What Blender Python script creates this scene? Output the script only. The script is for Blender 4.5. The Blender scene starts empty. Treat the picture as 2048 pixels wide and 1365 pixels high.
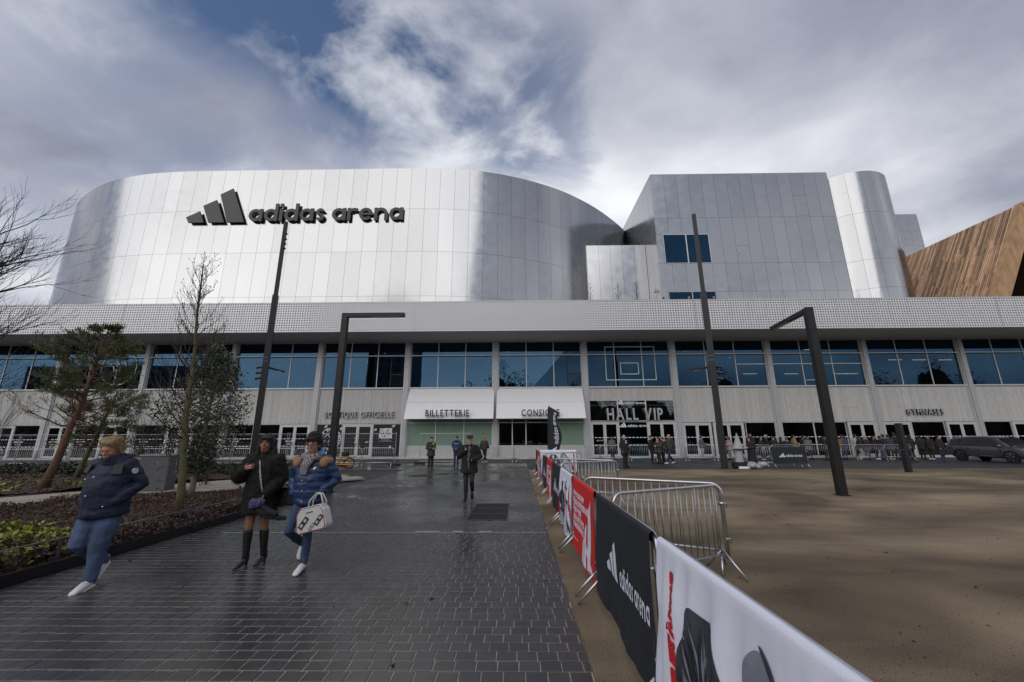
import bpy, bmesh, math, random
import numpy as np
from mathutils import Vector, Matrix, noise as mnoise
random.seed(7)
R = math.radians
scene = bpy.context.scene
C = scene.collection
# ------------------------------------------------------------------ camera
CAM_H = 1.75
cam = bpy.data.cameras.new('camera'); camo = bpy.data.objects.new('camera', cam); C.objects.link(camo)
cam.sensor_width = 36; cam.lens = 14.0; cam.clip_start = .05; cam.clip_end = 3000
camo.matrix_world = (Matrix.Translation((0, 0, CAM_H)) @ Matrix.Rotation(R(.77), 4, 'Z') @
                     Matrix.Rotation(R(103.5), 4, 'X') @ Matrix.Rotation(R(-.22), 4, 'Z'))
scene.camera = camo
# ------------------------------------------------------------------ sky, sun, exposure
SUN_DIR = Vector((-.42, -.72, .55)).normalized()
W = bpy.data.worlds.new('World'); scene.world = W; W.use_nodes = True
def build_sky():
    nt = W.node_tree; nt.nodes.clear(); N = nt.nodes.new; L = nt.links.new
    out = N('ShaderNodeOutputWorld'); bg = N('ShaderNodeBackground'); bg.inputs[1].default_value = .1
    L(bg.outputs[0], out.inputs[0])
    sky = N('ShaderNodeTexSky'); sky.sky_type = 'NISHITA'; sky.sun_disc = False
    sky.sun_elevation = math.asin(SUN_DIR.z); sky.sun_rotation = math.atan2(SUN_DIR.x, SUN_DIR.y)
    tc = N('ShaderNodeTexCoord'); D = tc.outputs['Generated']
    def math_(op, a, b=None, clamp=False):
        n = N('ShaderNodeMath'); n.operation = op; n.use_clamp = clamp
        for i, v in enumerate((a, b)):
            if v is None: continue
            if isinstance(v, (int, float)): n.inputs[i].default_value = v
            else: L(v, n.inputs[i])
        return n.outputs[0]
    def dot(v):
        n = N('ShaderNodeVectorMath'); n.operation = 'DOT_PRODUCT'; L(D, n.inputs[0]); n.inputs[1].default_value = Vector(v).normalized()
        return n.outputs['Value']
    def ramp(x, pts):
        n = N('ShaderNodeValToRGB'); L(x, n.inputs[0]); e = n.color_ramp.elements
        while len(e) < len(pts): e.new(.5)
        for k, (p, c) in zip(e, pts): k.position = p; k.color = (*c, 1) if len(c) == 3 else c
        return n.outputs[0]
    def maprange(x, a, b, c=0, d=1):
        n = N('ShaderNodeMapRange'); n.interpolation_type = 'SMOOTHSTEP'; L(x, n.inputs[0])
        for i, v in enumerate((a, b, c, d)): n.inputs[i + 1].default_value = v
        return n.outputs[0]
    sep = N('ShaderNodeSeparateXYZ'); L(D, sep.inputs[0])
    zz = math_('ADD', math_('ABSOLUTE', sep.outputs[2]), .38)
    px = math_('DIVIDE', sep.outputs[0], zz); pyy = math_('DIVIDE', sep.outputs[1], zz)
    comb = N('ShaderNodeCombineXYZ'); L(px, comb.inputs[0]); L(pyy, comb.inputs[1])
    def noise(scale, det, rough, dist, off, stretch=(1, 1, 1), rot=0):
        m = N('ShaderNodeMapping'); m.inputs['Location'].default_value = off; m.inputs['Scale'].default_value = stretch
        m.inputs['Rotation'].default_value = (0, 0, rot); L(comb.outputs[0], m.inputs[0])
        n = N('ShaderNodeTexNoise'); n.inputs['Scale'].default_value = scale; n.inputs['Detail'].default_value = det
        n.inputs['Roughness'].default_value = rough; n.inputs['Distortion'].default_value = dist; L(m.outputs[0], n.inputs[0])
        return n.outputs[0]
    n1 = noise(1.1, 5, .52, .5, (3.1, 1.7, 0), (1, 1.5, 1), .5)
    n2 = noise(3.4, 8, .58, .35, (8.3, 4.1, 2), (1, 1.25, 1), .6)
    # cloud brightness: big soft masses, glow round the veiled sun, a bright band low over the roof
    mz = N('ShaderNodeMapping'); mz.inputs['Scale'].default_value = (1.6, 1.6, 7.5); L(D, mz.inputs[0])
    n3 = N('ShaderNodeTexNoise'); n3.inputs['Scale'].default_value = 1.5; n3.inputs['Detail'].default_value = 6; n3.inputs['Distortion'].default_value = .3; L(mz.outputs[0], n3.inputs[0])
    mb_ = N('ShaderNodeMapping'); mb_.inputs['Location'].default_value = (.7, 2.3, .4); L(D, mb_.inputs[0])
    n4 = N('ShaderNodeTexNoise'); n4.inputs['Scale'].default_value = 2.1; n4.inputs['Detail'].default_value = 3; L(mb_.outputs[0], n4.inputs[0])
    low = maprange(sep.outputs[2], .05, .60, .85, .12)
    base = math_('ADD', math_('ADD', math_('MULTIPLY', n1, .72), math_('MULTIPLY', n2, .30)), math_('ADD', math_('MULTIPLY', math_('SUBTRACT', n3.outputs[0], .5), low), math_('MULTIPLY', math_('SUBTRACT', n4.outputs[0], .5), .5)))
    glow = math_('MULTIPLY', math_('POWER', math_('MAXIMUM', dot(SUN_DIR), 0), 3.0), .02)
    ahead = math_('MULTIPLY', math_('POWER', math_('MAXIMUM', dot((.12, 1, .55)), 0), 6.0), .26)
    elev = maprange(sep.outputs[2], .40, .90, 0, .22)
    side = math_('MULTIPLY', math_('POWER', math_('MAXIMUM', dot((-1, .62, .75)), 0), 6.0), .10)
    side = math_('ADD', side, math_('MULTIPLY', math_('POWER', math_('MAXIMUM', dot((1, .60, .80)), 0), 7.0), .13))
    b = math_('SUBTRACT', math_('SUBTRACT', math_('ADD', math_('ADD', base, glow), ahead), elev), side)
    cloud = ramp(b, [(.18, (1.5, 1.65, 2.2)), (.34, (2.6, 2.75, 3.4)), (.50, (4.2, 4.35, 4.9)), (.66, (6.3, 6.4, 6.75)), (.95, (9.2, 9.2, 9.3))])
    # clear holes high over the arena: blue of the sky texture shows through
    holes = None; wob = math_('ADD', math_('MULTIPLY', math_('SUBTRACT', n2, .5), .10), math_('MULTIPLY', math_('SUBTRACT', n1, .5), .09))
    for v, a, bb, k in [((-.30, .60, .72), .945, .995, 1.05), ((-.12, .66, .70), .965, .999, .9), ((.04, .72, .66), .972, 1.0, .95),
                        ((-.62, .62, .62), .975, .998, .55), ((-.42, .52, .75), .955, .998, .95), ((-.98, .75, .62), .985, .999, .35),
                        ((.2, -.9, .75), .93, .99, .55), ((-.9, -.3, .6), .93, .99, .5)]:
        h = math_('MULTIPLY', maprange(math_('ADD', dot(v), wob), a, bb), k)
        holes = h if holes is None else math_('MAXIMUM', holes, h)
    brk = maprange(n2, .36, .68, 1.25, .2)
    hm = math_('MULTIPLY', holes, brk, True)
    skyc = N('ShaderNodeMix'); skyc.data_type = 'RGBA'; skyc.blend_type = 'MULTIPLY'; skyc.inputs[0].default_value = 1
    L(sky.outputs[0], skyc.inputs[6]); skyc.inputs[7].default_value = (.66, .70, .80, 1)
    mix = N('ShaderNodeMix'); mix.data_type = 'RGBA'; L(hm, mix.inputs[0]); L(cloud, mix.inputs[6]); L(skyc.outputs[2], mix.inputs[7])
    L(mix.outputs[2], bg.inputs[0])
build_sky()
sun = bpy.data.lights.new('sun', 'SUN'); suno = bpy.data.objects.new('sun', sun); C.objects.link(suno)
sun.energy = 1.25; sun.angle = R(80); sun.color = (1, .95, .88)
suno.rotation_euler = SUN_DIR.to_track_quat('Z', 'Y').to_euler()
vs = scene.view_settings; vs.view_transform = 'Standard'; vs.look = 'None'; vs.exposure = .5; vs.gamma = 1; vs.use_curve_mapping = False
scene.cycles.max_bounces = 6; scene.cycles.glossy_bounces = 3; scene.cycles.transparent_max_bounces = 8
scene.cycles.use_denoising = True

# ------------------------------------------------------------------ materials
MATS = {}
def mat(name, col, rough=.6, metal=0., var=0., scale=8., bump=0., bscale=40., spec=.5, emit=None, rnd=0., stretch=(1, 1, 1), rvar=0., coat=0.):
    """principled material with noise in colour, roughness and relief (object-space coordinates)"""
    m = bpy.data.materials.new(name); m.use_nodes = True; nt = m.node_tree; N = nt.nodes.new; L = nt.links.new
    p = nt.nodes['Principled BSDF']; p.inputs['Base Color'].default_value = (*col, 1); p.inputs['Roughness'].default_value = rough
    p.inputs['Metallic'].default_value = metal; p.inputs['Specular IOR Level'].default_value = spec
    p.inputs['Coat Weight'].default_value = coat
    if var or bump or rnd or rvar:
        tc = N('ShaderNodeTexCoord'); mp = N('ShaderNodeMapping'); mp.inputs['Scale'].default_value = stretch; L(tc.outputs['Object'], mp.inputs[0])
    if var or rnd or rvar:
        no = N('ShaderNodeTexNoise'); no.inputs['Scale'].default_value = scale; no.inputs['Detail'].default_value = 5; L(mp.outputs[0], no.inputs[0])
        hsv = N('ShaderNodeHueSaturation'); hsv.inputs['Color'].default_value = (*col, 1)
        mr = N('ShaderNodeMapRange'); L(no.outputs[0], mr.inputs[0]); mr.inputs[1].default_value = .25; mr.inputs[2].default_value = .75
        mr.inputs[3].default_value = 1 - var; mr.inputs[4].default_value = 1 + var
        v = mr.outputs[0]
        if rnd:
            oi = N('ShaderNodeObjectInfo'); ge = N('ShaderNodeNewGeometry'); ad = N('ShaderNodeMath'); ad.operation = 'ADD'
            L(oi.outputs['Random'], ad.inputs[0]); L(ge.outputs['Random Per Island'], ad.inputs[1])
            fr = N('ShaderNodeMath'); fr.operation = 'FRACT'; L(ad.outputs[0], fr.inputs[0])
            m2 = N('ShaderNodeMapRange'); L(fr.outputs[0], m2.inputs[0]); m2.inputs[3].default_value = 1 - rnd; m2.inputs[4].default_value = 1 + rnd
            mu = N('ShaderNodeMath'); mu.operation = 'MULTIPLY'; L(v, mu.inputs[0]); L(m2.outputs[0], mu.inputs[1]); v = mu.outputs[0]
        L(v, hsv.inputs['Value']); L(hsv.outputs[0], p.inputs['Base Color'])
        if rvar:
            m3 = N('ShaderNodeMapRange'); L(no.outputs[0], m3.inputs[0]); m3.inputs[1].default_value = .3; m3.inputs[2].default_value = .7
            m3.inputs[3].default_value = max(.02, rough - rvar); m3.inputs[4].default_value = rough + rvar; L(m3.outputs[0], p.inputs['Roughness'])
    if bump:
        nb = N('ShaderNodeTexNoise'); nb.inputs['Scale'].default_value = bscale; nb.inputs['Detail'].default_value = 4; L(mp.outputs[0], nb.inputs[0])
        bp = N('ShaderNodeBump'); bp.inputs['Strength'].default_value = bump; bp.inputs['Distance'].default_value = .02
        L(nb.outputs[0], bp.inputs['Height']); L(bp.outputs[0], p.inputs['Normal'])
    if emit: p.inputs['Emission Color'].default_value = (*emit[:3], 1); p.inputs['Emission Strength'].default_value = emit[3]
    MATS[name] = m; return m
mat('aluminium', (.385, .39, .40), .17, 1, var=.03, scale=1.2, bump=.05, bscale=.35, rnd=.05, rvar=.05)
mat('aluminium_matt', (.60, .61, .64), .42, .85, var=.04, scale=2, rnd=.03)
mat('gap', (.02, .02, .022), .9)
mat('fascia_metal', (.60, .605, .625), .5, .25, var=.05, scale=.7, rnd=.03)
mat('soffit', (.46, .45, .44), .75, var=.16, scale=3, stretch=(6, .12, 1))
mat('frame_white', (.56, .57, .58), .45, .2, var=.06, scale=3)
mat('frame_grey', (.34, .35, .365), .45, .4, var=.06, scale=3)
mat('column_grey', (.42, .425, .44), .5, .3, var=.1, scale=4)
mat('awning_white', (.74, .74, .76), .5, var=.03, scale=2)
mat('plinth', (.46, .455, .45), .7, var=.12, scale=4, bump=.1)
mat('sign_black', (.012, .012, .016), .45, var=.1, scale=20)
mat('letter_face', (.42, .42, .43), .4, .3)
mat('letter_steel', (.62, .62, .66), .3, .6)
mat('decal_white', (.78, .80, .82), .6)
mat('decal_dim', (.42, .45, .47), .6)
mat('decal_mint', (.50, .66, .63), .6)
mat('vinyl_black', (.014, .013, .015), .5, spec=.3)
mat('vinyl_blue', (.015, .05, .25), .5)
mat('vinyl_red', (.5, .02, .05), .5)
mat('blind_green', (.165, .255, .19), .5, var=.1, scale=1.5)
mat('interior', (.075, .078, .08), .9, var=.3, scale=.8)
mat('lamp_strip', (1, .8, .45), .5, emit=(1, .70, .34, 9))
mat('black_steel', (.016, .016, .018), .5, .3, var=.25, scale=6, bump=.06, bscale=60)
mat('black_plastic', (.012, .012, .013), .4)
mat('lens_glass', (.5, .5, .5), .15)
mat('galv', (.58, .59, .61), .33, .95, var=.13, scale=7, rvar=.08)
mat('galv_dull', (.36, .37, .38), .45, .85, var=.15, scale=6)
mat('bark_red', (.12, .062, .04), .9, var=.4, scale=9, bump=.6, bscale=22, stretch=(1, 1, .4))
mat('bark_green', (.085, .075, .038), .9, var=.4, scale=9, bump=.5, bscale=30, stretch=(1, 1, .4))
mat('bark_dark', (.045, .036, .032), .9, var=.35, scale=9, bump=.5, bscale=30)
mat('bark_pale', (.20, .155, .115), .9, var=.35, scale=9, bump=.5, bscale=30)
mat('twig', (.05, .038, .034), .9, var=.3, scale=5)
mat('twig_dark', (.022, .019, .021), .9, var=.3, scale=5)
mat('needle', (.062, .085, .028), .6, var=.3, scale=3, rnd=.45)
mat('holly', (.040, .056, .026), .34, var=.3, scale=3, rnd=.5)
mat('soil', (.042, .026, .018), .95, var=.45, scale=6, bump=.8, bscale=25)
mat('mulch_leaf', (.078, .045, .030), .8, var=.4, scale=3, rnd=.7)
mat('purple_leaf', (.060, .034, .030), .7, var=.3, scale=3, rnd=.6)
mat('lime_leaf', (.19, .21, .025), .6, var=.3, scale=4, rnd=.5)
mat('dark_ground_leaf', (.022, .032, .014), .6, var=.3, scale=4, rnd=.6)
mat('stone_path', (.30, .285, .25), .7, var=.18, scale=5, bump=.15, rnd=.12)
mat('edge_steel', (.014, .014, .015), .5, .3, var=.2, scale=10)
mat('rail_steel', (.15, .16, .17), .35, .7, var=.2, scale=10)
mat('cabinet', (.10, .102, .108), .6, var=.15, scale=5)
mat('banner_black', (.013, .016, .022), .75, var=.15, scale=6, bump=.15, bscale=120)
mat('banner_red', (.62, .012, .012), .7, var=.06, scale=6, bump=.15, bscale=120)
mat('banner_white', (.70, .71, .82), .7, var=.03, scale=6, bump=.12, bscale=120)
mat('print_white', (.68, .69, .80), .7)
mat('print_pink', (.72, .50, .56), .7)
mat('print_red', (.58, .012, .018), .7)
mat('print_dark', (.035, .038, .052), .75, var=.9, scale=14, stretch=(1, 1.6, .35))
mat('print_black', (.012, .012, .016), .75); mat('print_pale', (.19, .20, .25), .75)
mat('print_grey', (.20, .215, .27), .75, var=.3, scale=5); mat('print_mid', (.36, .375, .45), .75, var=.2, scale=5); mat('print_light', (.52, .54, .63), .75, var=.1, scale=5)
mat('sail_cloth', (.36, .355, .35), .8, var=.08, scale=4)
mat('clear_wrap', (.36, .38, .42), .25, var=.25, scale=8)
mat('bike_yellow', (.62, .27, .012), .4, var=.1)
mat('rubber', (.012, .012, .013), .8)
mat('tape', (.6, .03, .03), .5)
mat('tape_white', (.72, .72, .74), .5)
mat('car_paint', (.15, .14, .16), .22, .65, coat=.8)
mat('car_glass', (.012, .014, .018), .06, spec=.7)
mat('chrome', (.72, .72, .74), .15, 1)
mat('headlight', (.55, .58, .62), .1, .3)
mat('plate_blue', (.02, .07, .35), .4)
mat('pigment_white', (.34, .34, .345), .6, var=.3, scale=20)
mat('grate_iron', (.028, .028, .031), .5, .6, var=.2, scale=20)
mat('grate_frame', (.13, .13, .135), .45, .6, var=.2, scale=20)
mat('recess_black', (.006, .006, .006), .9)
mat('tower_render', (.23, .23, .24), .8, var=.12, scale=.3)
mat('far_foliage', (.055, .055, .042), .9, var=.4, scale=.4)
def node_mat(name):
    m = bpy.data.materials.new(name); m.use_nodes = True; MATS[name] = m
    nt = m.node_tree
    return m, nt, nt.nodes['Principled BSDF'], nt.nodes.new, nt.links.new
def glass_mat(name, tint, refl, through, rough=.015):
    m = bpy.data.materials.new(name); m.use_nodes = True; nt = m.node_tree; nt.nodes.clear(); N = nt.nodes.new; L = nt.links.new
    o = N('ShaderNodeOutputMaterial'); mx = N('ShaderNodeMixShader'); g = N('ShaderNodeBsdfGlossy'); t = N('ShaderNodeBsdfTransparent')
    g.inputs['Color'].default_value = (*tint, 1); g.inputs['Roughness'].default_value = rough; t.inputs[0].default_value = (*through, 1)
    tc = N('ShaderNodeTexCoord'); no = N('ShaderNodeTexNoise'); no.inputs['Scale'].default_value = .45; no.inputs['Detail'].default_value = 1; L(tc.outputs['Object'], no.inputs[0])
    bp = N('ShaderNodeBump'); bp.inputs['Strength'].default_value = .05; bp.inputs['Distance'].default_value = .05; L(no.outputs[0], bp.inputs['Height']); L(bp.outputs[0], g.inputs['Normal'])
    mx.inputs[0].default_value = refl; L(t.outputs[0], mx.inputs[1]); L(g.outputs[0], mx.inputs[2]); L(mx.outputs[0], o.inputs[0]); MATS[name] = m
glass_mat('glass_blue', (.038, .080, .132), .60, (.30, .36, .42))
glass_mat('glass_dark', (.20, .215, .22), .45, (.35, .38, .36))
glass_mat('glass_tower', (.018, .048, .082), .92, (.05, .07, .08))
glass_mat('glass_teal', (.06, .17, .24), .6, (.03, .10, .16))
glass_mat('lens', (.8, .8, .8), .2, (.9, .9, .9))
def concrete_mat():
    m, nt, p, N, L = node_mat('board_concrete')
    tc = N('ShaderNodeTexCoord'); sx = N('ShaderNodeSeparateXYZ'); L(tc.outputs['Object'], sx.inputs[0])
    def mth(op, a, b=None):
        n = N('ShaderNodeMath'); n.operation = op
        for i, v in enumerate((a, b)):
            if v is None: continue
            if isinstance(v, (int, float)): n.inputs[i].default_value = v
            else: L(v, n.inputs[i])
        return n.outputs[0]
    bx = mth('DIVIDE', sx.outputs[0], .17); idx = mth('FLOOR', bx); fr = mth('FRACT', bx)
    wn = N('ShaderNodeTexWhiteNoise'); wn.noise_dimensions = '1D'; L(idx, wn.inputs['W'])
    no = N('ShaderNodeTexNoise'); no.inputs['Scale'].default_value = 1.0; no.inputs['Detail'].default_value = 6
    mp = N('ShaderNodeMapping'); mp.inputs['Scale'].default_value = (14, 3, 1.6); L(tc.outputs['Object'], mp.inputs[0]); L(mp.outputs[0], no.inputs[0])
    sp = N('ShaderNodeTexNoise'); sp.inputs['Scale'].default_value = 16; sp.inputs['Detail'].default_value = 2
    mp2 = N('ShaderNodeMapping'); mp2.inputs['Scale'].default_value = (1.5, 1, .6); L(tc.outputs['Object'], mp2.inputs[0]); L(mp2.outputs[0], sp.inputs[0])
    spot = N('ShaderNodeMapRange'); L(sp.outputs[0], spot.inputs[0]); spot.inputs[1].default_value = .28; spot.inputs[2].default_value = .36; spot.inputs[3].default_value = .55; spot.inputs[4].default_value = 1
    v = mth('ADD', mth('ADD', mth('MULTIPLY', wn.outputs['Value'], .16), mth('MULTIPLY', no.outputs[0], .55)), .62)
    edge = mth('LESS_THAN', mth('MINIMUM', fr, mth('SUBTRACT', 1.0, fr)), .04)
    v = mth('MULTIPLY', v, mth('SUBTRACT', 1.0, mth('MULTIPLY', edge, .22))); v = mth('MULTIPLY', v, spot.outputs[0])
    hs = N('ShaderNodeHueSaturation'); hs.inputs['Color'].default_value = (.50, .495, .48, 1); L(v, hs.inputs['Value']); L(hs.outputs[0], p.inputs['Base Color'])
    p.inputs['Roughness'].default_value = .85
    bp = N('ShaderNodeBump'); bp.inputs['Strength'].default_value = .35; bp.inputs['Distance'].default_value = .02; L(v, bp.inputs['Height']); L(bp.outputs[0], p.inputs['Normal'])
concrete_mat()
def sett_mats():
    # one wet granite look for the modelled setts and for the paving beyond them
    for nm in ('sett', 'paving_far', 'asphalt'):
        m, nt, p, N, L = node_mat(nm)
        ge = N('ShaderNodeNewGeometry'); pos = ge.outputs['Position']
        def noise(s, d=4, st=(1, 1, 1)):
            mp = N('ShaderNodeMapping'); mp.inputs['Scale'].default_value = st; L(pos, mp.inputs[0])
            n = N('ShaderNodeTexNoise'); n.inputs['Scale'].default_value = s; n.inputs['Detail'].default_value = d; L(mp.outputs[0], n.inputs[0]); return n.outputs[0]
        def mr(x, a, b, c, d):
            n = N('ShaderNodeMapRange'); L(x, n.inputs[0])
            for i, v in enumerate((a, b, c, d)): n.inputs[i + 1].default_value = v
            return n.outputs[0]
        def mul(a, b):
            n = N('ShaderNodeMath'); n.operation = 'MULTIPLY'; L(a, n.inputs[0]); L(b, n.inputs[1]); return n.outputs[0]
        wet = noise(.55, 5, (1, .8, 1)); grain = noise(260, 2); mid = noise(5, 4)
        val = mul(mr(grain, .3, .7, .6, 1.4), mr(mid, .3, .7, .82, 1.18))
        base = (.036, .0358, .038) if nm != 'asphalt' else (.026, .026, .028)
        hs = N('ShaderNodeHueSaturation'); hs.inputs['Color'].default_value = (*base, 1); L(hs.outputs[0], p.inputs['Base Color'])
        bump_h = grain
        if nm == 'sett':
            oi = N('ShaderNodeObjectInfo'); ad = N('ShaderNodeMath'); ad.operation = 'ADD'; L(oi.outputs['Random'], ad.inputs[0]); L(ge.outputs['Random Per Island'], ad.inputs[1])
            fr = N('ShaderNodeMath'); fr.operation = 'FRACT'; L(ad.outputs[0], fr.inputs[0]); val = mul(val, mr(fr.outputs[0], 0, 1, .82, 1.2))
        if nm == 'paving_far':
            mp = N('ShaderNodeMapping'); L(pos, mp.inputs[0]); mp.inputs['Location'].default_value = (.1, .02, 0)
            br = N('ShaderNodeTexBrick'); L(mp.outputs[0], br.inputs[0]); br.inputs['Scale'].default_value = 1; br.inputs['Brick Width'].default_value = .168; br.inputs['Row Height'].default_value = .147
            br.inputs['Mortar Size'].default_value = .0035; br.inputs['Mortar Smooth'].default_value = .1; br.inputs['Color1'].default_value = (.027, .027, .029, 1); br.inputs['Color2'].default_value = (.036, .0355, .038, 1)
            br.inputs['Mortar'].default_value = (.20, .19, .165, 1); L(br.outputs[0], hs.inputs['Color'])
        L(val, hs.inputs['Value'])
        L(mr(wet, .38, .66, .10, .48) if nm != 'asphalt' else mr(wet, .3, .7, .4, .65), p.inputs['Roughness'])
        p.inputs['Specular IOR Level'].default_value = .7
        bp = N('ShaderNodeBump'); bp.inputs['Strength'].default_value = .25; bp.inputs['Distance'].default_value = .004; L(bump_h, bp.inputs['Height']); L(bp.outputs[0], p.inputs['Normal'])
    mat('joint_sand', (.35, .30, .235), .95, var=.35, scale=14, bump=.3, bscale=200)
    m, nt, p, N, L = node_mat('stabilised_sand')
    ge = N('ShaderNodeNewGeometry'); pos = ge.outputs['Position']
    def noise(s, d=4, st=(1, 1, 1), rot=0, dist=0):
        mp = N('ShaderNodeMapping'); mp.inputs['Scale'].default_value = st; mp.inputs['Rotation'].default_value = (0, 0, rot); L(pos, mp.inputs[0])
        n = N('ShaderNodeTexNoise'); n.inputs['Scale'].default_value = s; n.inputs['Detail'].default_value = d; n.inputs['Distortion'].default_value = dist; L(mp.outputs[0], n.inputs[0]); return n.outputs[0]
    def ramp(x, pts):
        n = N('ShaderNodeValToRGB'); L(x, n.inputs[0]); e = n.color_ramp.elements
        while len(e) < len(pts): e.new(.5)
        for k, (q, c) in zip(e, pts): k.position = q; k.color = (*c, 1)
        return n.outputs[0]
    def mixm(a, b, f=1):
        n = N('ShaderNodeMix'); n.data_type = 'RGBA'; n.blend_type = 'MULTIPLY'; n.inputs[0].default_value = f; L(a, n.inputs[6]); L(b, n.inputs[7]); return n.outputs[2]
    a = ramp(noise(.33, 5, (1, 1.7, 1), .5, .6), [(.3, (.14, .108, .074)), (.5, (.245, .19, .125)), (.72, (.33, .255, .165))])
    b = ramp(noise(.8, 7, (.6, 1.5, 1), -.28, .6), [(.28, (.62, .61, .60)), (.50, (.95, .95, .95)), (1, (1.10, 1.08, 1.04))])
    c = ramp(noise(110, 4), [(.34, (.35, .34, .33)), (.5, (1, 1, 1)), (.66, (1.6, 1.6, 1.6))])
    d = ramp(noise(34, 4, (1, 1.4, 1), .4), [(.32, (.3, .28, .26)), (.38, (1, 1, 1))])
    w_ = ramp(noise(.17, 4, (1, 1.6, 1), -.35, .8), [(.40, (.50, .485, .47)), (.56, (1, 1, 1))])
    a = mixm(a, w_, .9)
    L(mixm(mixm(mixm(a, b, .95), c, .75), d, .9), p.inputs['Base Color'])
    p.inputs['Roughness'].default_value = .85; p.inputs['Specular IOR Level'].default_value = .3
    bp = N('ShaderNodeBump'); bp.inputs['Strength'].default_value = .55; bp.inputs['Distance'].default_value = .012; L(noise(60, 5), bp.inputs['Height']); L(bp.outputs[0], p.inputs['Normal'])
    mat('batten', (.42, .27, .17), .8, var=.25, scale=1.2, stretch=(1, 1, .2), rnd=.55)
    mat('timber', (.38, .23, .12), .75, var=.3, scale=1.5, stretch=(1, 1, .3))
    mat('timber_dark', (.05, .026, .012), .8, var=.3, scale=2)
sett_mats()
# ------------------------------------------------------------------ geometry helpers
class MB:
    """collects shapes, build() links them as one mesh object"""
    def __init__(s): s.v = []; s.f = []; s.mi = []; s.cur = 0
    def add(s, vs, fs):
        o = len(s.v); s.v += [tuple(v) for v in vs]; s.f += [tuple(i + o for i in f) for f in fs]; s.mi += [s.cur] * len(fs)
    def box(s, x0, x1, y0, y1, z0, z1):
        s.add([(x0, y0, z0), (x1, y0, z0), (x1, y1, z0), (x0, y1, z0), (x0, y0, z1), (x1, y0, z1), (x1, y1, z1), (x0, y1, z1)],
              [(0, 3, 2, 1), (4, 5, 6, 7), (0, 1, 5, 4), (1, 2, 6, 5), (2, 3, 7, 6), (3, 0, 4, 7)]); return s
    def beam(s, a, b, w, h, up=(0, 0, 1)):
        a = Vector(a); b = Vector(b); d = (b - a).normalized(); u = Vector(up)
        if abs(d.dot(u)) > .98: u = Vector((0, 1, 0))
        sd = d.cross(u).normalized() * w / 2; u = sd.cross(d).normalized() * h / 2
        vs = [a - sd - u, a + sd - u, a + sd + u, a - sd + u, b - sd - u, b + sd - u, b + sd + u, b - sd + u]
        s.add(vs, [(0, 1, 2, 3), (7, 6, 5, 4), (0, 4, 5, 1), (1, 5, 6, 2), (2, 6, 7, 3), (3, 7, 4, 0)]); return s
    def tube(s, pts, rad, n=8, cap=True, flat=None):
        """round bar along a polyline; rad one number or one per point; flat squeezes it sideways"""
        pts = [Vector(p) for p in pts]; k = len(pts)
        if isinstance(rad, (int, float)): rad = [rad] * k
        ref = None; vs = []; rings = []
        for i, p in enumerate(pts):
            d = (pts[min(i + 1, k - 1)] - pts[max(i - 1, 0)])
            if d.length < 1e-9: d = Vector((0, 0, 1))
            d.normalize()
            if ref is None: ref = Vector((1, 0, 0)) if abs(d.x) < .8 else Vector((0, 1, 0))
            u = (ref - d * ref.dot(d)).normalized(); w = d.cross(u); ref = u
            r = rad[i]; ra, rb = (r if isinstance(r, tuple) else (r, r))
            rings.append((p, u, w, ra, rb, d))
        def ring(p, u, w, ra, rb): return [p + u * (ra * math.cos(2 * math.pi * j / n)) + w * (rb * math.sin(2 * math.pi * j / n)) for j in range(n)]
        allr = []
        if cap == 'round':
            p, u, w, ra, rb, d = rings[0]; m = min(ra, rb)
            allr += [ring(p - d * m * .92, u, w, ra * .38, rb * .38), ring(p - d * m * .6, u, w, ra * .8, rb * .8)]
        for (p, u, w, ra, rb, d) in rings: allr.append(ring(p, u, w, ra, rb))
        if cap == 'round':
            p, u, w, ra, rb, d = rings[-1]; m = min(ra, rb)
            allr += [ring(p + d * m * .6, u, w, ra * .8, rb * .8), ring(p + d * m * .92, u, w, ra * .38, rb * .38)]
        vs = [q for r_ in allr for q in r_]; fs = []
        for i in range(len(allr) - 1):
            for j in range(n): fs.append((i * n + j, i * n + (j + 1) % n, (i + 1) * n + (j + 1) % n, (i + 1) * n + j))
        if cap: fs += [tuple(range(n - 1, -1, -1)), tuple(range((len(allr) - 1) * n, len(allr) * n))]
        s.add(vs, fs); return s
    def loft(s, secs, n=14):
        """stack of horizontal ellipses (x, y, z, rx, ry)"""
        vs = []; fs = []; k = len(secs)
        for (x, y, z, rx, ry) in secs:
            vs += [(x + rx * math.cos(2 * math.pi * j / n), y + ry * math.sin(2 * math.pi * j / n), z) for j in range(n)]
        for i in range(k - 1):
            for j in range(n): fs.append((i * n + j, i * n + (j + 1) % n, (i + 1) * n + (j + 1) % n, (i + 1) * n + j))
        fs += [tuple(range(n - 1, -1, -1)), tuple(range((k - 1) * n, k * n))]
        s.add(vs, fs); return s
    def ell(s, c, r, n=12, m=8, M=None):
        vs = []; fs = []
        for i in range(1, m):
            a = math.pi * i / m
            for j in range(n):
                b = 2 * math.pi * j / n; v = Vector((r[0] * math.sin(a) * math.cos(b), r[1] * math.sin(a) * math.sin(b), r[2] * math.cos(a)))
                vs.append((M @ v if M else v) + Vector(c))
        t = Vector((0, 0, r[2])); t2 = Vector((0, 0, -r[2]))
        vs += [(M @ t if M else t) + Vector(c), (M @ t2 if M else t2) + Vector(c)]; T = len(vs) - 2
        for i in range(m - 2):
            for j in range(n): fs.append((i * n + j, (i + 1) * n + j, (i + 1) * n + (j + 1) % n, i * n + (j + 1) % n))
        for j in range(n): fs += [(T, j, (j + 1) % n), (T + 1, (m - 2) * n + (j + 1) % n, (m - 2) * n + j)]
        s.add(vs, fs); return s
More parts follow.
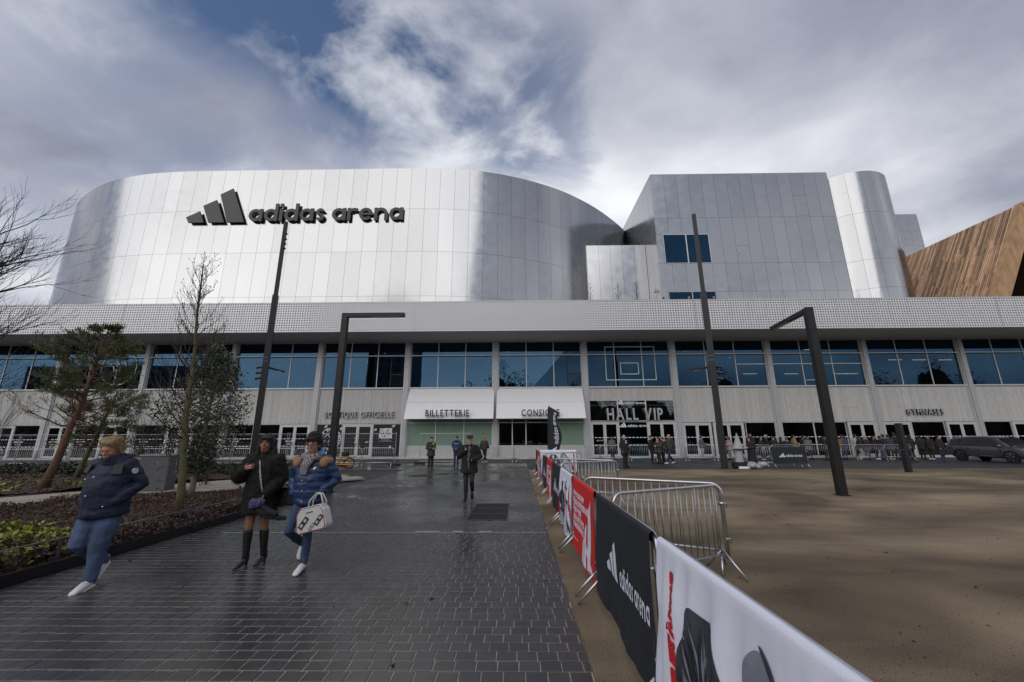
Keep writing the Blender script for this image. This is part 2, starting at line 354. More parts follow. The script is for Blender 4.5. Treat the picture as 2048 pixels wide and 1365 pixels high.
    def prism(s, poly, y0, y1, axis='y'):
        """polygon in x,z (ccw seen from -y) pushed from y0 to y1"""
        k = len(poly)
        f = (lambda a, b, y: (a, y, b)) if axis == 'y' else ((lambda a, b, y: (a, b, y)) if axis == 'z' else (lambda a, b, y: (y, a, b)))
        s.add([f(a, b, y0) for a, b in poly] + [f(a, b, y1) for a, b in poly],
              [tuple(range(k)), tuple(range(2 * k - 1, k - 1, -1))] + [(i, k + i, k + (i + 1) % k, (i + 1) % k) for i in range(k)]); return s
    def quad(s, a, b, c, d): s.add([a, b, c, d], [(0, 1, 2, 3)]); return s
    def mesh(s, name, mats, smooth=False):
        me = bpy.data.meshes.new(name); me.from_pydata(s.v, [], s.f)
        for m in (mats if isinstance(mats, (list, tuple)) else [mats]): me.materials.append(MATS[m])
        if max(s.mi, default=0) > 0: me.polygons.foreach_set('material_index', s.mi)
        if smooth: me.polygons.foreach_set('use_smooth', [True] * len(me.polygons))
        me.update(); return me
    def build(s, name, mats, parent=None, smooth=False, loc=None):
        return put(name, s.mesh(name, mats, smooth), parent, loc)
def put(name, me, parent=None, loc=None, rz=0, label=None):
    o = bpy.data.objects.new(name, me); C.objects.link(o)
    if parent: o.parent = parent
    if loc: o.location = loc
    if rz: o.rotation_euler = (0, 0, rz)
    if label: o['label'] = label
    return o
def tag(o, label, cat, group=None):
    o['label'] = label; o['category'] = cat
    if group: o['group'] = group
    return o
def thing(name, label, cat, loc=(0, 0, 0), rz=0, group=None):
    o = bpy.data.objects.new(name, None); C.objects.link(o); o.empty_display_size = .2; o.location = loc; o.rotation_euler = (0, 0, rz)
    return tag(o, label, cat, group)
def struct(o, kind='structure'): o['kind'] = kind; return o
def dup(root, loc, rz=0, label=None, group=None):
    """copy a thing with copies of its parts and sub-parts"""
    r = root.copy(); C.objects.link(r); r.location = loc; r.rotation_euler = (0, 0, rz)
    if label: r['label'] = label
    if group: r['group'] = group
    for ch in root.children:
        c = ch.copy(); C.objects.link(c); c.parent = r
        for g in ch.children:
            d = g.copy(); C.objects.link(d); d.parent = c
    return r
def text_mesh(txt, size, depth=0, bold=0., xs=1., align='LEFT', space=1., mats='decal_white', name='text'):
    """lettering as a mesh in its own x,y plane"""
    cu = bpy.data.curves.new(name, 'FONT'); cu.body = txt; cu.size = size; cu.extrude = depth / 2; cu.offset = bold; cu.space_character = space
    cu.align_x = align; cu.resolution_u = 3
    o = bpy.data.objects.new(name, cu); C.objects.link(o)
    dg = bpy.context.evaluated_depsgraph_get(); me = bpy.data.meshes.new_from_object(o.evaluated_get(dg)); me.name = name
    bpy.data.objects.remove(o); bpy.data.curves.remove(cu)
    if xs != 1: me.transform(Matrix.Diagonal((xs, 1, 1, 1)))
    me.materials.clear(); me.materials.append(MATS[mats]); return me
FACE = Matrix.Rotation(math.pi / 2, 4, 'X')     # x,y lettering turned upright, read from -y
def wall_text(name, txt, x, z, y, height, width, mats, depth=.01, bold=0., parent=None, xs=1.):
    me = text_mesh(txt, height * 1.42, depth, bold, xs, mats=mats, name=name)
    co = np.array([v.co for v in me.vertices]); lo, hi = co.min(0), co.max(0)
    S = Matrix.Diagonal((width / (hi[0] - lo[0]), height / (hi[1] - lo[1]), 1, 1))
    me.transform(S @ Matrix.Translation((-lo[0], -lo[1], 0))); me.transform(FACE)
    return put(name, me, parent, (x, y, z))
def finish(mb, name, mats, voxel, smooth=2, disp=None, parent=None, fac=.5):
    """fuse overlapping closed shapes into one continuous skin"""
    o = mb.build(name, mats)
    r = o.modifiers.new('r', 'REMESH'); r.mode = 'VOXEL'; r.voxel_size = voxel; r.use_smooth_shade = True
    if smooth: sm = o.modifiers.new('s', 'SMOOTH'); sm.iterations = smooth; sm.factor = fac
    dg = bpy.context.evaluated_depsgraph_get(); me = bpy.data.meshes.new_from_object(o.evaluated_get(dg)); me.name = name
    old = o.data; bpy.data.objects.remove(o); bpy.data.meshes.remove(old)
    if disp:
        n = len(me.vertices); co = np.empty(n * 3); me.vertices.foreach_get('co', co); co = co.reshape(-1, 3)
        no = np.empty(n * 3); me.vertices.foreach_get('normal', no); no = no.reshape(-1, 3)
        co += no * disp(co, no)[:, None]; me.vertices.foreach_set('co', co.ravel()); me.update()
    me.materials.clear()
    for m in (mats if isinstance(mats, (list, tuple)) else [mats]): me.materials.append(MATS[m])
    me.polygons.foreach_set('use_smooth', [True] * len(me.polygons))
    return me
def leaf_cloud(pts, size, mats, name, parent=None, kind=None, flat=0., aspect=1.7, up=None):
    """many small leaf blades, two triangles each, round the given points"""
    n = len(pts); rng = np.random.default_rng(len(pts)); P = np.asarray(pts, float)
    d = rng.normal(size=(n, 3)); d[:, 2] *= (1 - flat)
    if up is not None: d = d * .6 + np.asarray(up)
    d /= np.linalg.norm(d, axis=1)[:, None]
    e = rng.normal(size=(n, 3)); e -= d * (e * d).sum(1)[:, None]; e /= np.linalg.norm(e, axis=1)[:, None]
    s = size * rng.uniform(.6, 1.35, (n, 1))
    v = np.stack([P, P + d * s * aspect * .5 + e * s * .5, P + d * s * aspect, P + d * s * aspect * .5 - e * s * .5], 1).reshape(-1, 3)
    me = bpy.data.meshes.new(name); me.vertices.add(4 * n); me.vertices.foreach_set('co', v.ravel())
    me.loops.add(4 * n); me.loops.foreach_set('vertex_index', np.arange(4 * n)); me.polygons.add(n)
    me.polygons.foreach_set('loop_start', np.arange(0, 4 * n, 4)); me.polygons.foreach_set('loop_total', np.full(n, 4))
    me.materials.append(MATS[mats]); me.update(); me.validate()
    o = put(name, me, parent)
    if kind: o['kind'] = kind
    return o

# geometric lower-case letters drawn from rings and bars, x-height 1
def glyph(ch, t=.24):
    def ring(cx, cy, ro, a0, a1, tt=None, n=None):
        tt = tt or t; n = n or max(4, int(abs(a1 - a0) / 15)); q = []
        for i in range(n + 1):
            a = R(a0 + (a1 - a0) * i / n); q.append(((cx + ro * math.cos(a), cy + ro * math.sin(a)), (cx + (ro - tt) * math.cos(a), cy + (ro - tt) * math.sin(a))))
        return ('ring', q, abs(a1 - a0) >= 360)
    box = lambda x0, y0, x1, y1: ('poly', [(x0, y0), (x1, y0), (x1, y1), (x0, y1)])
    if ch == 'a': return [ring(.5, .5, .5, 0, 360), box(1.02 - t, 0, 1.02, 1)], 1.02
    if ch == 'd': return [ring(.5, .5, .5, 0, 360), box(1.02 - t, 0, 1.02, 1.42)], 1.02
    if ch == 'i': return [box(0, 0, t, 1), box(0, 1.15, t, 1.42)], t
    if ch == 's': return [ring(.38, .70, .30, 15, 262, .22), ring(.38, .30, .30, -165, 82, .22)], .74
    if ch == 'r': return [box(0, 0, t, 1), ring(.52, .48, .52, 62, 140)], .74
    if ch == 'e': return [ring(.5, .5, .5, 0, 322), box(.12, .41, .995, .59)], 1.0
    if ch == 'n': return [box(0, 0, t, 1), ring(.5, .5, .5, 0, 180), box(1 - t, 0, 1, .5)], 1.0
    return [], .40
def word(txt, gap=.14):
    x = 0; out = []
    for ch in txt:
        g, w = glyph(ch)
        if g: out.append((x, g))
        x += w + (gap if g else 0)
    return out, x - gap
def solid_glyph(g, sc, depth, m, name='letter'):
    mb = MB()
    for k, sh in enumerate(g):
        y0, y1 = -depth / 2 - .004 * k, depth / 2 - .004 * k
        if sh[0] == 'poly': mb.prism([(x * sc, z * sc) for x, z in sh[1]], y0, y1)
        else:
            vs = []; fs = []; q = sh[1]
            for (a, b) in q: vs += [(a[0] * sc, y0, a[1] * sc), (b[0] * sc, y0, b[1] * sc), (a[0] * sc, y1, a[1] * sc), (b[0] * sc, y1, b[1] * sc)]
            for i in range(len(q) - 1): o = 4 * i; p = o + 4; fs += [(o, p, p + 1, o + 1), (o + 2, o + 3, p + 3, p + 2), (o, o + 2, p + 2, p), (o + 1, p + 1, p + 3, o + 3)]
            if not sh[2]: e = 4 * (len(q) - 1); fs += [(0, 1, 3, 2), (e, e + 2, e + 3, e + 1)]
            mb.add(vs, fs)
    return mb.mesh(name, m)
def flat_word(txt, x, y, xh, w, m, gap=.17):
    """the same letters as flat print in x,y, each stroke a hair above the last"""
    ws, tot = word(txt, gap); mb = MB(); fx = w / tot
    for x0, g in ws:
        for k, sh in enumerate(g):
            z = .0012 * k
            if sh[0] == 'poly': mb.add([(x + (x0 + a) * fx, y + b * xh, z) for a, b in sh[1]], [(0, 1, 2, 3)])
            else:
                vs = []; q = sh[1]
                for (a, b) in q: vs += [(x + (x0 + a[0]) * fx, y + a[1] * xh, z), (x + (x0 + b[0]) * fx, y + b[1] * xh, z)]
                mb.add(vs, [(2 * i, 2 * i + 2, 2 * i + 3, 2 * i + 1) for i in range(len(q) - 1)])
    return mb.mesh('print', m)
# ================================================================== ground
PX0, PX1 = -6.2, .56
struct(MB().quad((-400, -300, -.03), (400, -300, -.03), (400, 600, -.03), (-400, 600, -.03)).build('ground', 'asphalt'))
struct(MB().box(PX1 + .004, 70, -30, 22.6, -.02, .0).build('sand_plaza', 'stabilised_sand'))
SETT_Y1 = 15.0
pave = struct(MB().quad((PX0, -2, -.006), (PX1, -2, -.006), (PX1, SETT_Y1, -.006), (PX0, SETT_Y1, -.006)).build('pavement', 'joint_sand'))
struct(MB().box(PX0, PX1, SETT_Y1 + .003, 22.6, -.02, 0).box(-14, PX1, 22.603, 28.4, -.02, 0).build('far_pavement', 'paving_far'))
struct(MB().box(-90, -14.003, 19, 33.3, -.024, -.002).box(PX1 + .003, 90, 22.604, 33.3, -.024, -.002).box(-14, PX1, 28.403, 33.3, -.024, -.002).build('forecourt', 'asphalt'))
def sett_shape(mb, x, y, l, w, h, rot=0.):
    c = .004; g = .0046
    x0, x1, y0, y1 = x + g, x + l - g, y + g, y + w - g
    vs = [(x0, y0, -.012), (x1, y0, -.012), (x1, y1, -.012), (x0, y1, -.012), (x0, y0, h - c), (x1, y0, h - c), (x1, y1, h - c), (x0, y1, h - c),
          (x0 + c, y0 + c, h), (x1 - c, y0 + c, h), (x1 - c, y1 - c, h), (x0 + c, y1 - c, h)]
    mb.add(vs, [(8, 9, 10, 11)] + [(4 + i, 4 + (i + 1) % 4, 8 + (i + 1) % 4, 8 + i) for i in range(4)] + [(i, (i + 1) % 4, 4 + (i + 1) % 4, 4 + i) for i in range(4)])
ROWH, SETL = .147, .168
protos = []
for k in range(5):
    mb = MB(); sett_shape(mb, 0, 0, SETL, ROWH, [0, .0015, -.0015, .001, -.001][k])
    me = mb.mesh('sett', 'sett'); protos.append(me)
rest = MB(); cand = []
row = 0; y = 1.5
while y < SETT_Y1 - .01:
    w = min(ROWH, SETT_Y1 - y); x = PX0 - random.random() * SETL
    while x < PX1 - .01:
        x0 = max(x, PX0); x1 = min(x + SETL, PX1)
        if x1 - x0 > .02: cand.append((x0, y, x1 - x0, w))
        x += SETL
    y += ROWH; row += 1
def in_view(x, y):
    d = Vector((x, y, -CAM_H)); return y > 3.3 and abs(x) < 1.32 * (y + .6)
cand.sort(key=lambda c: (0 if in_view(c[0] + .08, c[1] + .07) else 1, (c[0] + .08) ** 2 + c[1] ** 2))
cnt = 0
for (x, y, l, w) in cand:
    full = abs(l - SETL) < 1e-4 and abs(w - ROWH) < 1e-4
    if cnt < 300 and full and in_view(x, y):
        put('sett', random.choice(protos), pave, (x, y, 0)); cnt += 1
    else: sett_shape(rest, x, y, l, w, random.uniform(-.002, .002))
o = rest.build('setts', 'sett', pave); o['kind'] = 'stuff'
# drain grate in the paving
t = thing('drain_grate', 'square slotted iron drain grate set in the wet dark paving', 'drain grate', (-.68, 10.33, 0))
MB().box(-.43, .43, -1.06, 1.06, .002, .006).build('pit_shadow', 'recess_black', t).name = 'recess_black'  # flat black sheet stands in for the shade below the bars
fr = MB()
for a in (-.45, .43): fr.box(a, a + .02, -1.08, 1.08, .002, .012)
for b in (-1.08, -.37, .34, 1.06): fr.box(-.43, .43, b, b + .03, .007, .011)
fr.build('frame', 'grate_frame', t)
bars = MB()
for i in range(17):
    for j in range(3):
        x = -.40 + i * .05; bars.box(x, x + .02, -1.045 + j * .71, -.375 + j * .71, .0065, .010)
bars.build('bar', 'grate_iron', t)
# worn white paint and a pale stone course across the path
MB().box(-5.6, .5, 8.08, 8.10, 0.0035, .0075).build('pale_joint', 'pigment_white', None)
tag(bpy.data.objects['pale_joint'], 'thin pale line running straight across the dark sett paving', 'ground line')
pm = MB()
for (a, b, w) in [(-1.95, -1.5, .05), (-1.25, -1.05, .07), (-.75, -.5, .05)]: pm.box(a, b, 8.14, 8.14 + w, .0035, .0075)
tag(pm.build('paint_mark', 'pigment_white'), 'short worn white paint dashes beside the pale line on the paving', 'paint mark')
for (x, y, w, d, lab) in [(-5.2, 12.6, .5, .25, 'worn white paint patch on the paving in front of the young man with the bag'), (-4.2, 15.2, .4, .3, 'small worn white paint patch on the paving beyond the young man'),
                     (-2.6, 17.2, .5, .4, 'faint white paint patch on the paving left of the man with the beret')]:
    m_ = MB()
    for k in range(5):
        a = x + random.uniform(-w, w); b = y + random.uniform(-d, d); m_.box(a, a + random.uniform(.05, .3), b, b + random.uniform(.04, .15), .003, .006 + k * .0003)
    tag(m_.build('paint_mark', 'pigment_white'), lab, 'paint mark')
for (x, y, rx, lab) in [(-4.6, 19.3, .9, 'dark round manhole cover left of the man in the green jacket'), (-3.6, 20.4, .75, 'dark round manhole cover right of the man in the green jacket')]:
    v = [(x + rx * .5 * math.cos(a), y + rx * .5 * math.sin(a)) for a in [i * math.pi / 12 for i in range(24)]]
    t = thing('manhole_cover', lab, 'manhole cover')
    MB().prism(v[::-1], .001, .006, 'z').build('lid', 'grate_iron', t)
    m_ = MB()
    for i in range(24): m_.beam((*v[i], .006), (*v[(i + 1) % 24], .006), .05, .006)
    m_.build('rim', 'grate_frame', t)
MB().box(-.55, 1.1, 23.9, 24.12, .001, .006).build('slot_drain', 'grate_iron')
tag(bpy.data.objects['slot_drain'], 'long narrow dark slot drain across the paving by the feather flag', 'drain')
# fallen twigs and pebbles on the sand
rng = np.random.default_rng(5)
db = MB()
for i in range(2600):
    y = 1.2 + 20 * rng.random() ** 2; x = PX1 + .1 + rng.random() * (3 + y * 1.3); r = rng.uniform(.002, .007) if i % 12 else rng.uniform(.006, .012)
    db.ell((x, y, r * .3), (r, r * rng.uniform(.5, 1.6), r * .6), 5, 3)
struct(db.build('pebbles', 'soil'), 'stuff')
lf = [(PX1 + .2 + rng.random() * (2 + y * 1.2), y, .008) for y in 1.5 + 14 * rng.random(50) ** 1.6]
leaf_cloud(lf, .035, 'mulch_leaf', 'fallen_leaves', None, 'stuff', flat=.95)
lf2 = [(-6 + rng.random() * 6.4, 3.5 + 9 * rng.random(), .007) for _ in range(36)]
leaf_cloud(lf2, .035, 'mulch_leaf', 'stray_leaves', None, 'stuff', flat=.97)
# ================================================================== arena
S = 38.5 / 36.0
arena = thing('arena', 'long silver sports hall with curved metal drum above a glazed concrete base', 'arena', (0, 34, 0))
arena.location = (0, 0, 0)
ZT = [28.97, 24.25, 19.56, 14.91, 10.9]                # heights of the drum's cladding courses
plan = [(-54.5, 66), (-56.8, 58), (-57.4, 52.5), (-56.8, 48.0), (-55.4, 44.7), (-53.0, 42.1), (-48.6, 39.4), (-44.4, 37.6), (-39.6, 36.45), (-35.2, 36.06), (-30, 36.0),
        (-20, 36.0), (-9.4, 36.0), (-5.3, 36.3), (-1.7, 37.1), (1.55, 38.3), (5.0, 40.1), (8.24, 42.5), (11.2, 45.3), (14.6, 49.3), (18, 54.5), (20, 60)]
def spline(pts, step=.05):
    out = []; n = len(pts)
    for i in range(n - 1):
        p0, p1, p2, p3 = (Vector(pts[max(0, min(n - 1, k))]) for k in (i - 1, i, i + 1, i + 2)); m = max(2, int((p2 - p1).length / step))
        # centripetal-like tangents scaled by chord keep the straight run straight
        l1 = (p2 - p1).length; t1 = (p2 - p0) / max(1e-6, (p1 - p0).length + l1) * l1; t2 = (p3 - p1) / max(1e-6, (p3 - p2).length + l1) * l1
        for j in range(m):
            t = j / m; out.append(p1 * (2 * t**3 - 3 * t**2 + 1) + t1 * (t**3 - 2 * t**2 + t) + p2 * (-2 * t**3 + 3 * t**2) + t2 * (t**3 - t**2))
    out.append(Vector(pts[-1])); return out
def resample(curve, step):
    d = [0]; 
    for a, b in zip(curve, curve[1:]): d.append(d[-1] + (b - a).length)
    d = np.array(d); xs = np.array([c.x for c in curve]); ys = np.array([c.y for c in curve])
    n = max(1, int(round(d[-1] / step))); q = np.linspace(0, d[-1], n + 1)
    return [Vector((a, b)) for a, b in zip(np.interp(q, d, xs), np.interp(q, d, ys))]
GAP = .019
def curved_wall(part, plan_pts, zs, width, seg=4, mats='aluminium', label=None, gap=GAP):
    """backing wall plus one cladding panel per joint-to-joint bay and course"""
    pts = resample(plan_pts, width / seg)
    back = MB(); n = len(pts)
    nor = []
    for i in range(n):
        d = (pts[min(i + 1, n - 1)] - pts[max(i - 1, 0)]).normalized(); nor.append(Vector((d.y, -d.x)))
    vs = []; fs = []
    for i in range(n):
        p = pts[i] - nor[i] * .05; vs += [(p.x, p.y, zs[-1]), (p.x, p.y, zs[0] - .02)]
    for i in range(n - 1): fs.append((2 * i, 2 * i + 2, 2 * i + 3, 2 * i + 1))
    # roof sheet
    base = len(vs); cx = sum(p.x for p in pts) / n; cy = max(p.y for p in pts)
    vs.append((cx, cy, zs[0] - .02))
    for i in range(n - 1): fs.append((2 * i + 1, 2 * i + 3, base))
    back.add(vs, fs); w = back.build(part, 'gap', arena)
    if label: w['label'] = label
    for b in range(0, n - seg, seg):
        for z0, z1 in zip(zs[1:], zs):
            m_ = MB(); k = seg; vv = []
            for i in range(k + 1):
                p = pts[b + i]; nn = nor[b + i]; t = (pts[min(b + i + 1, n - 1)] - pts[max(b + i - 1, 0)]).normalized()
                if i == 0: p = p + t * gap / 2
                if i == k: p = p - t * gap / 2
                q = p - nn * .045
                vv += [(p.x, p.y, z0 + gap / 2), (p.x, p.y, z1 - gap / 2), (q.x, q.y, z0 + gap / 2), (q.x, q.y, z1 - gap / 2)]
            ff = []
            nv_ = len(vv); vv += list(vv); sm = []
            for i in range(k):
                a = 4 * i; c = a + 4; e = a + nv_; g_ = c + nv_; ff += [(a, c, c + 1, a + 1), (e + 1, g_ + 1, g_ + 3, e + 3), (e + 2, g_ + 2, g_, e)]; sm += [True, False, False]
            ff += [(nv_, nv_ + 1, nv_ + 3, nv_ + 2), (nv_ + 4 * k, nv_ + 4 * k + 2, nv_ + 4 * k + 3, nv_ + 4 * k + 1)]; sm += [False, False]
            m_.add(vv, ff); me = m_.mesh('cladding_panel', mats); me.polygons.foreach_set('use_smooth', sm)
            # each sheet keeps the true curve of the wall in its shading
            ln = [(0., 0., 0.)] * len(me.loops)
            for p_ in me.polygons:
                for li in p_.loop_indices:
                    vi = me.loops[li].vertex_index
                    ln[li] = (*nor[b + vi // 4], 0) if vi < nv_ else tuple(p_.normal)
            me.normals_split_custom_set(ln); put('cladding_panel', me, w)
    return w
def flat_smooth_off(w):
    for c in w.children:
        pass
drum = curved_wall('drum_wall', spline(plan)[60:], ZT, 1.5)
# stair tower: flat front and left flank
def flat_panels(w, x0, x1, y, zs, width, axis='x', skip=(), mats='aluminium', gap=GAP):
    n = int(round(abs(x1 - x0) / width)); xs = [x0 + (x1 - x0) * i / n for i in range(n + 1)]
    for a, b in zip(xs, xs[1:]):
        a, b = min(a, b), max(a, b)
        for z0, z1 in zip(zs[1:], zs):
            if any(s[0] < (a + b) / 2 < s[1] and s[2] < (z0 + z1) / 2 < s[3] for s in skip): continue
            m_ = MB()
            if axis == 'x': m_.box(a + gap / 2, b - gap / 2, y, y + .045, z0 + gap / 2, z1 - gap / 2)
            else: m_.box(y, y + .045, a + gap / 2, b - gap / 2, z0 + gap / 2, z1 - gap / 2)
            put('cladding_panel', m_.mesh('cladding_panel', mats), w)
TX0, TX1, TY = 14.73, 33.9, 38.5
ZB = [29.72, 24.37, 22.43, 19.13, 16.03, 15.2, 10.9]
ZB0 = [29.72, 24.37, 19.13, 16.03, 10.9]
tw = MB().box(TX0 + .05, TX1 - .02, TY + .05, 58, 10.9, 29.70).build('stair_tower', 'gap', arena)
wx0, wx1 = TX0 + 1.3712 * .5, 20.2
cols = [TX0 + (TX1 - TX0) * i / 14 for i in range(15)]
WX0, WX1 = 15.43, cols[4]
for i in range(14):
    a, b = cols[i], cols[i + 1]
    if i < 4:
        flat_panels(tw, a, b, TY, [29.72, 24.37, 22.43], 1.37)
        flat_panels(tw, a, b, TY, [19.13, 16.03], 1.37); flat_panels(tw, a, b, TY, [15.0, 10.9], 1.37)
        if i == 0: flat_panels(tw, a, WX0 - .02, TY, [22.43, 19.13, ], .7); flat_panels(tw, a, WX0 - .02, TY, [16.03, 15.0], .7)
    elif i == 11:
        flat_panels(tw, a, b, TY, [29.72, 26.9, 24.45, 19.13, 16.03, 10.9], 1.37)
    elif i == 6:
        flat_panels(tw, a, b, TY, [29.72, 24.37, 21.1, 19.13, 16.03, 10.9], 1.37)
    else: flat_panels(tw, a, b, TY, ZB0, 1.37)
flat_panels(tw, TY + .05, 58, TX0, ZB0, 1.45, 'y')
def glazing(root, x0, x1, z0, z1, y, nx, zr=(), gm='glass_blue', fm='frame_white', fw=.07, name='window', skip=()):
    """frame with its panes; zr = heights of extra transoms"""
    f = MB(); zs = [z0] + sorted(zr) + [z1]; xs = [x0 + (x1 - x0) * i / nx for i in range(nx + 1)]
    for i, x in enumerate(xs): f.box(x - fw / 2 + (fw / 2 if i == 0 else 0), x + fw / 2 - (fw / 2 if i == nx else 0), y - .05, y + .05, z0, z1)
    for z in zs:
        for a, b in zip(xs, xs[1:]): f.box(a + fw / 2 + (fw / 2 if a == x0 else 0), b - fw / 2 - (fw / 2 if b == x1 else 0), y - .048, y + .048, max(z0, z - fw / 2), min(z1, z + fw / 2))
    w = f.build(name, fm, root)
    for a, b in zip(xs, xs[1:]):
        for c, d in zip(zs, zs[1:]):
            put('pane', MB().box(a + fw * .45, b - fw * .45, y - .008, y + .008, c + fw * .45, d - fw * .45).mesh('pane', gm), w)
    return w
glazing(arena, WX0, WX1, 19.13, 22.43, TY - .005, 2, gm='glass_tower', fm='frame_white', fw=.1)
glazing(arena, WX0, WX1, 15.0, 16.03, TY - .005, 2, gm='glass_tower', fm='frame_grey', fw=.1)
m_ = MB()
for (x, z) in [(cols[11] + 1.2, 25.9), (cols[6] + .25, 20.2)]: m_.ell((x, TY - .01, z), (.06, .03, .06), 8, 5)
m_.build('access_lock', 'vinyl_red', arena)
# low block between drum and tower
lb = MB().box(8.0, TX0 - .004, 42.05, 52, 10.9, 23.02).build('low_block', 'gap', arena)
flat_panels(lb, 8.0, TX0 - .02, 42.0, [23.04, 16.45, 10.9], 1.28)
flat_panels(lb, 42.05, 50, 7.95, [23.04, 16.45, 10.9], 1.5, 'y')
# round stair turret right of the tower
CX_, CY_, CR = 37.4, 42.1, 4.5
arc = [Vector((CX_ + CR * math.cos(a), CY_ + CR * math.sin(a))) for a in np.linspace(R(-190), R(60), 120)]
curved_wall('round_turret', arc, [29.2, 24.37, 19.13, 16.03, 10.9], 1.42)
# block behind it
rb = MB().box(61, 77.0, 70.05, 86, 8, 43.1).build('rear_block', 'gap', arena)
flat_panels(rb, 61, 77.05, 70, [43.15, 36.5, 29.4, 21.6, 8], 2.1)
# ------------------------------------------------------------------ podium: perforated fascia, soffit, columns
FY, FZ0, FZ1 = 30.1, 9.85, 12.24
XC = [-55.5, -47.85, -40.17, -32.49, -24.81, -17.18, -9.52, -1.87, 5.775, 13.41, 21.59, 29.83, 38.0, 46.2, 54.4]
pitch = .196; NR, NC = 12, 7
pm = MB(); hh = .047
for j in range(NR):
    for i in range(NC):
        x0 = i * pitch; z0 = j * pitch; cx = x0 + pitch / 2; cz = z0 + pitch / 2
        o8 = [(x0, 0, z0), (x0 + pitch, 0, z0), (x0 + pitch, 0, z0 + pitch), (x0, 0, z0 + pitch)]
        i8 = [(cx - hh, 0, cz - hh), (cx + hh, 0, cz - hh), (cx + hh, 0, cz + hh), (cx - hh, 0, cz + hh)]
        b8 = [(a, .03, c) for a, _, c in i8]
        pm.add(o8 + i8 + b8, [(k, (k + 1) % 4, 4 + (k + 1) % 4, 4 + k) for k in range(4)] + [(4 + k, 4 + (k + 1) % 4, 8 + (k + 1) % 4, 8 + k) for k in range(4)])
PW = NC * pitch; PH = NR * pitch
pm.box(.0, PW - .006, .002, .028, -.012, -.0005)
pme = pm.mesh('perforated_panel', 'fascia_metal')
fas = MB().box(-54, 52, FY + .05, FY + .12, FZ0 + .02, FZ1 - .05).build('fascia', 'recess_black', arena)
x = -53.6
joints = [-32.2, -9.06, 13.5, 36.4]; k = 0
while x < 51:
    put('perforated_panel', pme, fas, (x, FY, FZ0 + .03)); nx_ = x + PW + .006
    if any(x < j <= nx_ for j in joints): nx_ += .03
    x = nx_
cp = MB().box(-54, 52, FY - .02, FY + .25, FZ0 + .035 + PH, FZ0 + .07 + PH).box(-54, 52, FY - .01, FY + .25, FZ0 - .03, FZ0 + .012)
cp.build('fascia_trim', 'fascia_metal', arena)
MB().box(-54, 52, FY + .26, 34.6, FZ0 + .0, FZ0 + .1).build('soffit', 'soffit', arena)
MB().box(-54, 58, FY + .25, 60, 11.0, 11.05).build('roof_terrace', 'frame_grey', arena)
me = MB().box(-.19, .19, -.18, .2, 0, 9.84).mesh('column', 'column_grey')
for xc in XC[:-1]: put('column', me, arena, (xc, 34, 0))
me = MB().box(-.26, -.2, -.1, .1, 0, 9.84).box(.2, .26, -.1, .1, 0, 9.84).mesh('column_rail', 'frame_white')
for xc in XC[:-1]: put('column_rail', me, arena, (xc, 34, 0))
# ------------------------------------------------------------------ upper windows
SILL, HEAD, TR = 5.86, 9.84, 8.64
rng = random.Random(3)
for i, (a, b) in enumerate(zip(XC, XC[1:])):
    a += .27; b -= .27; w3 = (b - a)
    zr = [TR]
    if XC[i] == 21.59: w = glazing(arena, a, b, SILL, HEAD, 34.1, 3, [7.75, TR])
    elif XC[i] == 13.41:
        w = glazing(arena, a, a + w3 * 2 / 3, SILL, HEAD, 34.1, 2, [TR]); w = glazing(arena, a + w3 * 2 / 3 + .004, b, SILL, HEAD, 34.1, 1, [7.75, TR])
    else: w = glazing(arena, a, b, SILL, HEAD, 34.1, 3, [TR])
    if XC[i] in (-17.18, -1.87):
        m_ = MB(); xo = b - w3 / 3
        m_.box(xo + w3 / 6 - .03, xo + w3 / 6 + .03, 34.03, 34.08, SILL + .08, TR - .06)
        m_.box(xo + w3 / 6 + .03, b - .05, 34.03, 34.08, 7.0, 7.06)
        for q in range(9): m_.box(xo + w3 / 6 + .1 + q * .13, xo + w3 / 6 + .115 + q * .13, 34.04, 34.07, SILL + .1, 7.0)
        m_.build('opening_casement', 'black_steel', arena)
    ledge = MB().box(a, b, 33.86, 34.04, TR - .05, TR + .02); ledge.build('transom_ledge', 'frame_white', arena)
    MB().box(a - .01, b + .01, 33.9, 34.15, SILL - .09, SILL - .002).build('window_sill', 'frame_white', arena)
# painted line graphics on the glass: backboard and two balls
g = MB(); y = 34.02
def rect_ring(x0, x1, z0, z1, w):
    g.box(x0, x1, y, y + .008, z1 - w, z1); g.box(x0, x1, y, y + .008, z0, z0 + w); g.box(x0, x0 + w, y, y + .008, z0 + w, z1 - w); g.box(x1 - w, x1, y, y + .008, z0 + w, z1 - w)
rect_ring(7.58, 11.9, 6.40, 9.36, .075); rect_ring(8.85, 10.45, 6.9, 7.93, .075)
g.build('window_graphic', 'decal_mint', arena)
g = MB()
def arc_line(cx, cz, r, a0, a1, w, n=40, sx=1.):
    for i in range(n):
        p = R(a0 + (a1 - a0) * i / n); q = R(a0 + (a1 - a0) * (i + 1) / n)
        A = [(cx + sx * (r + s_) * math.cos(t_), y, cz + (r + s_) * math.sin(t_)) for t_, s_ in ((p, 0), (q, 0), (q, w), (p, w))]
        g.quad(*A)
for A_ in [(-34.95, 7.78, 1.5, 0, 360, .09), (-35.6, 7.7, 1.2, -20, 70, .09), (-35.8, 7.6, .9, -10, 70, .09), (-36, 7.5, .6, -10, 80, .09)]: g = MB(); arc_line(*A_); g.build('window_graphic', 'decal_mint', arena)
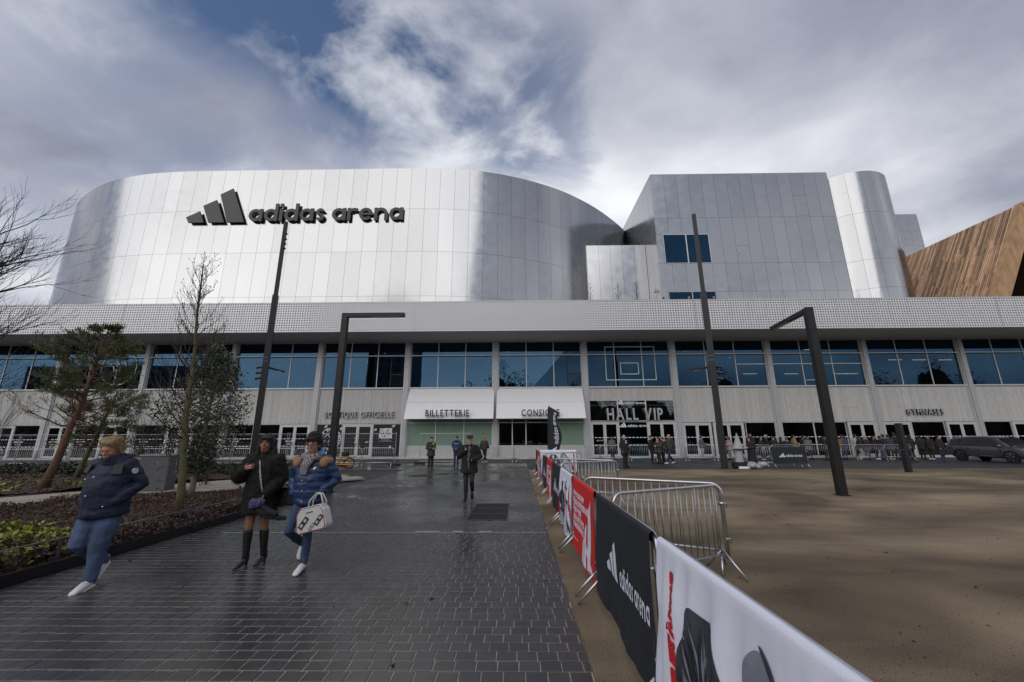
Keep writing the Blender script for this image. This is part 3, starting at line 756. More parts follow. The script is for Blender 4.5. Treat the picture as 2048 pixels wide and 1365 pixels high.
# interior of the upper floor with its lamps
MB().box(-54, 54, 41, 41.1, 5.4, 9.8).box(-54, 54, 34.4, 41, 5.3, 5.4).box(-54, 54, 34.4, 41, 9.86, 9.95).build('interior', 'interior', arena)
lm = MB().box(-.6, .6, -.05, .05, -.03, .03).mesh('ceiling_lamp', 'lamp_strip')
for (x, z) in [(35.2, 8.58), (37.4, 8.56), (39.8, 8.55), (21.6, 7.34), (25.4, 7.32), (27.6, 9.6), (27.3, 6.75), (29.9, 7.3), (30.9, 7.3)]: put('ceiling_lamp', lm, arena, (x, 37, z))
sm = MB().ell((0, 0, 0), (.05, .05, .05), 6, 4).mesh('spot_lamp', 'lamp_strip')
for i in range(22): put('spot_lamp', sm, arena, (-20 + i * 1.9 + rng.uniform(-.4, .4), 36.5 + rng.random() * 2, 9.5 if i % 3 else 8.9))
MB().box(37.4, 38.2, 37.2, 37.3, 5.9, 8.0).box(40.8, 44.5, 37.2, 37.3, 6.0, 7.5).build('interior_wall', 'blind_green', arena)
mm = MB()
for q in range(4): mm.box(40.2 + q * 1.6, 41.6 + q * 1.6, 36.2, 36.25, 5.9, 6.8); mm.box(40.3 + q * 1.6, 41.7 + q * 1.6, 36.2, 36.25, 6.9, 7.7)
mm.build('interior_screen', 'decal_mint', arena)
# ------------------------------------------------------------------ ground floor
DH = 2.86
def lower_wall(a, b, z0, z1):
    MB().box(a, b, 34.02, 34.3, z0, z1).build('concrete_panel', 'board_concrete', arena, loc=None)
def door_pair(a, b, z1=DH - .04, gm='glass_dark', n=2, deep=0):
    f = MB(); w = (b - a) / n
    f.box(a, a + .09, 33.98, 34.12, .12, z1).box(b - .09, b, 33.98, 34.12, .12, z1).box(a + .09, b - .09, 33.98, 34.12, z1 - .1, z1)
    fr_ = f.build('door_frame', 'frame_white', arena)
    for i in range(n):
        x0 = a + (.1 if i == 0 else w * i + .01); x1 = a + w * (i + 1) - (.1 if i == n - 1 else .01)
        d = MB().box(x0, x0 + .11, 34.0, 34.08, .14, z1 - .11).box(x1 - .11, x1, 34.0, 34.08, .14, z1 - .11).box(x0 + .11, x1 - .11, 34.0, 34.08, .14, .3).box(x0 + .11, x1 - .11, 34.0, 34.08, z1 - .22, z1 - .11)
        d = d.build('door', 'frame_white', arena)
        put('pane', MB().box(x0 + .1, x1 - .1, 34.03, 34.045, .29, z1 - .21).mesh('pane', gm), d)
        put('handle', MB().tube([(x1 - .06 if i == 0 else x0 + .06, 33.95, .95), (x1 - .06 if i == 0 else x0 + .06, 33.95, 1.35)], .015, 6).mesh('handle', 'galv'), d)
def wide_window(a, b, z0=.13, z1=DH - .02, gm='glass_dark', nx=1, zr=()): return glazing(arena, a, b, z0, z1, 34.06, nx, zr, gm, 'frame_white', .08)
def dashes(a, b):
    g_ = MB(); x = a
    while x < b - .1:
        if (x * 7.3) % 1 < .97:
            for z in (1.02, 1.62): g_.box(x, x + .21, 33.965, 33.972, z, z + .05)
        x += .31
    o = g_.build('safety_marking', 'decal_white', arena); return o
texts = []
for i, (a, b) in enumerate(zip(XC, XC[1:])):
    X0 = XC[i]; a += .27; b -= .27; w = b - a
    MB().box(a - .27, b + .27, 33.8, 34.4, 0, .12).build('plinth', 'plinth', arena)
    if X0 in (-9.52, -1.87):
        # ticket windows under a leaning white awning
        top, bot, fy = SILL - .1, 3.18, 32.55
        xl, xr = (a + .05, b + .17) if X0 < -5 else (a - .14, b - .02)
        dx0, dx1 = (-.0, 0) if X0 < -5 else (0, 0)
        aw = MB()
        P = [(xl, 33.98, top), (xr, 33.98, top), (xr, 33.2, 4.52), (xl, 33.2, 4.52), (xl, fy, bot), (xr, fy, bot)]
        aw.quad(P[0], P[3], P[2], P[1]); aw.quad(*[(p[0], p[1] - .003, p[2] - .012) for p in (P[3], P[4], P[5], P[2])])
        aw.add([(xl, fy, bot), (xr, fy, bot), (xr, 34, bot), (xl, 34, bot), (xl, 34, top), (xr, 34, top), (xl, 33.98, top), (xr, 33.98, top)], [(0, 3, 2, 1), (0, 6, 4, 3), (1, 2, 5, 7)])
        aw.build('awning', 'awning_white', arena)
        MB().box(a, b, 34.02, 34.3, .12, 1.0).build('counter_wall', 'plinth', arena)
        lower_wall(a, b, 3.2, SILL - .1)
        if X0 < -5: wide_window(a, b, 1.0, 3.2, 'blind_green', 3, (2.9,))
        else:
            wide_window(a, a + w * .32, 1.0, 3.2, 'glass_dark', 2, (2.9,)); wide_window(a + w * .32 + .004, a + w * .66, 1.0, 3.2, 'glass_dark', 1, (2.9,)); wide_window(a + w * .66 + .004, b, 1.0, 3.2, 'blind_green', 1, (2.9,))
        continue
    if X0 == 5.775:
        lower_wall(a, b, 4.72, SILL - .1)
        glazing(arena, a, b, 2.98, 4.72, 34.06, 3, (), 'glass_dark', 'frame_white', .09)
        door_pair(a, a + w / 3, 2.93); wide_window(a + w / 3 + .004, a + 2 * w / 3, .13, 2.93, 'glass_teal'); door_pair(a + 2 * w / 3 + .004, b, 2.93)
        dashes(a, b); continue
    lower_wall(a, b, DH, SILL - .1)
    if X0 == -17.18:
        wide_window(a, a + w * .31, gm='vinyl_black'); door_pair(a + w * .31 + .004, a + w * .67, gm='vinyl_black'); wide_window(a + w * .67 + .004, b, gm='vinyl_black')
    elif X0 < -17.2:
        fl = (i % 2 == 0)
        if X0 == -24.81: wide_window(a, a + w * .32); wide_window(a + w * .32 + .004, a + w * .64); door_pair(a + w * .64 + .004, b)
        elif fl: door_pair(a, a + w * .34); wide_window(a + w * .34 + .004, a + w * .66); door_pair(a + w * .66 + .004, b)
        else: wide_window(a, a + w * .36); door_pair(a + w * .36 + .004, a + w * .68); wide_window(a + w * .68 + .004, b)
        dashes(a, b)
        for q in (.12, .45, .78):
            texts.append((a + w * q, 1.32))
    else:
        if X0 == 13.41: door_pair(a, a + w * .31); door_pair(a + w * .33, a + w * .66); wide_window(a + w * .68, b)
        elif X0 == 21.59: wide_window(a, a + w * .34); wide_window(a + w * .34 + .004, a + w * .68); door_pair(a + w * .7, b)
        elif X0 == 29.83: door_pair(a, a + w * .3); wide_window(a + w * .31, a + w * .66); door_pair(a + w * .68, b)
        else: wide_window(a, a + w * .3); door_pair(a + w * .31, a + w * .62); wide_window(a + w * .63, b)
        dashes(a, b)
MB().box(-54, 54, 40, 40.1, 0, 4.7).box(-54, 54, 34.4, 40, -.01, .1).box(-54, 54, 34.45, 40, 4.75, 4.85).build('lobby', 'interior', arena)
m_ = MB()
for (x, w_, h_) in [(9, 1.6, 4.4), (12.6, .5, 4.5), (24, 2.2, 2.8), (31.5, 1.2, 2.8), (36, 2.6, 2.8), (42, 2, 2.7), (19, 1.5, 2.7)]: m_.box(x, x + w_, 37.5, 37.8, .1, h_)
m_.build('lobby_wall', 'blind_green', arena)
MB().box(26.9, 28.3, 34.0, 34.05, 4.0, 5.3).build('hatch', 'board_concrete', arena)
m_ = MB().ell((27.1, 33.98, 4.6), (.04, .02, .04), 8, 4); m_.build('hatch_lock', 'vinyl_red', arena)
# ------------------------------------------------------------------ lettering on the glass
def win_text(txt, x, z, h, w, m='decal_white', bold=.0): wall_text('glass_lettering', txt, x, z, 33.968, h, w, m, .004, bold, arena)
for (x, z) in texts: win_text('HALL WEST', x - .38, z + .08, .1, .75, 'decal_white', .01); win_text('-> 3, 4', x - .3, z - .14, .1, .55, 'decal_white', .01)
def three_bars(x, z, w, outline=False):
    """mark of three slanted bars growing to the right, unit 1 wide"""
    B = [[(0, .17), (.045, .0), (.285, 0), (.20, .30), (.0, .19)], ]
    L_ = [[(.00, .21), (.07, .02), (.285, .02), (.20, .355)], [(.265, .53), (.39, .02), (.635, .02), (.485, .66)], [(.54, .80), (.755, .02), (1.0, .02), (.735, .98)]]
    L_ = [[(.0, .10), (.057, .0), (.311, .0), (.217, .213)], [(.258, .315), (.396, .0), (.66, .0), (.472, .426)], [(.519, .53), (.717, .0), (1.0, .0), (.723, .645)]]
    return [[(x + p * w, z + q * w) for p, q in l] for l in L_]
for (x, z, w, tw_, th) in [(8.33, 4.40, .62, 1.72, .2), (8.45, 2.52, .62, 1.75, .2)]:
    m_ = MB()
    for poly in three_bars(x - .03, z - .05, w): m_.prism([(p, q) for p, q in poly], 33.96, 33.967)
    m_.build('glass_mark', 'decal_white', arena)
    me = flat_word('adidas arena', 0, 0, .15, tw_, 'decal_white'); me.transform(FACE); put('glass_lettering', me, arena, (x + w + .05, 33.966, z - .03))
win_text('BILLETTERIE', -6.0, 2.45, .1, .75, 'decal_dim'); win_text('CONSIGNES', 2.55, 2.62, .12, .95, 'decal_white')
for x in (6.5, 11.9): win_text('HALL VIP', x, 1.36, .1, .5)
win_text('GYMNASES', 32.9, 1.3, .13, .8)
# shop window: closed-shutter vinyl with crest, crosses and opening notice
win_text('OUVERTURE', -11.55, 2.08, .40, 1.05, 'decal_white', .03); win_text('PROCHAINE', -11.58, 1.62, .40, 1.10, 'decal_white', .03)
win_text('UNE OUVERTURE', -11.35, 1.50, .05, .6); win_text('POUR NE RIEN MANQUER', -11.55, 1.40, .05, 1.05)
g = MB()
y = 33.965
arc_line(-15.65, 1.62, .84, 0, 360, .045, 48)
g.build('crest_ring', 'decal_white', arena); g = MB(); arc_line(-15.65, 1.62, .60, 0, 360, .05, 40); g.build('crest_ring', 'vinyl_blue', arena)
g = MB(); arc_line(-15.65, 1.62, .55, 0, 360, .04, 40); g.build('crest_ring', 'vinyl_red', arena)
g = MB(); arc_line(-15.65, 1.62, .42, 60, 300, .05, 30); arc_line(-15.15, 1.62, .42, 120, 240, .04, 20); arc_line(-16.15, 1.62, .42, -60, 60, .04, 20)
for a in (35, 125): g.box(-15.67, -15.63, y, y + .006, 1.2, 2.04)
g.build('crest_ball', 'decal_white', arena)
for k, ch in enumerate('PARIS BASKETBALL'):
    if ch == ' ': continue
    ang = R(205 - k * 15.5); me = text_mesh(ch, .24, .004, .012, 1, 'CENTER', mats='decal_white', name='crest_letter')
    me.transform(FACE); o = put('crest_letter', me, arena, (-15.65 + .68 * math.cos(ang), 33.962, 1.62 + .68 * math.sin(ang))); o.rotation_euler = (0, -(ang - math.pi / 2), 0)
def cross(x, z, s, a):
    m_ = MB(); m_.beam((x - s * math.cos(a), 33.965, z - s * math.sin(a)), (x + s * math.cos(a), 33.965, z + s * math.sin(a)), .006, .06)
    m_.beam((x + s * math.sin(a) * .8, 33.963, z - s * math.cos(a) * .8), (x - s * math.sin(a) * .8, 33.963, z + s * math.cos(a) * .8), .006, .05); m_.build('cross_mark', 'decal_white', arena)
for c in [(-16.1, 2.62, .16, .8), (-14.8, 2.45, .15, 1.3), (-13.5, 1.35, .12, .5), (-12.55, 1.35, .14, .2), (-11.9, 2.35, .13, .7), (-10.4, 2.65, .15, .3), (-10.6, .98, .09, .6), (-15.9, .5, .1, .9)]: cross(*c)
# ------------------------------------------------------------------ raised signs, each letter its own part
def sign(txt, x, z, y, h, w, label, depth, bold, mats, group=None, xs=1., gapf=.12, spacef=.45, side=None):
    root = thing('facade_sign', label, 'sign', (x, y, z), 0, group)
    ms = []; cur = 0; caps = None
    for ch in txt:
        if ch == ' ': cur += h * spacef; continue
        me = text_mesh(ch, h * 1.4, depth, bold, xs, mats=mats, name='letter'); co = np.array([v.co for v in me.vertices]); lo, hi = co.min(0), co.max(0)
        ms.append((me, cur - lo[0])); cur += (hi[0] - lo[0]) + h * gapf
    tot = cur - h * gapf; f = w / tot
    zs = np.concatenate([[v.co.y for v in m[0].vertices] for m in ms]); z0 = np.percentile(zs, 8) if False else 0
    for me, off in ms:
        me.transform(Matrix.Translation((off, 0, 0))); me.transform(Matrix.Diagonal((f, 1, 1, 1))); me.transform(FACE)
        if side:
            me.materials.append(MATS[side])
            for p in me.polygons: p.material_index = 0 if p.normal.y < -.5 else 1
        put('letter', me, root)
    return root
big = thing('facade_sign', 'huge dark lettering and three slanted bars on the silver drum front', 'sign', (-26.98, 35.75, 22.87))
ws_, tot_ = word('adidas arena')
for x0_, g_ in ws_: put('letter', solid_glyph(g_, 1.37, .16, 'sign_black'), big, (x0_ * 15.6 / tot_, 0, 0))
m_ = None
for poly in three_bars(0, 0, 5.95):
    b_ = MB(); b_.prism(poly, -.075, .075); o = b_.build('slanted_bar', 'sign_black', big); o.location = (-6.35, 0, -.08)
sign('HALL VIP', 7.45, 3.07, 33.85, .98, 4.62, 'tall pale metal letters across the glass above the hall doors', .12, .028, 'letter_face', None, .62, .16, .34, 'letter_steel')
sign('BILLETTERIE', -7.42, 3.36, 32.42, .52, 3.5, 'dark raised lettering on the white awning over the green ticket window', .10, .012, 'sign_black', None, .62, .16, .4, 'sign_black')
sign('CONSIGNE', .30, 3.36, 32.42, .52, 3.05, 'dark raised lettering on the white awning partly behind the feather flag', .10, .012, 'sign_black', None, .62, .16, .4, 'sign_black')
sign('BOUTIQUE OFFICIELLE', -16.3, 3.36, 33.9, .5, 5.85, 'grey raised lettering on concrete above the blacked-out shop window', .12, .006, 'letter_face', None, .62, .16, .4, 'sign_black')
sign('GYMNASES', 32.2, 3.38, 33.9, .5, 3.0, 'grey raised lettering on concrete above the parked car', .12, .006, 'letter_face', None, .62, .16, .4, 'sign_black')
# ------------------------------------------------------------------ wooden gabled hall behind
wh = thing('timber_hall', 'steep gabled timber hall with slatted brown roof behind the silver turret', 'building', (0, 0, .7)); wh.scale = (.6, .6, .6)
AP = (83.8, 39.0); FT = (66.5, 7.6); Y0w, Y1w = 60, 112
dv = Vector((FT[0] - AP[0], FT[1] - AP[1])); ln = dv.length; dv.normalize(); nv = Vector((dv.y, -dv.x))  # outward normal left-up
if nv.x > 0: nv = -nv
def rp(s_, off): q = Vector(AP) + dv * s_ + nv * off; return q
rf = MB(); a, b = rp(0, -.1), rp(ln, -.1); c, d = rp(ln, -.5), rp(.4, -.5)
rf.add([(a.x, Y0w, a.y), (b.x, Y0w, b.y), (c.x, Y0w, c.y), (d.x, Y0w, d.y), (a.x, Y1w, a.y), (b.x, Y1w, b.y), (c.x, Y1w, c.y), (d.x, Y1w, d.y)], [(0, 1, 5, 4), (1, 2, 6, 5), (2, 3, 7, 6), (3, 0, 4, 7)])
roof = rf.build('roof', 'timber_dark', wh)
bt = MB(); yy = Y0w + 1.2; k = 0
while yy < Y1w:
    s0 = 0
    while s0 < ln:
        s1 = min(ln, s0 + rng.uniform(5, 9)); a, b = rp(s0 + .02, .05), rp(s1, .05 + rng.uniform(-.015, .02)); bt.beam((a.x, yy, a.y), (b.x, yy, b.y), .2, .16, (0, 1, 0)); s0 = s1
    yy += .31
o = bt.build('battens', 'batten', roof); o['kind'] = 'stuff'
vb = MB(); a, b = rp(-.3, .1), rp(ln, .1); c, d = rp(ln, -2.0), rp(.9, -2.0)
vb.add([(a.x, Y0w - .1, a.y), (b.x, Y0w - .1, b.y), (c.x, Y0w - .1, c.y), (d.x, Y0w - .1, d.y), (a.x, Y0w + 1.1, a.y), (b.x, Y0w + 1.1, b.y), (c.x, Y0w + 1.1, c.y), (d.x, Y0w + 1.1, d.y)],
       [(0, 1, 2, 3), (7, 6, 5, 4), (0, 4, 5, 1), (1, 5, 6, 2), (2, 6, 7, 3), (3, 7, 4, 0)])
vb.build('verge_board', 'timber', wh)
vb = MB(); vb.beam((AP[0] + .3, Y0w + .5, AP[1]), (AP[0] + 16, Y0w + .5, 8), 1.2, 1.5, (0, 1, 0)); vb.build('verge_board', 'timber', wh)
MB().quad((AP[0], Y0w + 1.2, AP[1] - .2), (AP[0], Y1w, AP[1] - .2), (AP[0] + 17, Y1w, 8), (AP[0] + 17, Y0w + 1.2, 8)).build('roof', 'timber_dark', wh)
MB().box(66, 101, 84, 84.3, 5, 36).build('inner_wall', 'timber_dark', wh)
for (p, q) in [((74, 66, 24.5), (96, 66, 24.5)), ((72, 63, 15), (88, 63, 27)), ((76, 70, 20), (98, 70, 20)), ((84, 66, 36), (76, 66, 18)), ((70, 68, 17.4), (96, 68, 17.4))]: MB().beam(p, q, .5, .6).build('rafter', 'timber', wh)
bt = MB()
for k in range(60): bt.box(66, 101, 83.8, 83.9, 8 + k * .45, 8.16 + k * .45)
o = bt.build('inner_slats', 'timber', wh); o['kind'] = 'stuff'
# ------------------------------------------------------------------ behind the photographer, seen only as reflections in the glass
apt = thing('apartment_tower', 'tall pale apartment tower with rows of dark windows, reflected in the upper glass', 'building', (-41, -64, 0))
MB().box(-7, 7, -7, 7, 0, 46).build('wall', 'tower_render', apt)
wm = MB().box(-.6, .6, -.02, .12, -.7, .7).mesh('window', 'car_glass')
for fl in range(15):
    for k in range(5): put('window', wm, apt, (-5.4 + k * 2.7, 7.0, 2.2 + fl * 2.95))
for (bx, by, w_, h_, nf, nw, lb_) in [(-128, -62, 56, 24, 7, 16, 'long low apartment block added behind the square to darken the left upper glass'), (112, -66, 70, 17, 5, 20, 'long low block added behind the square to darken the right upper glass')]:
    blk = thing('added_block', lb_, 'building', (bx, by, 0)); MB().box(-w_ / 2, w_ / 2, -7, 7, 0, h_).build('wall', 'tower_render', blk)  # generic blocks added out of view to darken what the end windows reflect
    for fl in range(nf):
        for k in range(nw): put('window', wm, blk, (-w_ / 2 + (k + .5) * w_ / nw, 7.0, 2.0 + fl * 3.1))
o = MB()
rr = random.Random(9)
pts = []
for k in range(36):
    cx = -150 + k * 8.5 + rr.uniform(-3, 3); h = rr.uniform(6, 12) + (rr.uniform(2, 11) if cx > -20 else 0); cy = -46 + rr.uniform(-5, 5)
    lobes = MB() if k == 0 else lobes
    for q in range(5): lobes.ell((cx + rr.uniform(-3, 3), cy + rr.uniform(-1, 1), h * rr.uniform(.3, .5)), (rr.uniform(2.0, 4), 2.2, h * rr.uniform(.36, .5)), 9, 6)
    for q in range(900): a_ = rr.uniform(0, 6.28); pts.append((cx + 4.6 * math.cos(a_) * rr.uniform(.4, 1.1), cy + rr.gauss(0, 1.5), h * .55 + h * .5 * math.sin(a_) * rr.uniform(.4, 1.1)))
lobes.box(-190, 190, -52, -50, 0, 5)
leaf_cloud(pts, .34, 'far_foliage', 'treeline', None, 'stuff'); lobes.build('treeline', 'far_foliage')['kind'] = 'stuff'
# ================================================================== planting beds
def poly_sheet(name, poly, z, m, kind='structure', n=None):
    mb = MB(); mb.add([(x, y, z) for x, y in poly], [tuple(range(len(poly)))]); return struct(mb.build(name, m), kind)
BED1 = [(-6.3, 1), (-6.3, 12.6), (-6.7, 14.0), (-7.6, 15.2), (-9.0, 14.6), (-13.4, 9.4), (-19, 2.5), (-19, 1)]
BED2 = [(-29, 12), (-16.4, 12.4), (-11.9, 17.9), (-10.6, 20.2), (-11.6, 21.9), (-29, 21.4)]
def inside(poly, x, y):
    c = False; n = len(poly)
    for i in range(n):
        (x1, y1), (x2, y2) = poly[i], poly[i - 1]
        if (y1 > y) != (y2 > y) and x < (x2 - x1) * (y - y1) / (y2 - y1) + x1: c = not c
    return c
def bed_h(x, y): return .05 + .07 * (1 + math.sin(x * .9 + y * .5)) + .05 * mnoise.noise((x * 1.3, y * 1.3, 0)) + .03 * mnoise.noise((x * 5, y * 5, 1))
def bed_mesh(name, poly):
    x0 = min(p[0] for p in poly); x1 = max(p[0] for p in poly); y0 = min(p[1] for p in poly); y1 = max(p[1] for p in poly)
    bm = bmesh.new(); st = .22; nx = int((x1 - x0) / st) + 2; ny = int((y1 - y0) / st) + 2; g = {}
    vs = {}
    for i in range(nx):
        for j in range(ny):
            x = x0 + i * st; y = y0 + j * st
            if inside(poly, x + st / 2, y + st / 2):
                q = []
                for a, b in ((i, j), (i + 1, j), (i + 1, j + 1), (i, j + 1)):
                    if (a, b) not in vs: X = x0 + a * st; Y = y0 + b * st; vs[(a, b)] = bm.verts.new((X, Y, bed_h(X, Y)))
                    q.append(vs[(a, b)])
                bm.faces.new(q)
    me = bpy.data.meshes.new(name); bm.to_mesh(me); bm.free(); me.materials.append(MATS['soil']); me.polygons.foreach_set('use_smooth', [True] * len(me.polygons))
    return struct(put(name, me))
bed_mesh('planting_bed', BED1); bed_mesh('planting_bed', BED2)
poly_sheet('bed_soil', [(-95, 1), (-6.32, 1), (-6.32, 12.6), (-7.6, 15.2), (-11, 20.5), (-11.6, 22.0), (-95, 22.0)], .012, 'soil')
# pale stone path between the beds, laid in slabs
path = poly_sheet('footpath', [(-22, 2.6), (-19.6, .6), (-8.2, 15.0), (-9.6, 19.0), (-11.2, 19.2)], .02, 'joint_sand')
u = Vector((.625, .78)); v = Vector((-.78, .625)); o0 = Vector((-18.6, 4.2)); k = 0
slabs = [MB() for _ in range(4)]
for q in range(4):
    slabs[q].box(.01, .84, .01, .57, .0, .05 + q * .002)
slab_me = [s_.mesh('slab', 'stone_path') for s_ in slabs]
for i in range(21):
    for j in range(4):
        p = o0 + u * (i * .86 + (j % 2) * .3) + v * (j * .59 - 1.1)
        if p.y > 18.4 or k >= 90: continue
        put('slab', random.choice(slab_me), path, (p.x, p.y, .02), math.atan2(u.y, u.x)); k += 1
m_ = MB(); m_.prism([(-15.6 + .35 * math.cos(a), 8.9 + .35 * math.sin(a)) for a in np.linspace(0, 2 * math.pi, 16, endpoint=False)], .073, .078, 'z')
tag(m_.build('manhole_cover', 'grate_iron'), 'dark oval manhole cover set in the pale slab footpath', 'manhole cover')
rng = np.random.default_rng(11)
def scatter(poly, n, cond=None, zr=(0, .03)):
    x0 = min(p[0] for p in poly); x1 = max(p[0] for p in poly); y0 = min(p[1] for p in poly); y1 = max(p[1] for p in poly); out = []
    while len(out) < n:
        x = rng.uniform(x0, x1); y = rng.uniform(y0, y1)
        if inside(poly, x, y) and (cond is None or cond(x, y)): out.append((x, y, bed_h(x, y) + rng.uniform(*zr)))
    return out
B1 = [(-6.32, 3), (-6.32, 12.6), (-6.7, 14.0), (-7.6, 15.2), (-9.0, 14.6), (-13.4, 9.4), (-16.5, 5.4), (-9, 3)]
leaf_cloud(scatter(B1, 42000), .030, 'mulch_leaf', 'leaf_litter', None, 'stuff', flat=.8)
leaf_cloud(scatter(BED2, 9000), .06, 'mulch_leaf', 'leaf_litter', None, 'stuff', flat=.8)
# low purple plants along the front rail and lime green clumps near the left edge
cl = []
for (x, y, z) in scatter(B1, 330, lambda x, y: x > -7.3 and mnoise.noise((x * .8, y * .8, 3)) > -.25):
    for _ in range(50): a = rng.uniform(0, 6.28); r = rng.uniform(0, .16); cl.append((x + r * math.cos(a), y + r * math.sin(a), z + rng.uniform(.02, .2)))
leaf_cloud(cl, .036, 'purple_leaf', 'purple_groundcover', None, 'stuff', flat=.3)
cl = []
for (x, y, z) in scatter(B1, 300, lambda x, y: x < -7.3 and mnoise.noise((x * .9, y * .9, 8)) > .08):
    for _ in range(22): a = rng.uniform(0, 6.28); r = rng.uniform(0, .15); cl.append((x + r * math.cos(a), y + r * math.sin(a), z + rng.uniform(.0, .13)))
leaf_cloud(cl, .034, 'mulch_leaf', 'brown_groundcover', None, 'stuff', flat=.3)
cl = []
for (x, y, z) in scatter([(-6.45, 4.6), (-6.6, 6.6), (-8.2, 7.2), (-9.9, 6.6), (-9.5, 4.4)], 90, lambda x, y: mnoise.noise((x * 1.1, y * 1.1, 5)) > -.25):
    for _ in range(60): a = rng.uniform(0, 6.28); r = abs(rng.normal(0, .11)); cl.append((x + r * math.cos(a), y + r * math.sin(a), z + rng.uniform(.03, .2)))
leaf_cloud(cl, .05, 'lime_leaf', 'lime_groundcover', None, 'stuff', flat=.2)
cl = []
for (x, y, z) in scatter([(-29, 18.3), (-13.6, 19.3), (-11.0, 20.6), (-11.8, 21.7), (-29, 21.2)], 420):
    for _ in range(26): a = rng.uniform(0, 6.28); r = rng.uniform(0, .28); cl.append((x + r * math.cos(a), y + r * math.sin(a), z + rng.uniform(.0, .35)))
leaf_cloud(cl, .085, 'dark_ground_leaf', 'evergreen_groundcover', None, 'stuff', flat=.3)
cl = [(x, y, z) for x, y, z in scatter([(-22, 13.2), (-16.6, 13), (-14.6, 15.5), (-18, 17.5), (-22, 16)], 500, lambda x, y: mnoise.noise((x, y, 2)) > .0)]
leaf_cloud(cl, .07, 'lime_leaf', 'thin_groundcover', None, 'stuff', flat=.4)
# kerb and rails
kerb = MB()
kp = [(-6.25, 1.0), (-6.25, 12.6), (-6.62, 14.0), (-7.5, 15.2)]
for a, b in zip(kp, kp[1:]): kerb.beam((*a, .06), (*b, .06), .04, .16)
tag(kerb.build('bed_edging', 'edge_steel'), 'dark steel edging strip along the front planting bed by the paving', 'edging')
def rail(pts, h, label, m='rail_steel', post=1.9, w=.045, t=.012):
    root = thing('low_rail', label, 'low rail', (0, 0, 0), 0, 'low rails round the planting beds')
    tp = MB(); ps = []
    for a, b in zip(pts, pts[1:]):
        A = Vector((*a, h)); B = Vector((*b, h)); tp.beam(A, B, w, t); n = max(1, int((B - A).length / post))
        for i in range(n): ps.append((A + (B - A) * (i / n)))
    ps.append(Vector((*pts[-1], h))); tp.build('top_rail', m, root)
    pm_ = MB().box(-.006, .006, -.025, .025, .03, h - .007).mesh('post', m)
    for p in ps: put('post', pm_, root, (p.x, p.y, 0))
rail([(-6.36, 1.5), (-6.36, 12.6), (-6.75, 14.0), (-7.5, 15.1)], .40, 'long dark steel rail along the planting bed beside the three walkers')
rail([(-19.2, 3.4), (-13.9, 10.0), (-9.2, 15.5), (-7.6, 15.2)], .42, 'thin dark rail on the near side of the pale slab footpath', post=2.2, w=.03)
rail([(-22.0, 5.6), (-17.0, 11.9), (-11.9, 17.9)], .42, 'thin dark rail on the far side of the pale slab footpath', post=2.2, w=.03)
rail([(-34, 21.7), (-11.7, 22.05), (-10.6, 20.6)], .40, 'long dark rail behind the evergreen ground cover near the steel barriers', post=2.0, w=.05)
# ================================================================== trees
def branches(mb, p, d, ln, r, depth, rnd, spread=.55, up=.12, tips=None, seg=3, nb=(2, 4), shrink=.68, n=5, droop=0.):
    pts = [p.copy()]; rad = [r]
    for i in range(seg):
        d = (d + Vector((rnd.gauss(0, .13), rnd.gauss(0, .13), rnd.gauss(0, .10) + up * .35 - droop))).normalized(); p = p + d * (ln / seg); pts.append(p.copy()); rad.append(r * (1 - .55 * (i + 1) / seg))
    mb.tube(pts, rad, n if depth > 1 else 3, cap=False)
    if depth <= 0:
        if tips is not None: tips.append((pts, d))
        return
    for k in range(rnd.randint(*nb)):
        t = rnd.uniform(.35, 1.); i = min(seg - 1, int(t * seg)); q = pts[i].lerp(pts[i + 1], t * seg - i)
        ax = Vector((rnd.gauss(0, 1), rnd.gauss(0, 1), rnd.gauss(0, .6))); ax = (ax - d * ax.dot(d)).normalized()
        nd = (d * math.cos(spread) + ax * math.sin(spread * rnd.uniform(.7, 1.3))).normalized()
        branches(mb, q, nd, ln * shrink * rnd.uniform(.75, 1.15), max(.0035, r * .52), depth - 1, rnd, spread, up, tips, seg, nb, shrink, n, droop)
    branches(mb, pts[-1], d, ln * shrink, max(.0035, rad[-1]), depth - 1, rnd, spread, up, tips, seg, nb, shrink, n, droop)
# bare young tree in front with greenish trunk
rnd = random.Random(21)
t = thing('bare_tree', 'slender leafless young tree with mossy green trunk standing in the leaf litter', 'tree', (-7.5, 9.3, 0))
tr = MB(); tp = [Vector((-.045 * i + .03 * math.sin(i * 1.3), .02 * math.sin(i), i * .55)) for i in range(12)]; tr.tube(tp, [.085 - .0068 * i for i in range(12)], 8); tr.build('trunk', 'bark_green', t, True)
cr = MB(); tips = []
for i in range(46):
    z = 1.45 + (i / 46) ** .9 * 4.5; a = i * 2.4 + rnd.uniform(-.5, .5); k = min(10, int(z / .55)); base = tp[k].lerp(tp[k + 1], z / .55 - k)
    ln = 1.15 * (1 - (z - 1.4) / 5.6) + .2; el = .45 + .5 * (z - 1.4) / 4.4
    d = Vector((math.cos(a) * math.cos(el), math.sin(a) * math.cos(el), math.sin(el)))
    branches(cr, base, d, ln * .66, .026 * (1 - z / 8.5), 2, rnd, .5, .35, tips, 4, (2, 3), .64, 4)
cr.build('crown', 'twig', t)
bud = MB()
for pts, d in tips[::2]: bud.ell(pts[-1], (.012, .012, .018), 4, 3)
bud.build('buds', 'twig', t)['kind'] = 'stuff'
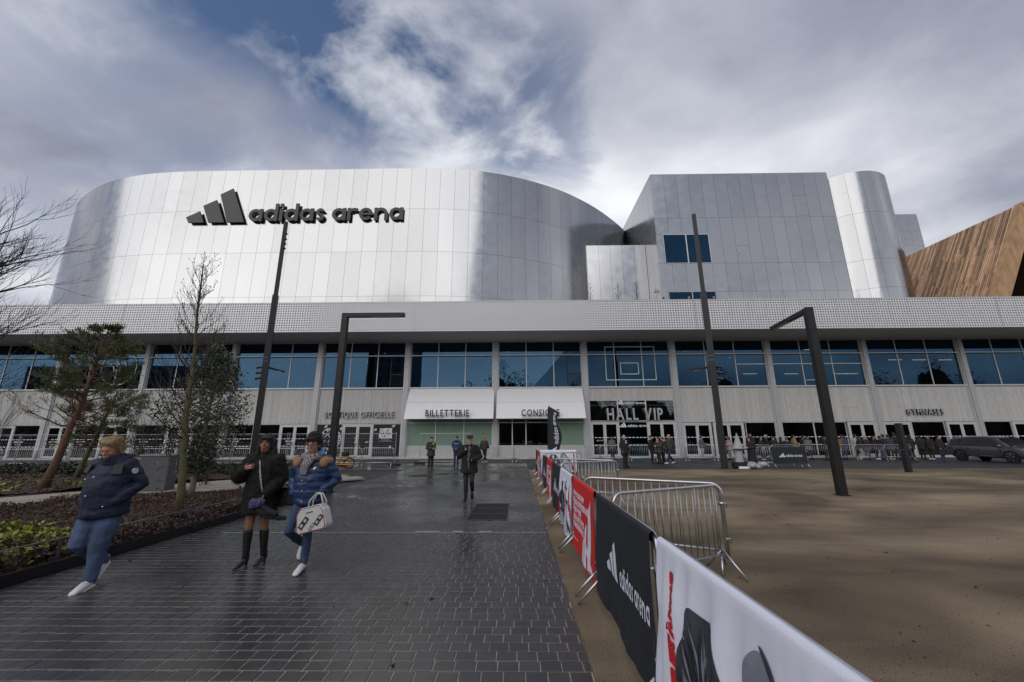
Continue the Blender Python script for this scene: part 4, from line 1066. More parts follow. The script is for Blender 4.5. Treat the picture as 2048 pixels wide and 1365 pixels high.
# big bare tree at the left edge
rnd = random.Random(5)
t = thing('bare_tree', 'large dark leafless tree reaching in from the left edge', 'tree', (-13.1, 7.7, 0))
tr = MB(); tp = [Vector((.03 * i, .02 * i, i * .7)) for i in range(9)]; tr.tube(tp, [.17 - .012 * i for i in range(9)], 8); tr.build('trunk', 'bark_dark', t, True)
cr = MB()
for i in range(32):
    z = 1.3 + i * .145; k = int(z / .7); base = tp[min(7, k)]; a = rnd.uniform(-1.0, 1.2) if i % 4 else rnd.uniform(0, 6.28); el = rnd.uniform(.1, .7)
    d = Vector((math.cos(a) * math.cos(el), math.sin(a) * math.cos(el), math.sin(el)))
    branches(cr, base + Vector((0, 0, z - k * .7)), d, 1.4, .028, 3, rnd, .48, .22, None, 4, (2, 3), .64, 4)
cr.build('crown', 'twig_dark', t)
# scots pine, leaning
rnd = random.Random(8)
t = thing('pine_tree', 'scots pine with reddish leaning trunk and dark needle crown', 'tree', (-16.95, 14.8, 0))
tp = [Vector(p) for p in [(0, 0, 0), (.12, 0, .5), (.28, 0, 1.1), (.38, 0, 1.8), (.52, 0, 2.5), (.66, 0, 3.1), (.72, 0, 3.8), (.78, .02, 4.6), (.88, 0, 5.3), (1.0, 0, 5.9)]]
tr = MB(); tr.tube(tp, [.155, .13, .118, .105, .092, .08, .066, .052, .038, .02], 9); tr.build('trunk', 'bark_red', t, True)
cr = MB(); need = []; tips = []
for i in range(58):
    z = 2.0 + (i / 58) * 3.9; j = max(0, min(len(tp) - 2, next((q for q in range(len(tp) - 1) if tp[q + 1].z > z), len(tp) - 2))); base = tp[j].lerp(tp[j + 1], (z - tp[j].z) / (tp[j + 1].z - tp[j].z))
    a = i * 2.4 + rnd.uniform(-.6, .6); L_ = (1.6 if z < 4.4 else 1.6 * (6.3 - z) / 1.9) * rnd.uniform(.6, 1.1)
    el = rnd.uniform(-.05, .4); d = Vector((math.cos(a) * math.cos(el), math.sin(a) * math.cos(el), math.sin(el)))
    branches(cr, base, d, L_ * .6, .03, 2, rnd, .6, .2, tips, 3, (1, 3), .6, 4)
    nt_ = len(tips)
cr.build('crown', 'bark_red', t)
P_ = []; D_ = []
for pts, d in tips:
    z = pts[-1].z
    if rnd.random() < .12 or (z < 3.0 and rnd.random() < .7): continue
    if z < 3.5 and rnd.random() < .3: continue
    for p in pts[1:]:
        for _ in range(15 if z > 3.3 else 6): P_.append(p + Vector((rnd.gauss(0, .055), rnd.gauss(0, .055), rnd.gauss(0, .045)))); D_.append(d + Vector((0, 0, .6)))
leaf_cloud(P_, .022, 'needle', 'needles', t, 'stuff', aspect=5.0, up=np.array([[v_.x, v_.y, v_.z] for v_ in D_]))
# small pine behind it
rnd = random.Random(18)
t = thing('pine_tree', 'small bushy pine with mossy slanting trunk behind the blond man', 'tree', (-19.3, 18.0, 0))
tp = [Vector((.12 * i, 0, i * .45)) for i in range(9)]
tr = MB(); tr.tube(tp, [.11 - .01 * i for i in range(9)], 8); tr.build('trunk', 'bark_green', t, True)
cr = MB(); tips = []
for i in range(34):
    z = 1.5 + i * .07; k = min(7, int(z / .45)); a = i * 2.4; el = rnd.uniform(-.1, .4); d = Vector((math.cos(a) * math.cos(el), math.sin(a) * math.cos(el), math.sin(el)))
    branches(cr, tp[k], d, .75, .02, 2, rnd, .6, .2, tips, 3, (1, 3), .6, 4)
cr.build('crown', 'bark_red', t)
P_ = []; D_ = []
for pts, d in tips:
    for p in pts[1:]:
        for _ in range(12): P_.append(p + Vector((rnd.gauss(0, .06), rnd.gauss(0, .06), rnd.gauss(0, .05)))); D_.append(d + Vector((0, 0, .6)))
leaf_cloud(P_, .025, 'needle', 'needles', t, 'stuff', aspect=4.2, up=np.array([[v_.x, v_.y, v_.z] for v_ in D_]))
# evergreen oak
rnd = random.Random(4)
t = thing('evergreen_tree', 'dense dark evergreen tree with small leaves behind the slender bare tree', 'tree', (-9.55, 12.2, 0))
tp = [Vector((.02 * i, 0, i * .45)) for i in range(10)]
tr = MB(); tr.tube(tp, [.085 - .007 * i for i in range(10)], 8); tr.build('trunk', 'bark_pale', t, True)
cr = MB(); tips = []
def oak_r(z): return 1.12 * math.sin(min(1, max(.05, (z - .5) / 2.2)) * math.pi / 2) if z < 2.7 else max(.12, 1.12 * (1 - ((z - 2.7) / 2.15) ** 1.15))
for i in range(90):
    z = .9 + (i / 90) * 3.6; a = i * 2.4; k = min(8, int(z / .45)); el = rnd.uniform(-.15, .6); d = Vector((math.cos(a) * math.cos(el), math.sin(a) * math.cos(el), math.sin(el)))
    branches(cr, tp[k].lerp(tp[k + 1], min(1, z / .45 - k)), d, oak_r(z) * .55, .014, 1, rnd, .6, .1, tips, 3, (2, 4), .7, 4, .02)
cr.build('branches', 'bark_dark', t)
P_ = []
for pts, d in tips:
    for p in pts:
        if rnd.random() < .34: continue
        for _ in range(8): P_.append(p + Vector((rnd.gauss(0, .10), rnd.gauss(0, .10), rnd.gauss(0, .11))))
for _ in range(520):                                     # outer sprays
    z = rnd.uniform(.7, 4.6); a = rnd.uniform(0, 6.28); r = oak_r(z) * rnd.uniform(.75, 1.12); c_ = Vector((r * math.cos(a), r * math.sin(a), z + rnd.gauss(0, .1)))
    for _ in range(9): P_.append(c_ + Vector((rnd.gauss(0, .07), rnd.gauss(0, .07), rnd.gauss(0, .09))))
leaf_cloud(P_, .040, 'holly', 'crown', t, None, aspect=1.9)
# multi-stem bare shrubs
def shrub(x, y, h, n, label, seed, m='twig', w=.35, depth=2):
    rnd = random.Random(seed); t = thing('bare_shrub', label, 'shrub', (x, y, 0), 0, 'leafless shrubs in the planting beds')
    mb = MB()
    for i in range(n):
        a = rnd.uniform(0, 6.28); el = rnd.uniform(1.05, 1.5); d = Vector((math.cos(a) * math.cos(el), math.sin(a) * math.cos(el), math.sin(el)))
        branches(mb, Vector((rnd.gauss(0, w * .3), rnd.gauss(0, w * .3), .02)), d, h * rnd.uniform(.4, .6), .012, depth, rnd, .32, .3, None, 4, (1, 3), .6, 4)
    mb.build('stems', m, t)
shrub(-13.4, 14.6, 3.6, 16, 'tall thin leafless shrub between the pine and the evergreen tree', 31)
shrub(-11.8, 15.6, 2.6, 10, 'leafless many stemmed shrub behind the grey cabinet', 32)
shrub(-22.2, 16.4, 4.0, 16, 'broad leafless shrub left of the pine trunk', 33, 'twig_dark')
shrub(-24.6, 18.6, 4.4, 16, 'leafless shrub at the far left end of the back bed', 34, 'twig_dark')
shrub(-17.4, 19.0, 3.4, 14, 'leafless shrub with long slanting shoots behind the pine crown', 35)
shrub(-20.8, 12.4, 3.0, 10, 'pale twiggy shrub at the left edge in front of the glass doors', 36, 'bark_pale')
# young trees on the roof terrace
for i, (x, y, h) in enumerate([(7.2, 37.0, 5.4), (9.9, 37.0, 5.2), (11.7, 37.0, 5.4)]):
    lab = ['leftmost slim bare tree on the roof terrace by the curved drum', 'middle slim bare tree on the roof terrace before the pale low block', 'rightmost slim bare tree on the roof terrace near the stair tower'][i]
    rnd = random.Random(60 + i); t = thing('terrace_tree', lab, 'tree', (x, y, 11.05), 0, 'bare trees on the roof terrace')
    MB().tube([(0, 0, 0), (.03, 0, h * .5), (0, 0, h)], [.05, .035, .012], 6).build('trunk', 'twig', t)
    mb = MB()
    for k in range(22):
        z = h * (.45 + .55 * k / 22); a = k * 2.4; el = .9; branches(mb, Vector((0, 0, z)), Vector((math.cos(a) * math.cos(el), math.sin(a) * math.cos(el), math.sin(el))), .55 * (1.25 - .8 * k / 22), .014, 1, rnd, .4, .2, None, 3, (2, 4), .6, 3)
    mb.build('crown', 'twig', t)
t = thing('terrace_mast', 'small grey camera mast on the roof terrace beside the stair tower', 'mast', (13.35, 36.2, 11.05))
MB().tube([(0, 0, 0), (0, 0, 4.3)], .05, 6).build('pole', 'galv_dull', t); MB().box(-.25, .25, -.08, .08, 4.05, 4.15).build('arm', 'galv_dull', t); MB().box(-.1, .05, -.2, .06, 4.2, 4.4).box(.15, .27, -.2, .02, 4.16, 4.3).build('camera', 'galv_dull', t)
t = thing('terrace_post', 'short dark post on the roof terrace next to the camera mast', 'post', (14.0, 36.2, 11.05)); MB().tube([(0, 0, 0), (0, 0, 3.6)], .07, 8).build('post_body', 'black_steel', t); MB().tube([(0, 0, 3.6), (0, 0, 3.67)], .09, 8).build('cap', 'galv_dull', t)
# service cabinet
t = thing('service_cabinet', 'grey metal service cabinet beside the slab footpath', 'cabinet', (-12.0, 13.75, 0), R(14))
MB().box(-.42, .42, -.28, .28, .02, 1.18).build('body', 'cabinet', t); MB().box(-.45, .45, -.31, .31, 1.18, 1.22).build('lid', 'galv_dull', t)
m_ = MB()
for (a, b, c, d) in [(.05, .62, .22, .85), (.0, .9, .12, .99), (.1, .45, .14, .64), (.16, .8, .3, .83), (.18, .35, .28, .5)]: m_.beam((a, -.285, b), (c, -.285, d), .006, .03)
m_.build('scribble', 'galv', t); MB().box(-.40, .40, -.288, -.281, .1, 1.1).build('door', 'cabinet', t); MB().box(-.36, -.33, -.296, -.288, .6, .72).build('handle', 'black_plastic', t)
m_ = MB()
for q in range(7): m_.box(-.43, -.424, -.2, .2, .35 + q * .09, .38 + q * .09)
m_.build('vent', 'recess_black', t)
# ================================================================== lamp columns
def tall_lamp(x, y, h, zj, za, arm, label, rz, side):
    t = thing('lamp_column', label, 'lamp post', (x, y, 0), rz)
    MB().box(-.17, .17, -.17, .17, 0, zj).build('lower_shaft', 'black_steel', t)
    MB().box(-.12, .12, -.12, .12, zj + .003, h).build('upper_shaft', 'black_steel', t)
    MB().box(-.2, .2, -.2, .2, .001, .02).build('base_plate', 'black_steel', t)
    cz = Matrix.Rotation(-rz, 3, 'Z')
    for k, z in enumerate([za, za - .35, za - .7, ] + ([h - .95, h - 1.35, h - 1.7, h - 2.05] if side > 0 else [])):
        sx = -1 if (k < 3) == (side > 0) else 1
        hw = .17 if k < 3 else .12; r = .085 if k < 3 else .06
        p = cz @ Vector((sx * (hw + .02), -.05, z)); q = cz @ Vector((sx * (hw + .30 if k < 3 else hw + .16), -.16, z - .06))
        s_ = MB().tube([p, q], r, 8).build('spotlight', 'black_plastic', t)
        MB().tube([q + (q - p) * .01, q + (q - p) * .05], r * .82, 8).build('lens', 'car_glass', s_)
    a = cz @ Vector((0, .18, za)); b = cz @ Vector((arm[0], arm[1], za)); ar = MB().beam(a, b, .2, .09).build('lamp_arm', 'black_steel', t)
    d = (b - a); MB().beam(a + d * .55 - Vector((0, 0, .048)), a + d * .95 - Vector((0, 0, .048)), .14, .012).build('light_panel', 'lens_glass', ar)
    m_ = MB()
    for z in (za + .35, za + .6):
        for q in (-.1, .0, .1): m_.box(q - .012, q + .012, -.182, -.17, z, z + .024); m_.box(-.182, -.17, q - .012, q + .012, z, z + .024)
    m_.build('bolts', 'galv', t)
tall_lamp(-16.15, 25.0, 16.45, 11.0, 6.15, (.05, 1.9), 'tall black square lamp column crossing the big sign on the drum', R(24), 1)
tall_lamp(11.27, 22.9, 15.42, 10.2, 5.65, (-.6, 1.3), 'tall black square lamp column in front of the silver stair tower', R(-24), -1)
t = thing('lamp_post', 'black lamp post with a level arm to the right beside the young man', 'lamp post', (-6.22, 13.75, 0))
MB().box(-.1, .1, -.1, .1, 0, 6.12).build('shaft', 'black_steel', t); ar = MB().box(.103, 2.15, -.09, .09, 5.98, 6.12).build('arm', 'black_steel', t)
MB().box(1.0, 2.0, -.06, .06, 5.966, 5.978).build('light_panel', 'lens_glass', ar); MB().box(-.16, .16, -.16, .16, .001, .02).build('base_plate', 'black_steel', t)
m_ = MB()
for k in range(6): m_.ell((.105, -.03, 4.6 - k * .22), (.02, .02, .02), 6, 4)
m_.build('bolts', 'black_plastic', t)
t = thing('lamp_post', 'black lamp post with its arm pointing back to the hall, standing in the sand', 'lamp post', (9.72, 12.84, 0), R(-7))
MB().box(-.11, .11, -.11, .11, 0, 5.9).build('shaft', 'black_steel', t); ar = MB().box(-.09, .09, .113, 2.42, 5.76, 5.9).build('arm', 'black_steel', t)
MB().box(-.06, .06, 1.2, 2.3, 5.748, 5.758).build('light_panel', 'lens_glass', ar); MB().box(-.16, .16, -.16, .16, .001, .02).build('base_plate', 'black_steel', t)
t = thing('info_post', 'short dark green post with two thin plates standing in the sand', 'post', (18.92, 20.5, 0), R(18))
MB().box(-.13, .13, -.1, .1, 0, 2.32).build('post_body', 'black_steel', t); MB().box(-.75, .3, -.13, -.105, 1.02, 1.10).build('plate', 'black_steel', t); MB().box(-.2, .7, -.13, -.105, .42, .50).build('plate', 'black_steel', t)
# ================================================================== crowd barriers
BL, BH = 2.0, 1.1
def barrier_meshes(L, h=BH, nb=16, n=8):
    f = MB(); r = .019; c = .13
    pts = [(.02, 0, .18), (.02, 0, h - c)] + [(.02 + c - c * math.cos(a), 0, h - c + c * math.sin(a)) for a in np.linspace(.3, math.pi / 2 - .3, 4)] + [(.02 + c, 0, h), (L - .02 - c, 0, h)] + \
          [(L - .02 - c + c * math.sin(a), 0, h - c + c * math.cos(a)) for a in np.linspace(.3, math.pi / 2 - .3, 4)] + [(L - .02, 0, h - c), (L - .02, 0, .18)]
    f.tube(pts, r, n); f.tube([(.03, 0, .24), (L - .03, 0, .24)], r * .9, n)
    bar = MB().tube([(0, 0, .25), (0, 0, h - .01)], .0075, 6).mesh('bar', 'galv_dull', True)
    ft = MB(); ft.tube([(0, 0, .30), (.0, -.30, .012)], .016, n); ft.tube([(0, 0, .30), (0, .30, .012)], .016, n)
    hk = MB().tube([(L - .02, -.02, .86), (L + .055, -.025, .86), (L + .055, -.025, .80)], .009, 6); hk.tube([(L - .02, -.02, .42), (L + .055, -.025, .42), (L + .055, -.025, .36)], .009, 6)
    hk.box(L - .045, L + .005, -.03, .03, .84, .88)
    return f.mesh('frame', 'galv', True), bar, ft.mesh('foot', 'galv', True), hk.mesh('hook', 'galv', True), nb
FINE = barrier_meshes(BL); 
def joined_bars(L, nb, r=.009, n=4):
    m_ = MB()
    for i in range(nb): x = .13 + (L - .26) * i / (nb - 1); m_.tube([(x, 0, .25), (x, 0, BH - .01)], r, n)
    return m_.mesh('bars', 'galv_dull', True)
COARSE = barrier_meshes(BL, n=6); COARSE_BARS = joined_bars(BL, 15)
def barrier(a, b, label, group, fine=True):
    a = Vector(a); b = Vector(b); d = b - a; L = d.length
    t = thing('crowd_barrier', label, 'crowd barrier', (a.x, a.y, 0), math.atan2(d.y, d.x), group); sx = L / BL
    fr_, bar, ft, hk, nb = FINE if fine else COARSE
    def fit(o): o.scale = (sx, 1, 1); return o
    fit(put('frame', fr_, t)); fit(put('hook', hk, t))
    for q in (.10, BL - .10): o = put('foot', ft, t, (q * sx, 0, 0))
    if fine:
        for i in range(nb): put('bar', bar, t, ((.13 + (BL - .26) * i / (nb - 1)) * sx, 0, 0))
    else: o = fit(put('bars', COARSE_BARS, t)); o['kind'] = 'stuff'
    return t
POSTS = [.85, 2.86, 4.9, 6.86, 8.77, 10.75, 12.68, 14.55, 16.42, 18.5, 20.3]
KINDS_ = ['white', 'black', 'red', 'white', 'black', 'red', 'black', 'white', 'red', 'black']
ORD = ['nearest the camera', 'second from the camera', 'third from the camera', 'fourth from the camera', 'fifth from the camera', 'sixth from the camera', 'seventh from the camera', 'eighth from the camera', 'ninth from the camera', 'farthest']
LX = .93
for i, kd in enumerate(KINDS_):
    barrier((LX, POSTS[i + 1]), (LX, POSTS[i] + .03), 'steel crowd barrier under the %s banner, %s in the bannered line' % (kd, ORD[i]), 'bannered barriers along the path', True)
G2 = 'bare barriers set out across the sand'
barrier((1.08, 4.93), (2.76, 5.80), 'bare steel crowd barrier meeting the nearest black banner', G2); barrier((2.84, 5.90), (1.06, 6.88), 'bare steel crowd barrier slanting from the nearest red banner', G2)
barrier((1.06, 10.5), (2.72, 11.38), 'bare steel crowd barrier meeting the fifth banner of the line', G2); barrier((2.74, 11.48), (1.06, 12.62), 'bare steel crowd barrier slanting from the sixth banner of the line', G2)
barrier((1.08, 16.5), (2.66, 17.4), 'bare steel crowd barrier in front of the far white photo banner', G2)
FARB = ((1.02, 19.95), (2.80, 19.75)); barrier(*FARB, 'steel crowd barrier hung with the far white banner facing the camera', G2)
# ------------------------------------------------------------------ banners
def cloth_y(u, z, kd, sd):
    """distance in front of the bars at u along and z up"""
    v = BH - z; n = mnoise.noise
    a = {'white': .05, 'black': .012, 'red': .016}[kd]
    f = n((u * 7 + v * 2.2 + sd, v * .8, sd)) * a * min(1, v * 2.5) + n((u * 2.1 + sd, v * 1.5, sd + 4)) * .03 * v
    if kd == 'white': f += .026 * abs(math.sin(u * 12 + v * 2)) ** .5 * min(1, v * 3) + .012 * math.sin(u * 31 + v * 6 + 4 * n((u * 2, v, sd))) * max(0, 1 - abs(v - .3) * 1.6) * min(1, v * 5)
    return -(.028 + f * 1.0 + .035 * v)
def cloth_mesh(L, kd, sd, z0=.13, nu=90, nz=34):
    mb = MB(); vs = []; fs = []; rows = []
    m = BH + .022
    for j in range(-5, nz + 1):
        row = []
        for i in range(nu + 1):
            u = .05 + (L - .08) * i / nu
            if j < 0:
                k = -j; ph = [0, .35, .9, 1.6, 2.3, 2.9][k]     # wraps over the top tube and down the back
                if k <= 3: y = -.026 * math.cos(ph); z = BH + .024 * math.sin(ph)
                else: y = .03 + .004 * k; z = BH - .05 * (k - 3)
            else:
                z = BH - (BH - (z0 + .03 * mnoise.noise((u * 2.2, sd, 9)))) * j / nz; y = cloth_y(u, z, kd, sd)
            row.append(len(vs)); vs.append((u, y, z))
        rows.append(row)
    for r0, r1 in zip(rows, rows[1:]):
        for i in range(nu): fs.append((r0[i], r1[i], r1[i + 1], r0[i + 1]))
    mb.add(vs, fs); return mb.mesh('banner', 'banner_' + kd, True)
def on_cloth(me, kd, sd, off=.004, step=.045):
    """lay flat lettering (x along, y up) on the cloth, following its folds"""
    bm = bmesh.new(); bm.from_mesh(me); co = [v.co for v in bm.verts]
    x0, x1 = min(c.x for c in co), max(c.x for c in co); y0, y1 = min(c.y for c in co), max(c.y for c in co)
    for ax, lo, hi in ((0, x0, x1), (1, y0, y1)):
        q = lo + step
        while q < hi:
            p = Vector((q, 0, 0)) if ax == 0 else Vector((0, q, 0)); nn = Vector((1, 0, 0)) if ax == 0 else Vector((0, 1, 0))
            bmesh.ops.bisect_plane(bm, geom=bm.verts[:] + bm.edges[:] + bm.faces[:], plane_co=p, plane_no=nn); q += step
    for v in bm.verts:
        u, z = v.co.x, v.co.y; v.co = (u, cloth_y(u, z, kd, sd) - off - abs(v.co.z), z)
    bm.to_mesh(me); bm.free(); return me
def lift(me, d): me.transform(Matrix.Translation((0, 0, d))); return me
def flat_polys(polys, m):
    mb = MB()
    for p in polys: mb.add([(x, y, 0) for x, y in p], [tuple(range(len(p)))])
    return mb.mesh('print', m)
def smooth(p, it=3):
    for _ in range(it): p = [q for a, b in zip(p, p[1:] + p[:1]) for q in ((a[0] * .75 + b[0] * .25, a[1] * .75 + b[1] * .25), (a[0] * .25 + b[0] * .75, a[1] * .25 + b[1] * .75))]
    return p
def text_at(txt, x, y, h, w, m, bold=.01, rot=0):
    me = text_mesh(txt, h * 1.42, 0, bold, 1, mats=m, name='print'); co = np.array([v.co for v in me.vertices]); lo, hi = co.min(0), co.max(0)
    me.transform(Matrix.Translation((-lo[0], -lo[1], 0))); me.transform(Matrix.Diagonal((w / (hi[0] - lo[0]), h / (hi[1] - lo[1]), 1, 1)))
    if rot: me.transform(Matrix.Rotation(rot, 4, 'Z'))
    me.transform(Matrix.Translation((x, y, 0))); return me
def banner(a, b, kd, sd, label, near):
    a = Vector(a); b = Vector(b); d = b - a; L = d.length
    t = put('banner', cloth_mesh(L, kd, sd, nu=90 if near else 36, nz=34 if near else 14), None, (a.x, a.y, 0), math.atan2(d.y, d.x)); tag(t, label, 'banner', 'printed banners hung on the barriers')
    st = .045 if near else .12; of = .0045 if near else .012
    P = lambda me, nm: put(nm, on_cloth(me, kd, sd, of, st), t)
    if kd == 'black':
        P(flat_polys(three_bars(.60, .52, .46), 'print_white'), 'mark'); P(flat_word('adidas arena', 1.12, .525, .115, .76, 'print_white'), 'lettering')
    elif kd == 'red':
        for k, (tx, w) in enumerate([('CHAQUE MOMENT', 1.05), ('EST UNE OPPORTUNITÉ', 1.42), ('DANS UNE', .80), ('ARENA DE TOUS', 1.02), ('LES POSSIBLES', 1.0)]):
            P(text_at(tx, .12, .86 - k * .105, .086 if 'É' not in tx else .108, w, 'print_pink', .02), 'lettering')
        P(flat_polys(three_bars(.16, .27, .12), 'print_white'), 'mark'); P(flat_word('adidas arena', .3, .275, .026, .3, 'print_white'), 'lettering')
        bars = [[(1.14, .16), (1.24, .14), (1.62, .66), (1.52, .98), (1.40, .62)], [(1.30, .14), (1.44, .14), (1.72, .30), (1.62, .44)], [(1.20, .40), (1.29, .56), (1.82, .18), (1.72, .14)]]
        bars = [[(1.06, .15), (1.20, .15), (1.15, .47), (1.07, .38)], [(1.22, .15), (1.38, .15), (1.34, .66), (1.20, .56)], [(1.42, .15), (1.60, .15), (1.68, .98), (1.50, .84)], [(1.15, .42), (1.21, .50), (1.74, .22), (1.72, .15)]]
        for q, pl in enumerate(bars): P(flat_polys([[(x, y + .002 * q) for x, y in pl]], 'print_white'), 'stripe')
    else:
        P(text_at("L'AVENIR EST À NOUS", .37, .2, .10, .80, 'print_red', .02, math.pi / 2), 'lettering')
        rs = random.Random(int(sd * 10)); hc = (.68, .47)
        def edge(q): return (hc[0] + .30 * math.cos(q) * (1 + .07 * math.sin(q * 5)), hc[1] + .46 * math.sin(q) * (1 + .05 * math.sin(q * 7)))
        hair = [edge(q) if math.sin(q) > -.55 else (edge(q)[0], max(.15, edge(q)[1])) for q in np.linspace(0, 2 * math.pi, 36, endpoint=False)]
        P(flat_polys([smooth(hair, 2)], 'print_dark'), 'photo_hair')
        for mm, cnt in (('print_black', 26), ('print_pale', 24)):
            st_ = []
            for _ in range(cnt if near else 6):
                q = rs.uniform(-.2, 3.3); e_ = edge(q); k0 = rs.uniform(.15, .5); k1 = rs.uniform(.7, .97); w_ = rs.uniform(.006, .016); bend = rs.uniform(-.05, .05)
                pts = [(hc[0] + (e_[0] - hc[0]) * k + bend * math.sin(math.pi * k), hc[1] - .12 + (e_[1] - hc[1] + .12) * k) for k in (k0, (k0 + k1) / 2, k1)]
                nx, ny = -(pts[2][1] - pts[0][1]), pts[2][0] - pts[0][0]; l_ = math.hypot(nx, ny) + 1e-6; nx, ny = nx / l_ * w_, ny / l_ * w_
                st_.append([(pts[0][0], pts[0][1]), (pts[1][0] - nx, pts[1][1] - ny), (pts[2][0], pts[2][1]), (pts[1][0] + nx, pts[1][1] + ny)])
            mb = MB()
            for q_, pl in enumerate(st_): mb.add([(x, y, .0006 + .00006 * q_ + (.0016 if mm == 'print_pale' else 0)) for x, y in pl], [(0, 1, 2, 3)])
            P(mb.mesh('print', mm), 'photo_strands')['kind'] = 'stuff'
        arm = [(1.0, .15), (.99, .60), (1.0, .86), (1.10, .97), (1.17, .99), (1.24, .90), (1.38, .76), (1.52, .52), (1.6, .15)]
        for lv, (mm, k_) in enumerate((('print_grey', 1.), ('print_mid', .86), ('print_light', .66))):
            P(flat_polys([[(1.32 + (x - 1.32) * k_ + .03 * lv, .15 + (y - .15) * k_ + .0 * lv) for x, y in smooth(arm)]], mm), 'photo_shoulder') if lv == 0 else P(lift(flat_polys([[(1.30 + (x - 1.30) * k_ + .02 * lv, .15 + (y - .15) * (k_ + .04)) for x, y in smooth(arm)]], mm), .0008 * lv), 'photo_tone')
        ln_ = [(1.14, 1.01), (1.18, 1.0), (1.27, .90), (1.42, .74), (1.56, .50), (1.63, .15), (1.58, .15), (1.51, .50), (1.38, .72), (1.24, .87)]
        P(lift(flat_polys([smooth(ln_, 2)], 'print_dark'), .0024), 'photo_outline')
        face = [(.46, .15), (.47, .30), (.56, .40), (.66, .34), (.74, .40), (.84, .30), (.86, .15)]
        P(lift(flat_polys([smooth(face, 2)], 'print_mid'), .0012), 'photo_face')
        P(text_at("L'AVENIR EST À NOUS", L - .12, .2, .08, .78, 'print_red', .02, math.pi / 2), 'lettering')
    return t
BLAB = {0: 'white photo banner with red side lettering and a dark head of hair, nearest the camera', 1: 'big black banner with white lettering between the white and red ones in front',
        2: 'bright red banner with white slogan and bold stripes, nearest red one', 3: 'white photo banner right behind the nearest red banner', 4: 'black banner between the second white banner and the second red one',
        5: 'red banner halfway along the line between two black ones', 6: 'black banner just beyond the second red one', 7: 'third white banner of the line seen nearly edge on', 8: 'small far red banner next to the last black one', 9: 'last dark banner at the far end of the line'}
for i, kd in enumerate(KINDS_):
    banner((LX - .02, POSTS[i + 1] - .02), (LX - .02, POSTS[i] + .05), kd, 3.7 * i + 1.3, BLAB[i], i < 4)
banner((FARB[0][0], FARB[0][1] - .02), (FARB[1][0], FARB[1][1] - .02), 'white', 77, 'far white photo banner facing the camera behind bare barriers', False)
# ------------------------------------------------------------------ long rows in front of the hall
def row(pts, labf, group):
    n = len(pts) - 1
    for i in range(n): barrier((pts[i][0] + .02, pts[i][1]), (pts[i + 1][0] - .02, pts[i + 1][1]), labf(i, n), group, False)
def nth(i, n, side):
    w = ['first', 'second', 'third', 'fourth', 'fifth', 'sixth', 'seventh', 'eighth', 'ninth', 'tenth', 'eleventh', 'twelfth', 'thirteenth', 'fourteenth', 'fifteenth', 'sixteenth', 'seventeenth', 'eighteenth']
    return w[i if side == 'left' else n - 1 - i]
row([(-44.5 + 2.05 * i, 25.4 + .06 * math.sin(i * 2)) for i in range(19)], lambda i, n: 'grey steel barrier behind the planting beds, %s from the right end of that row' % nth(i, n, 'right'), 'barriers along the left street edge')
row([(-4.2, 27.3), (-2.3, 28.9)] + [(-2.3 + 2.03 * (i + 1), 28.9 + .15 * i) for i in range(4)], lambda i, n: 'grey steel barrier before the white ticket counters, %s from its left end' % nth(i, n, 'left'), 'barriers before the ticket counters')
row([(5.9 + 2.05 * i, 29.75 + .04 * i + .05 * math.sin(i * 3)) for i in range(12)], lambda i, n: 'grey steel barrier holding back the queue, %s from its left end' % nth(i, n, 'left'), 'barriers holding back the queue')
# small stack of barriers with a black banner on the forecourt
for k, y in enumerate([23.95, 24.25, 24.6]):
    barrier((14.45 - .2 * k, y), (16.5 - .2 * k, y - .05), ['front barrier of the small stack, hung with a black banner', 'middle barrier of the small stack beside the covered parasol', 'rear barrier of the small stack beside the covered parasol'][k], 'stacked barriers on the forecourt', False)
def stack_banner():
    kd, sd = 'black', 41.; L = 2.0
    t = put('banner', cloth_mesh(L, kd, sd, .2, 36, 14), None, (14.47, 23.92, 0), -.024); tag(t, 'black banner with white lettering on the small barrier stack by the queue', 'banner', 'printed banners hung on the barriers')
    put('mark', on_cloth(flat_polys(three_bars(.42, .55, .36), 'print_white'), kd, sd, .012, .12), t); put('lettering', on_cloth(flat_word('adidas arena', .82, .565, .11, .9, 'print_white'), kd, sd, .012, .12), t)
stack_banner()
# tall mesh fence panels on feet
def heras(a, b, label):
    a = Vector(a); b = Vector(b); d = b - a; L = d.length; H_ = 2.05
    t = thing('mesh_fence', label, 'mesh fence', (a.x, a.y, 0), math.atan2(d.y, d.x), 'tall temporary mesh fence panels')
    f = MB()
    for x in (.03, L - .03): f.tube([(x, 0, .02), (x, 0, H_)], .021, 6)
    for z in (.18, H_ - .08): f.tube([(.03, 0, z), (L - .03, 0, z)], .018, 6)
    f.build('frame', 'galv_dull', t)
    m_ = MB()
    for i in range(int(L / .12)): x = .1 + i * .12; m_.tube([(x, 0, .18), (x, 0, H_ - .08)], .0028, 3, False)
    for k in range(8): z = .35 + k * .22; m_.tube([(.03, 0, z), (L - .03, 0, z)], .003, 3, False)
    o = m_.build('wire_mesh', 'galv_dull', t); o['kind'] = 'stuff'
    for x in (.03, L - .03): MB().box(x - .36, x + .36, -.11, .11, .0, .12).build('foot_block', 'rubber', t)
    return t
hl = ['behind the yellow bicycle', 'left of the yellow bicycle, behind the walkers', 'behind the tall left lamp column', 'behind the evergreen tree', 'behind the slim bare tree', 'behind the small pine', 'behind the big pine trunk', 'left of the big pine trunk', 'at the far left edge', 'beyond the far left edge']
for i in range(10): heras((-11.2 - 3.5 * i, 26.1), (-7.75 - 3.5 * i, 26.1), 'tall wire mesh fence panel ' + hl[i])
heras((-6.6, 27.6), (-3.1, 26.9), 'tall wire mesh fence panel behind the man in the green jacket')
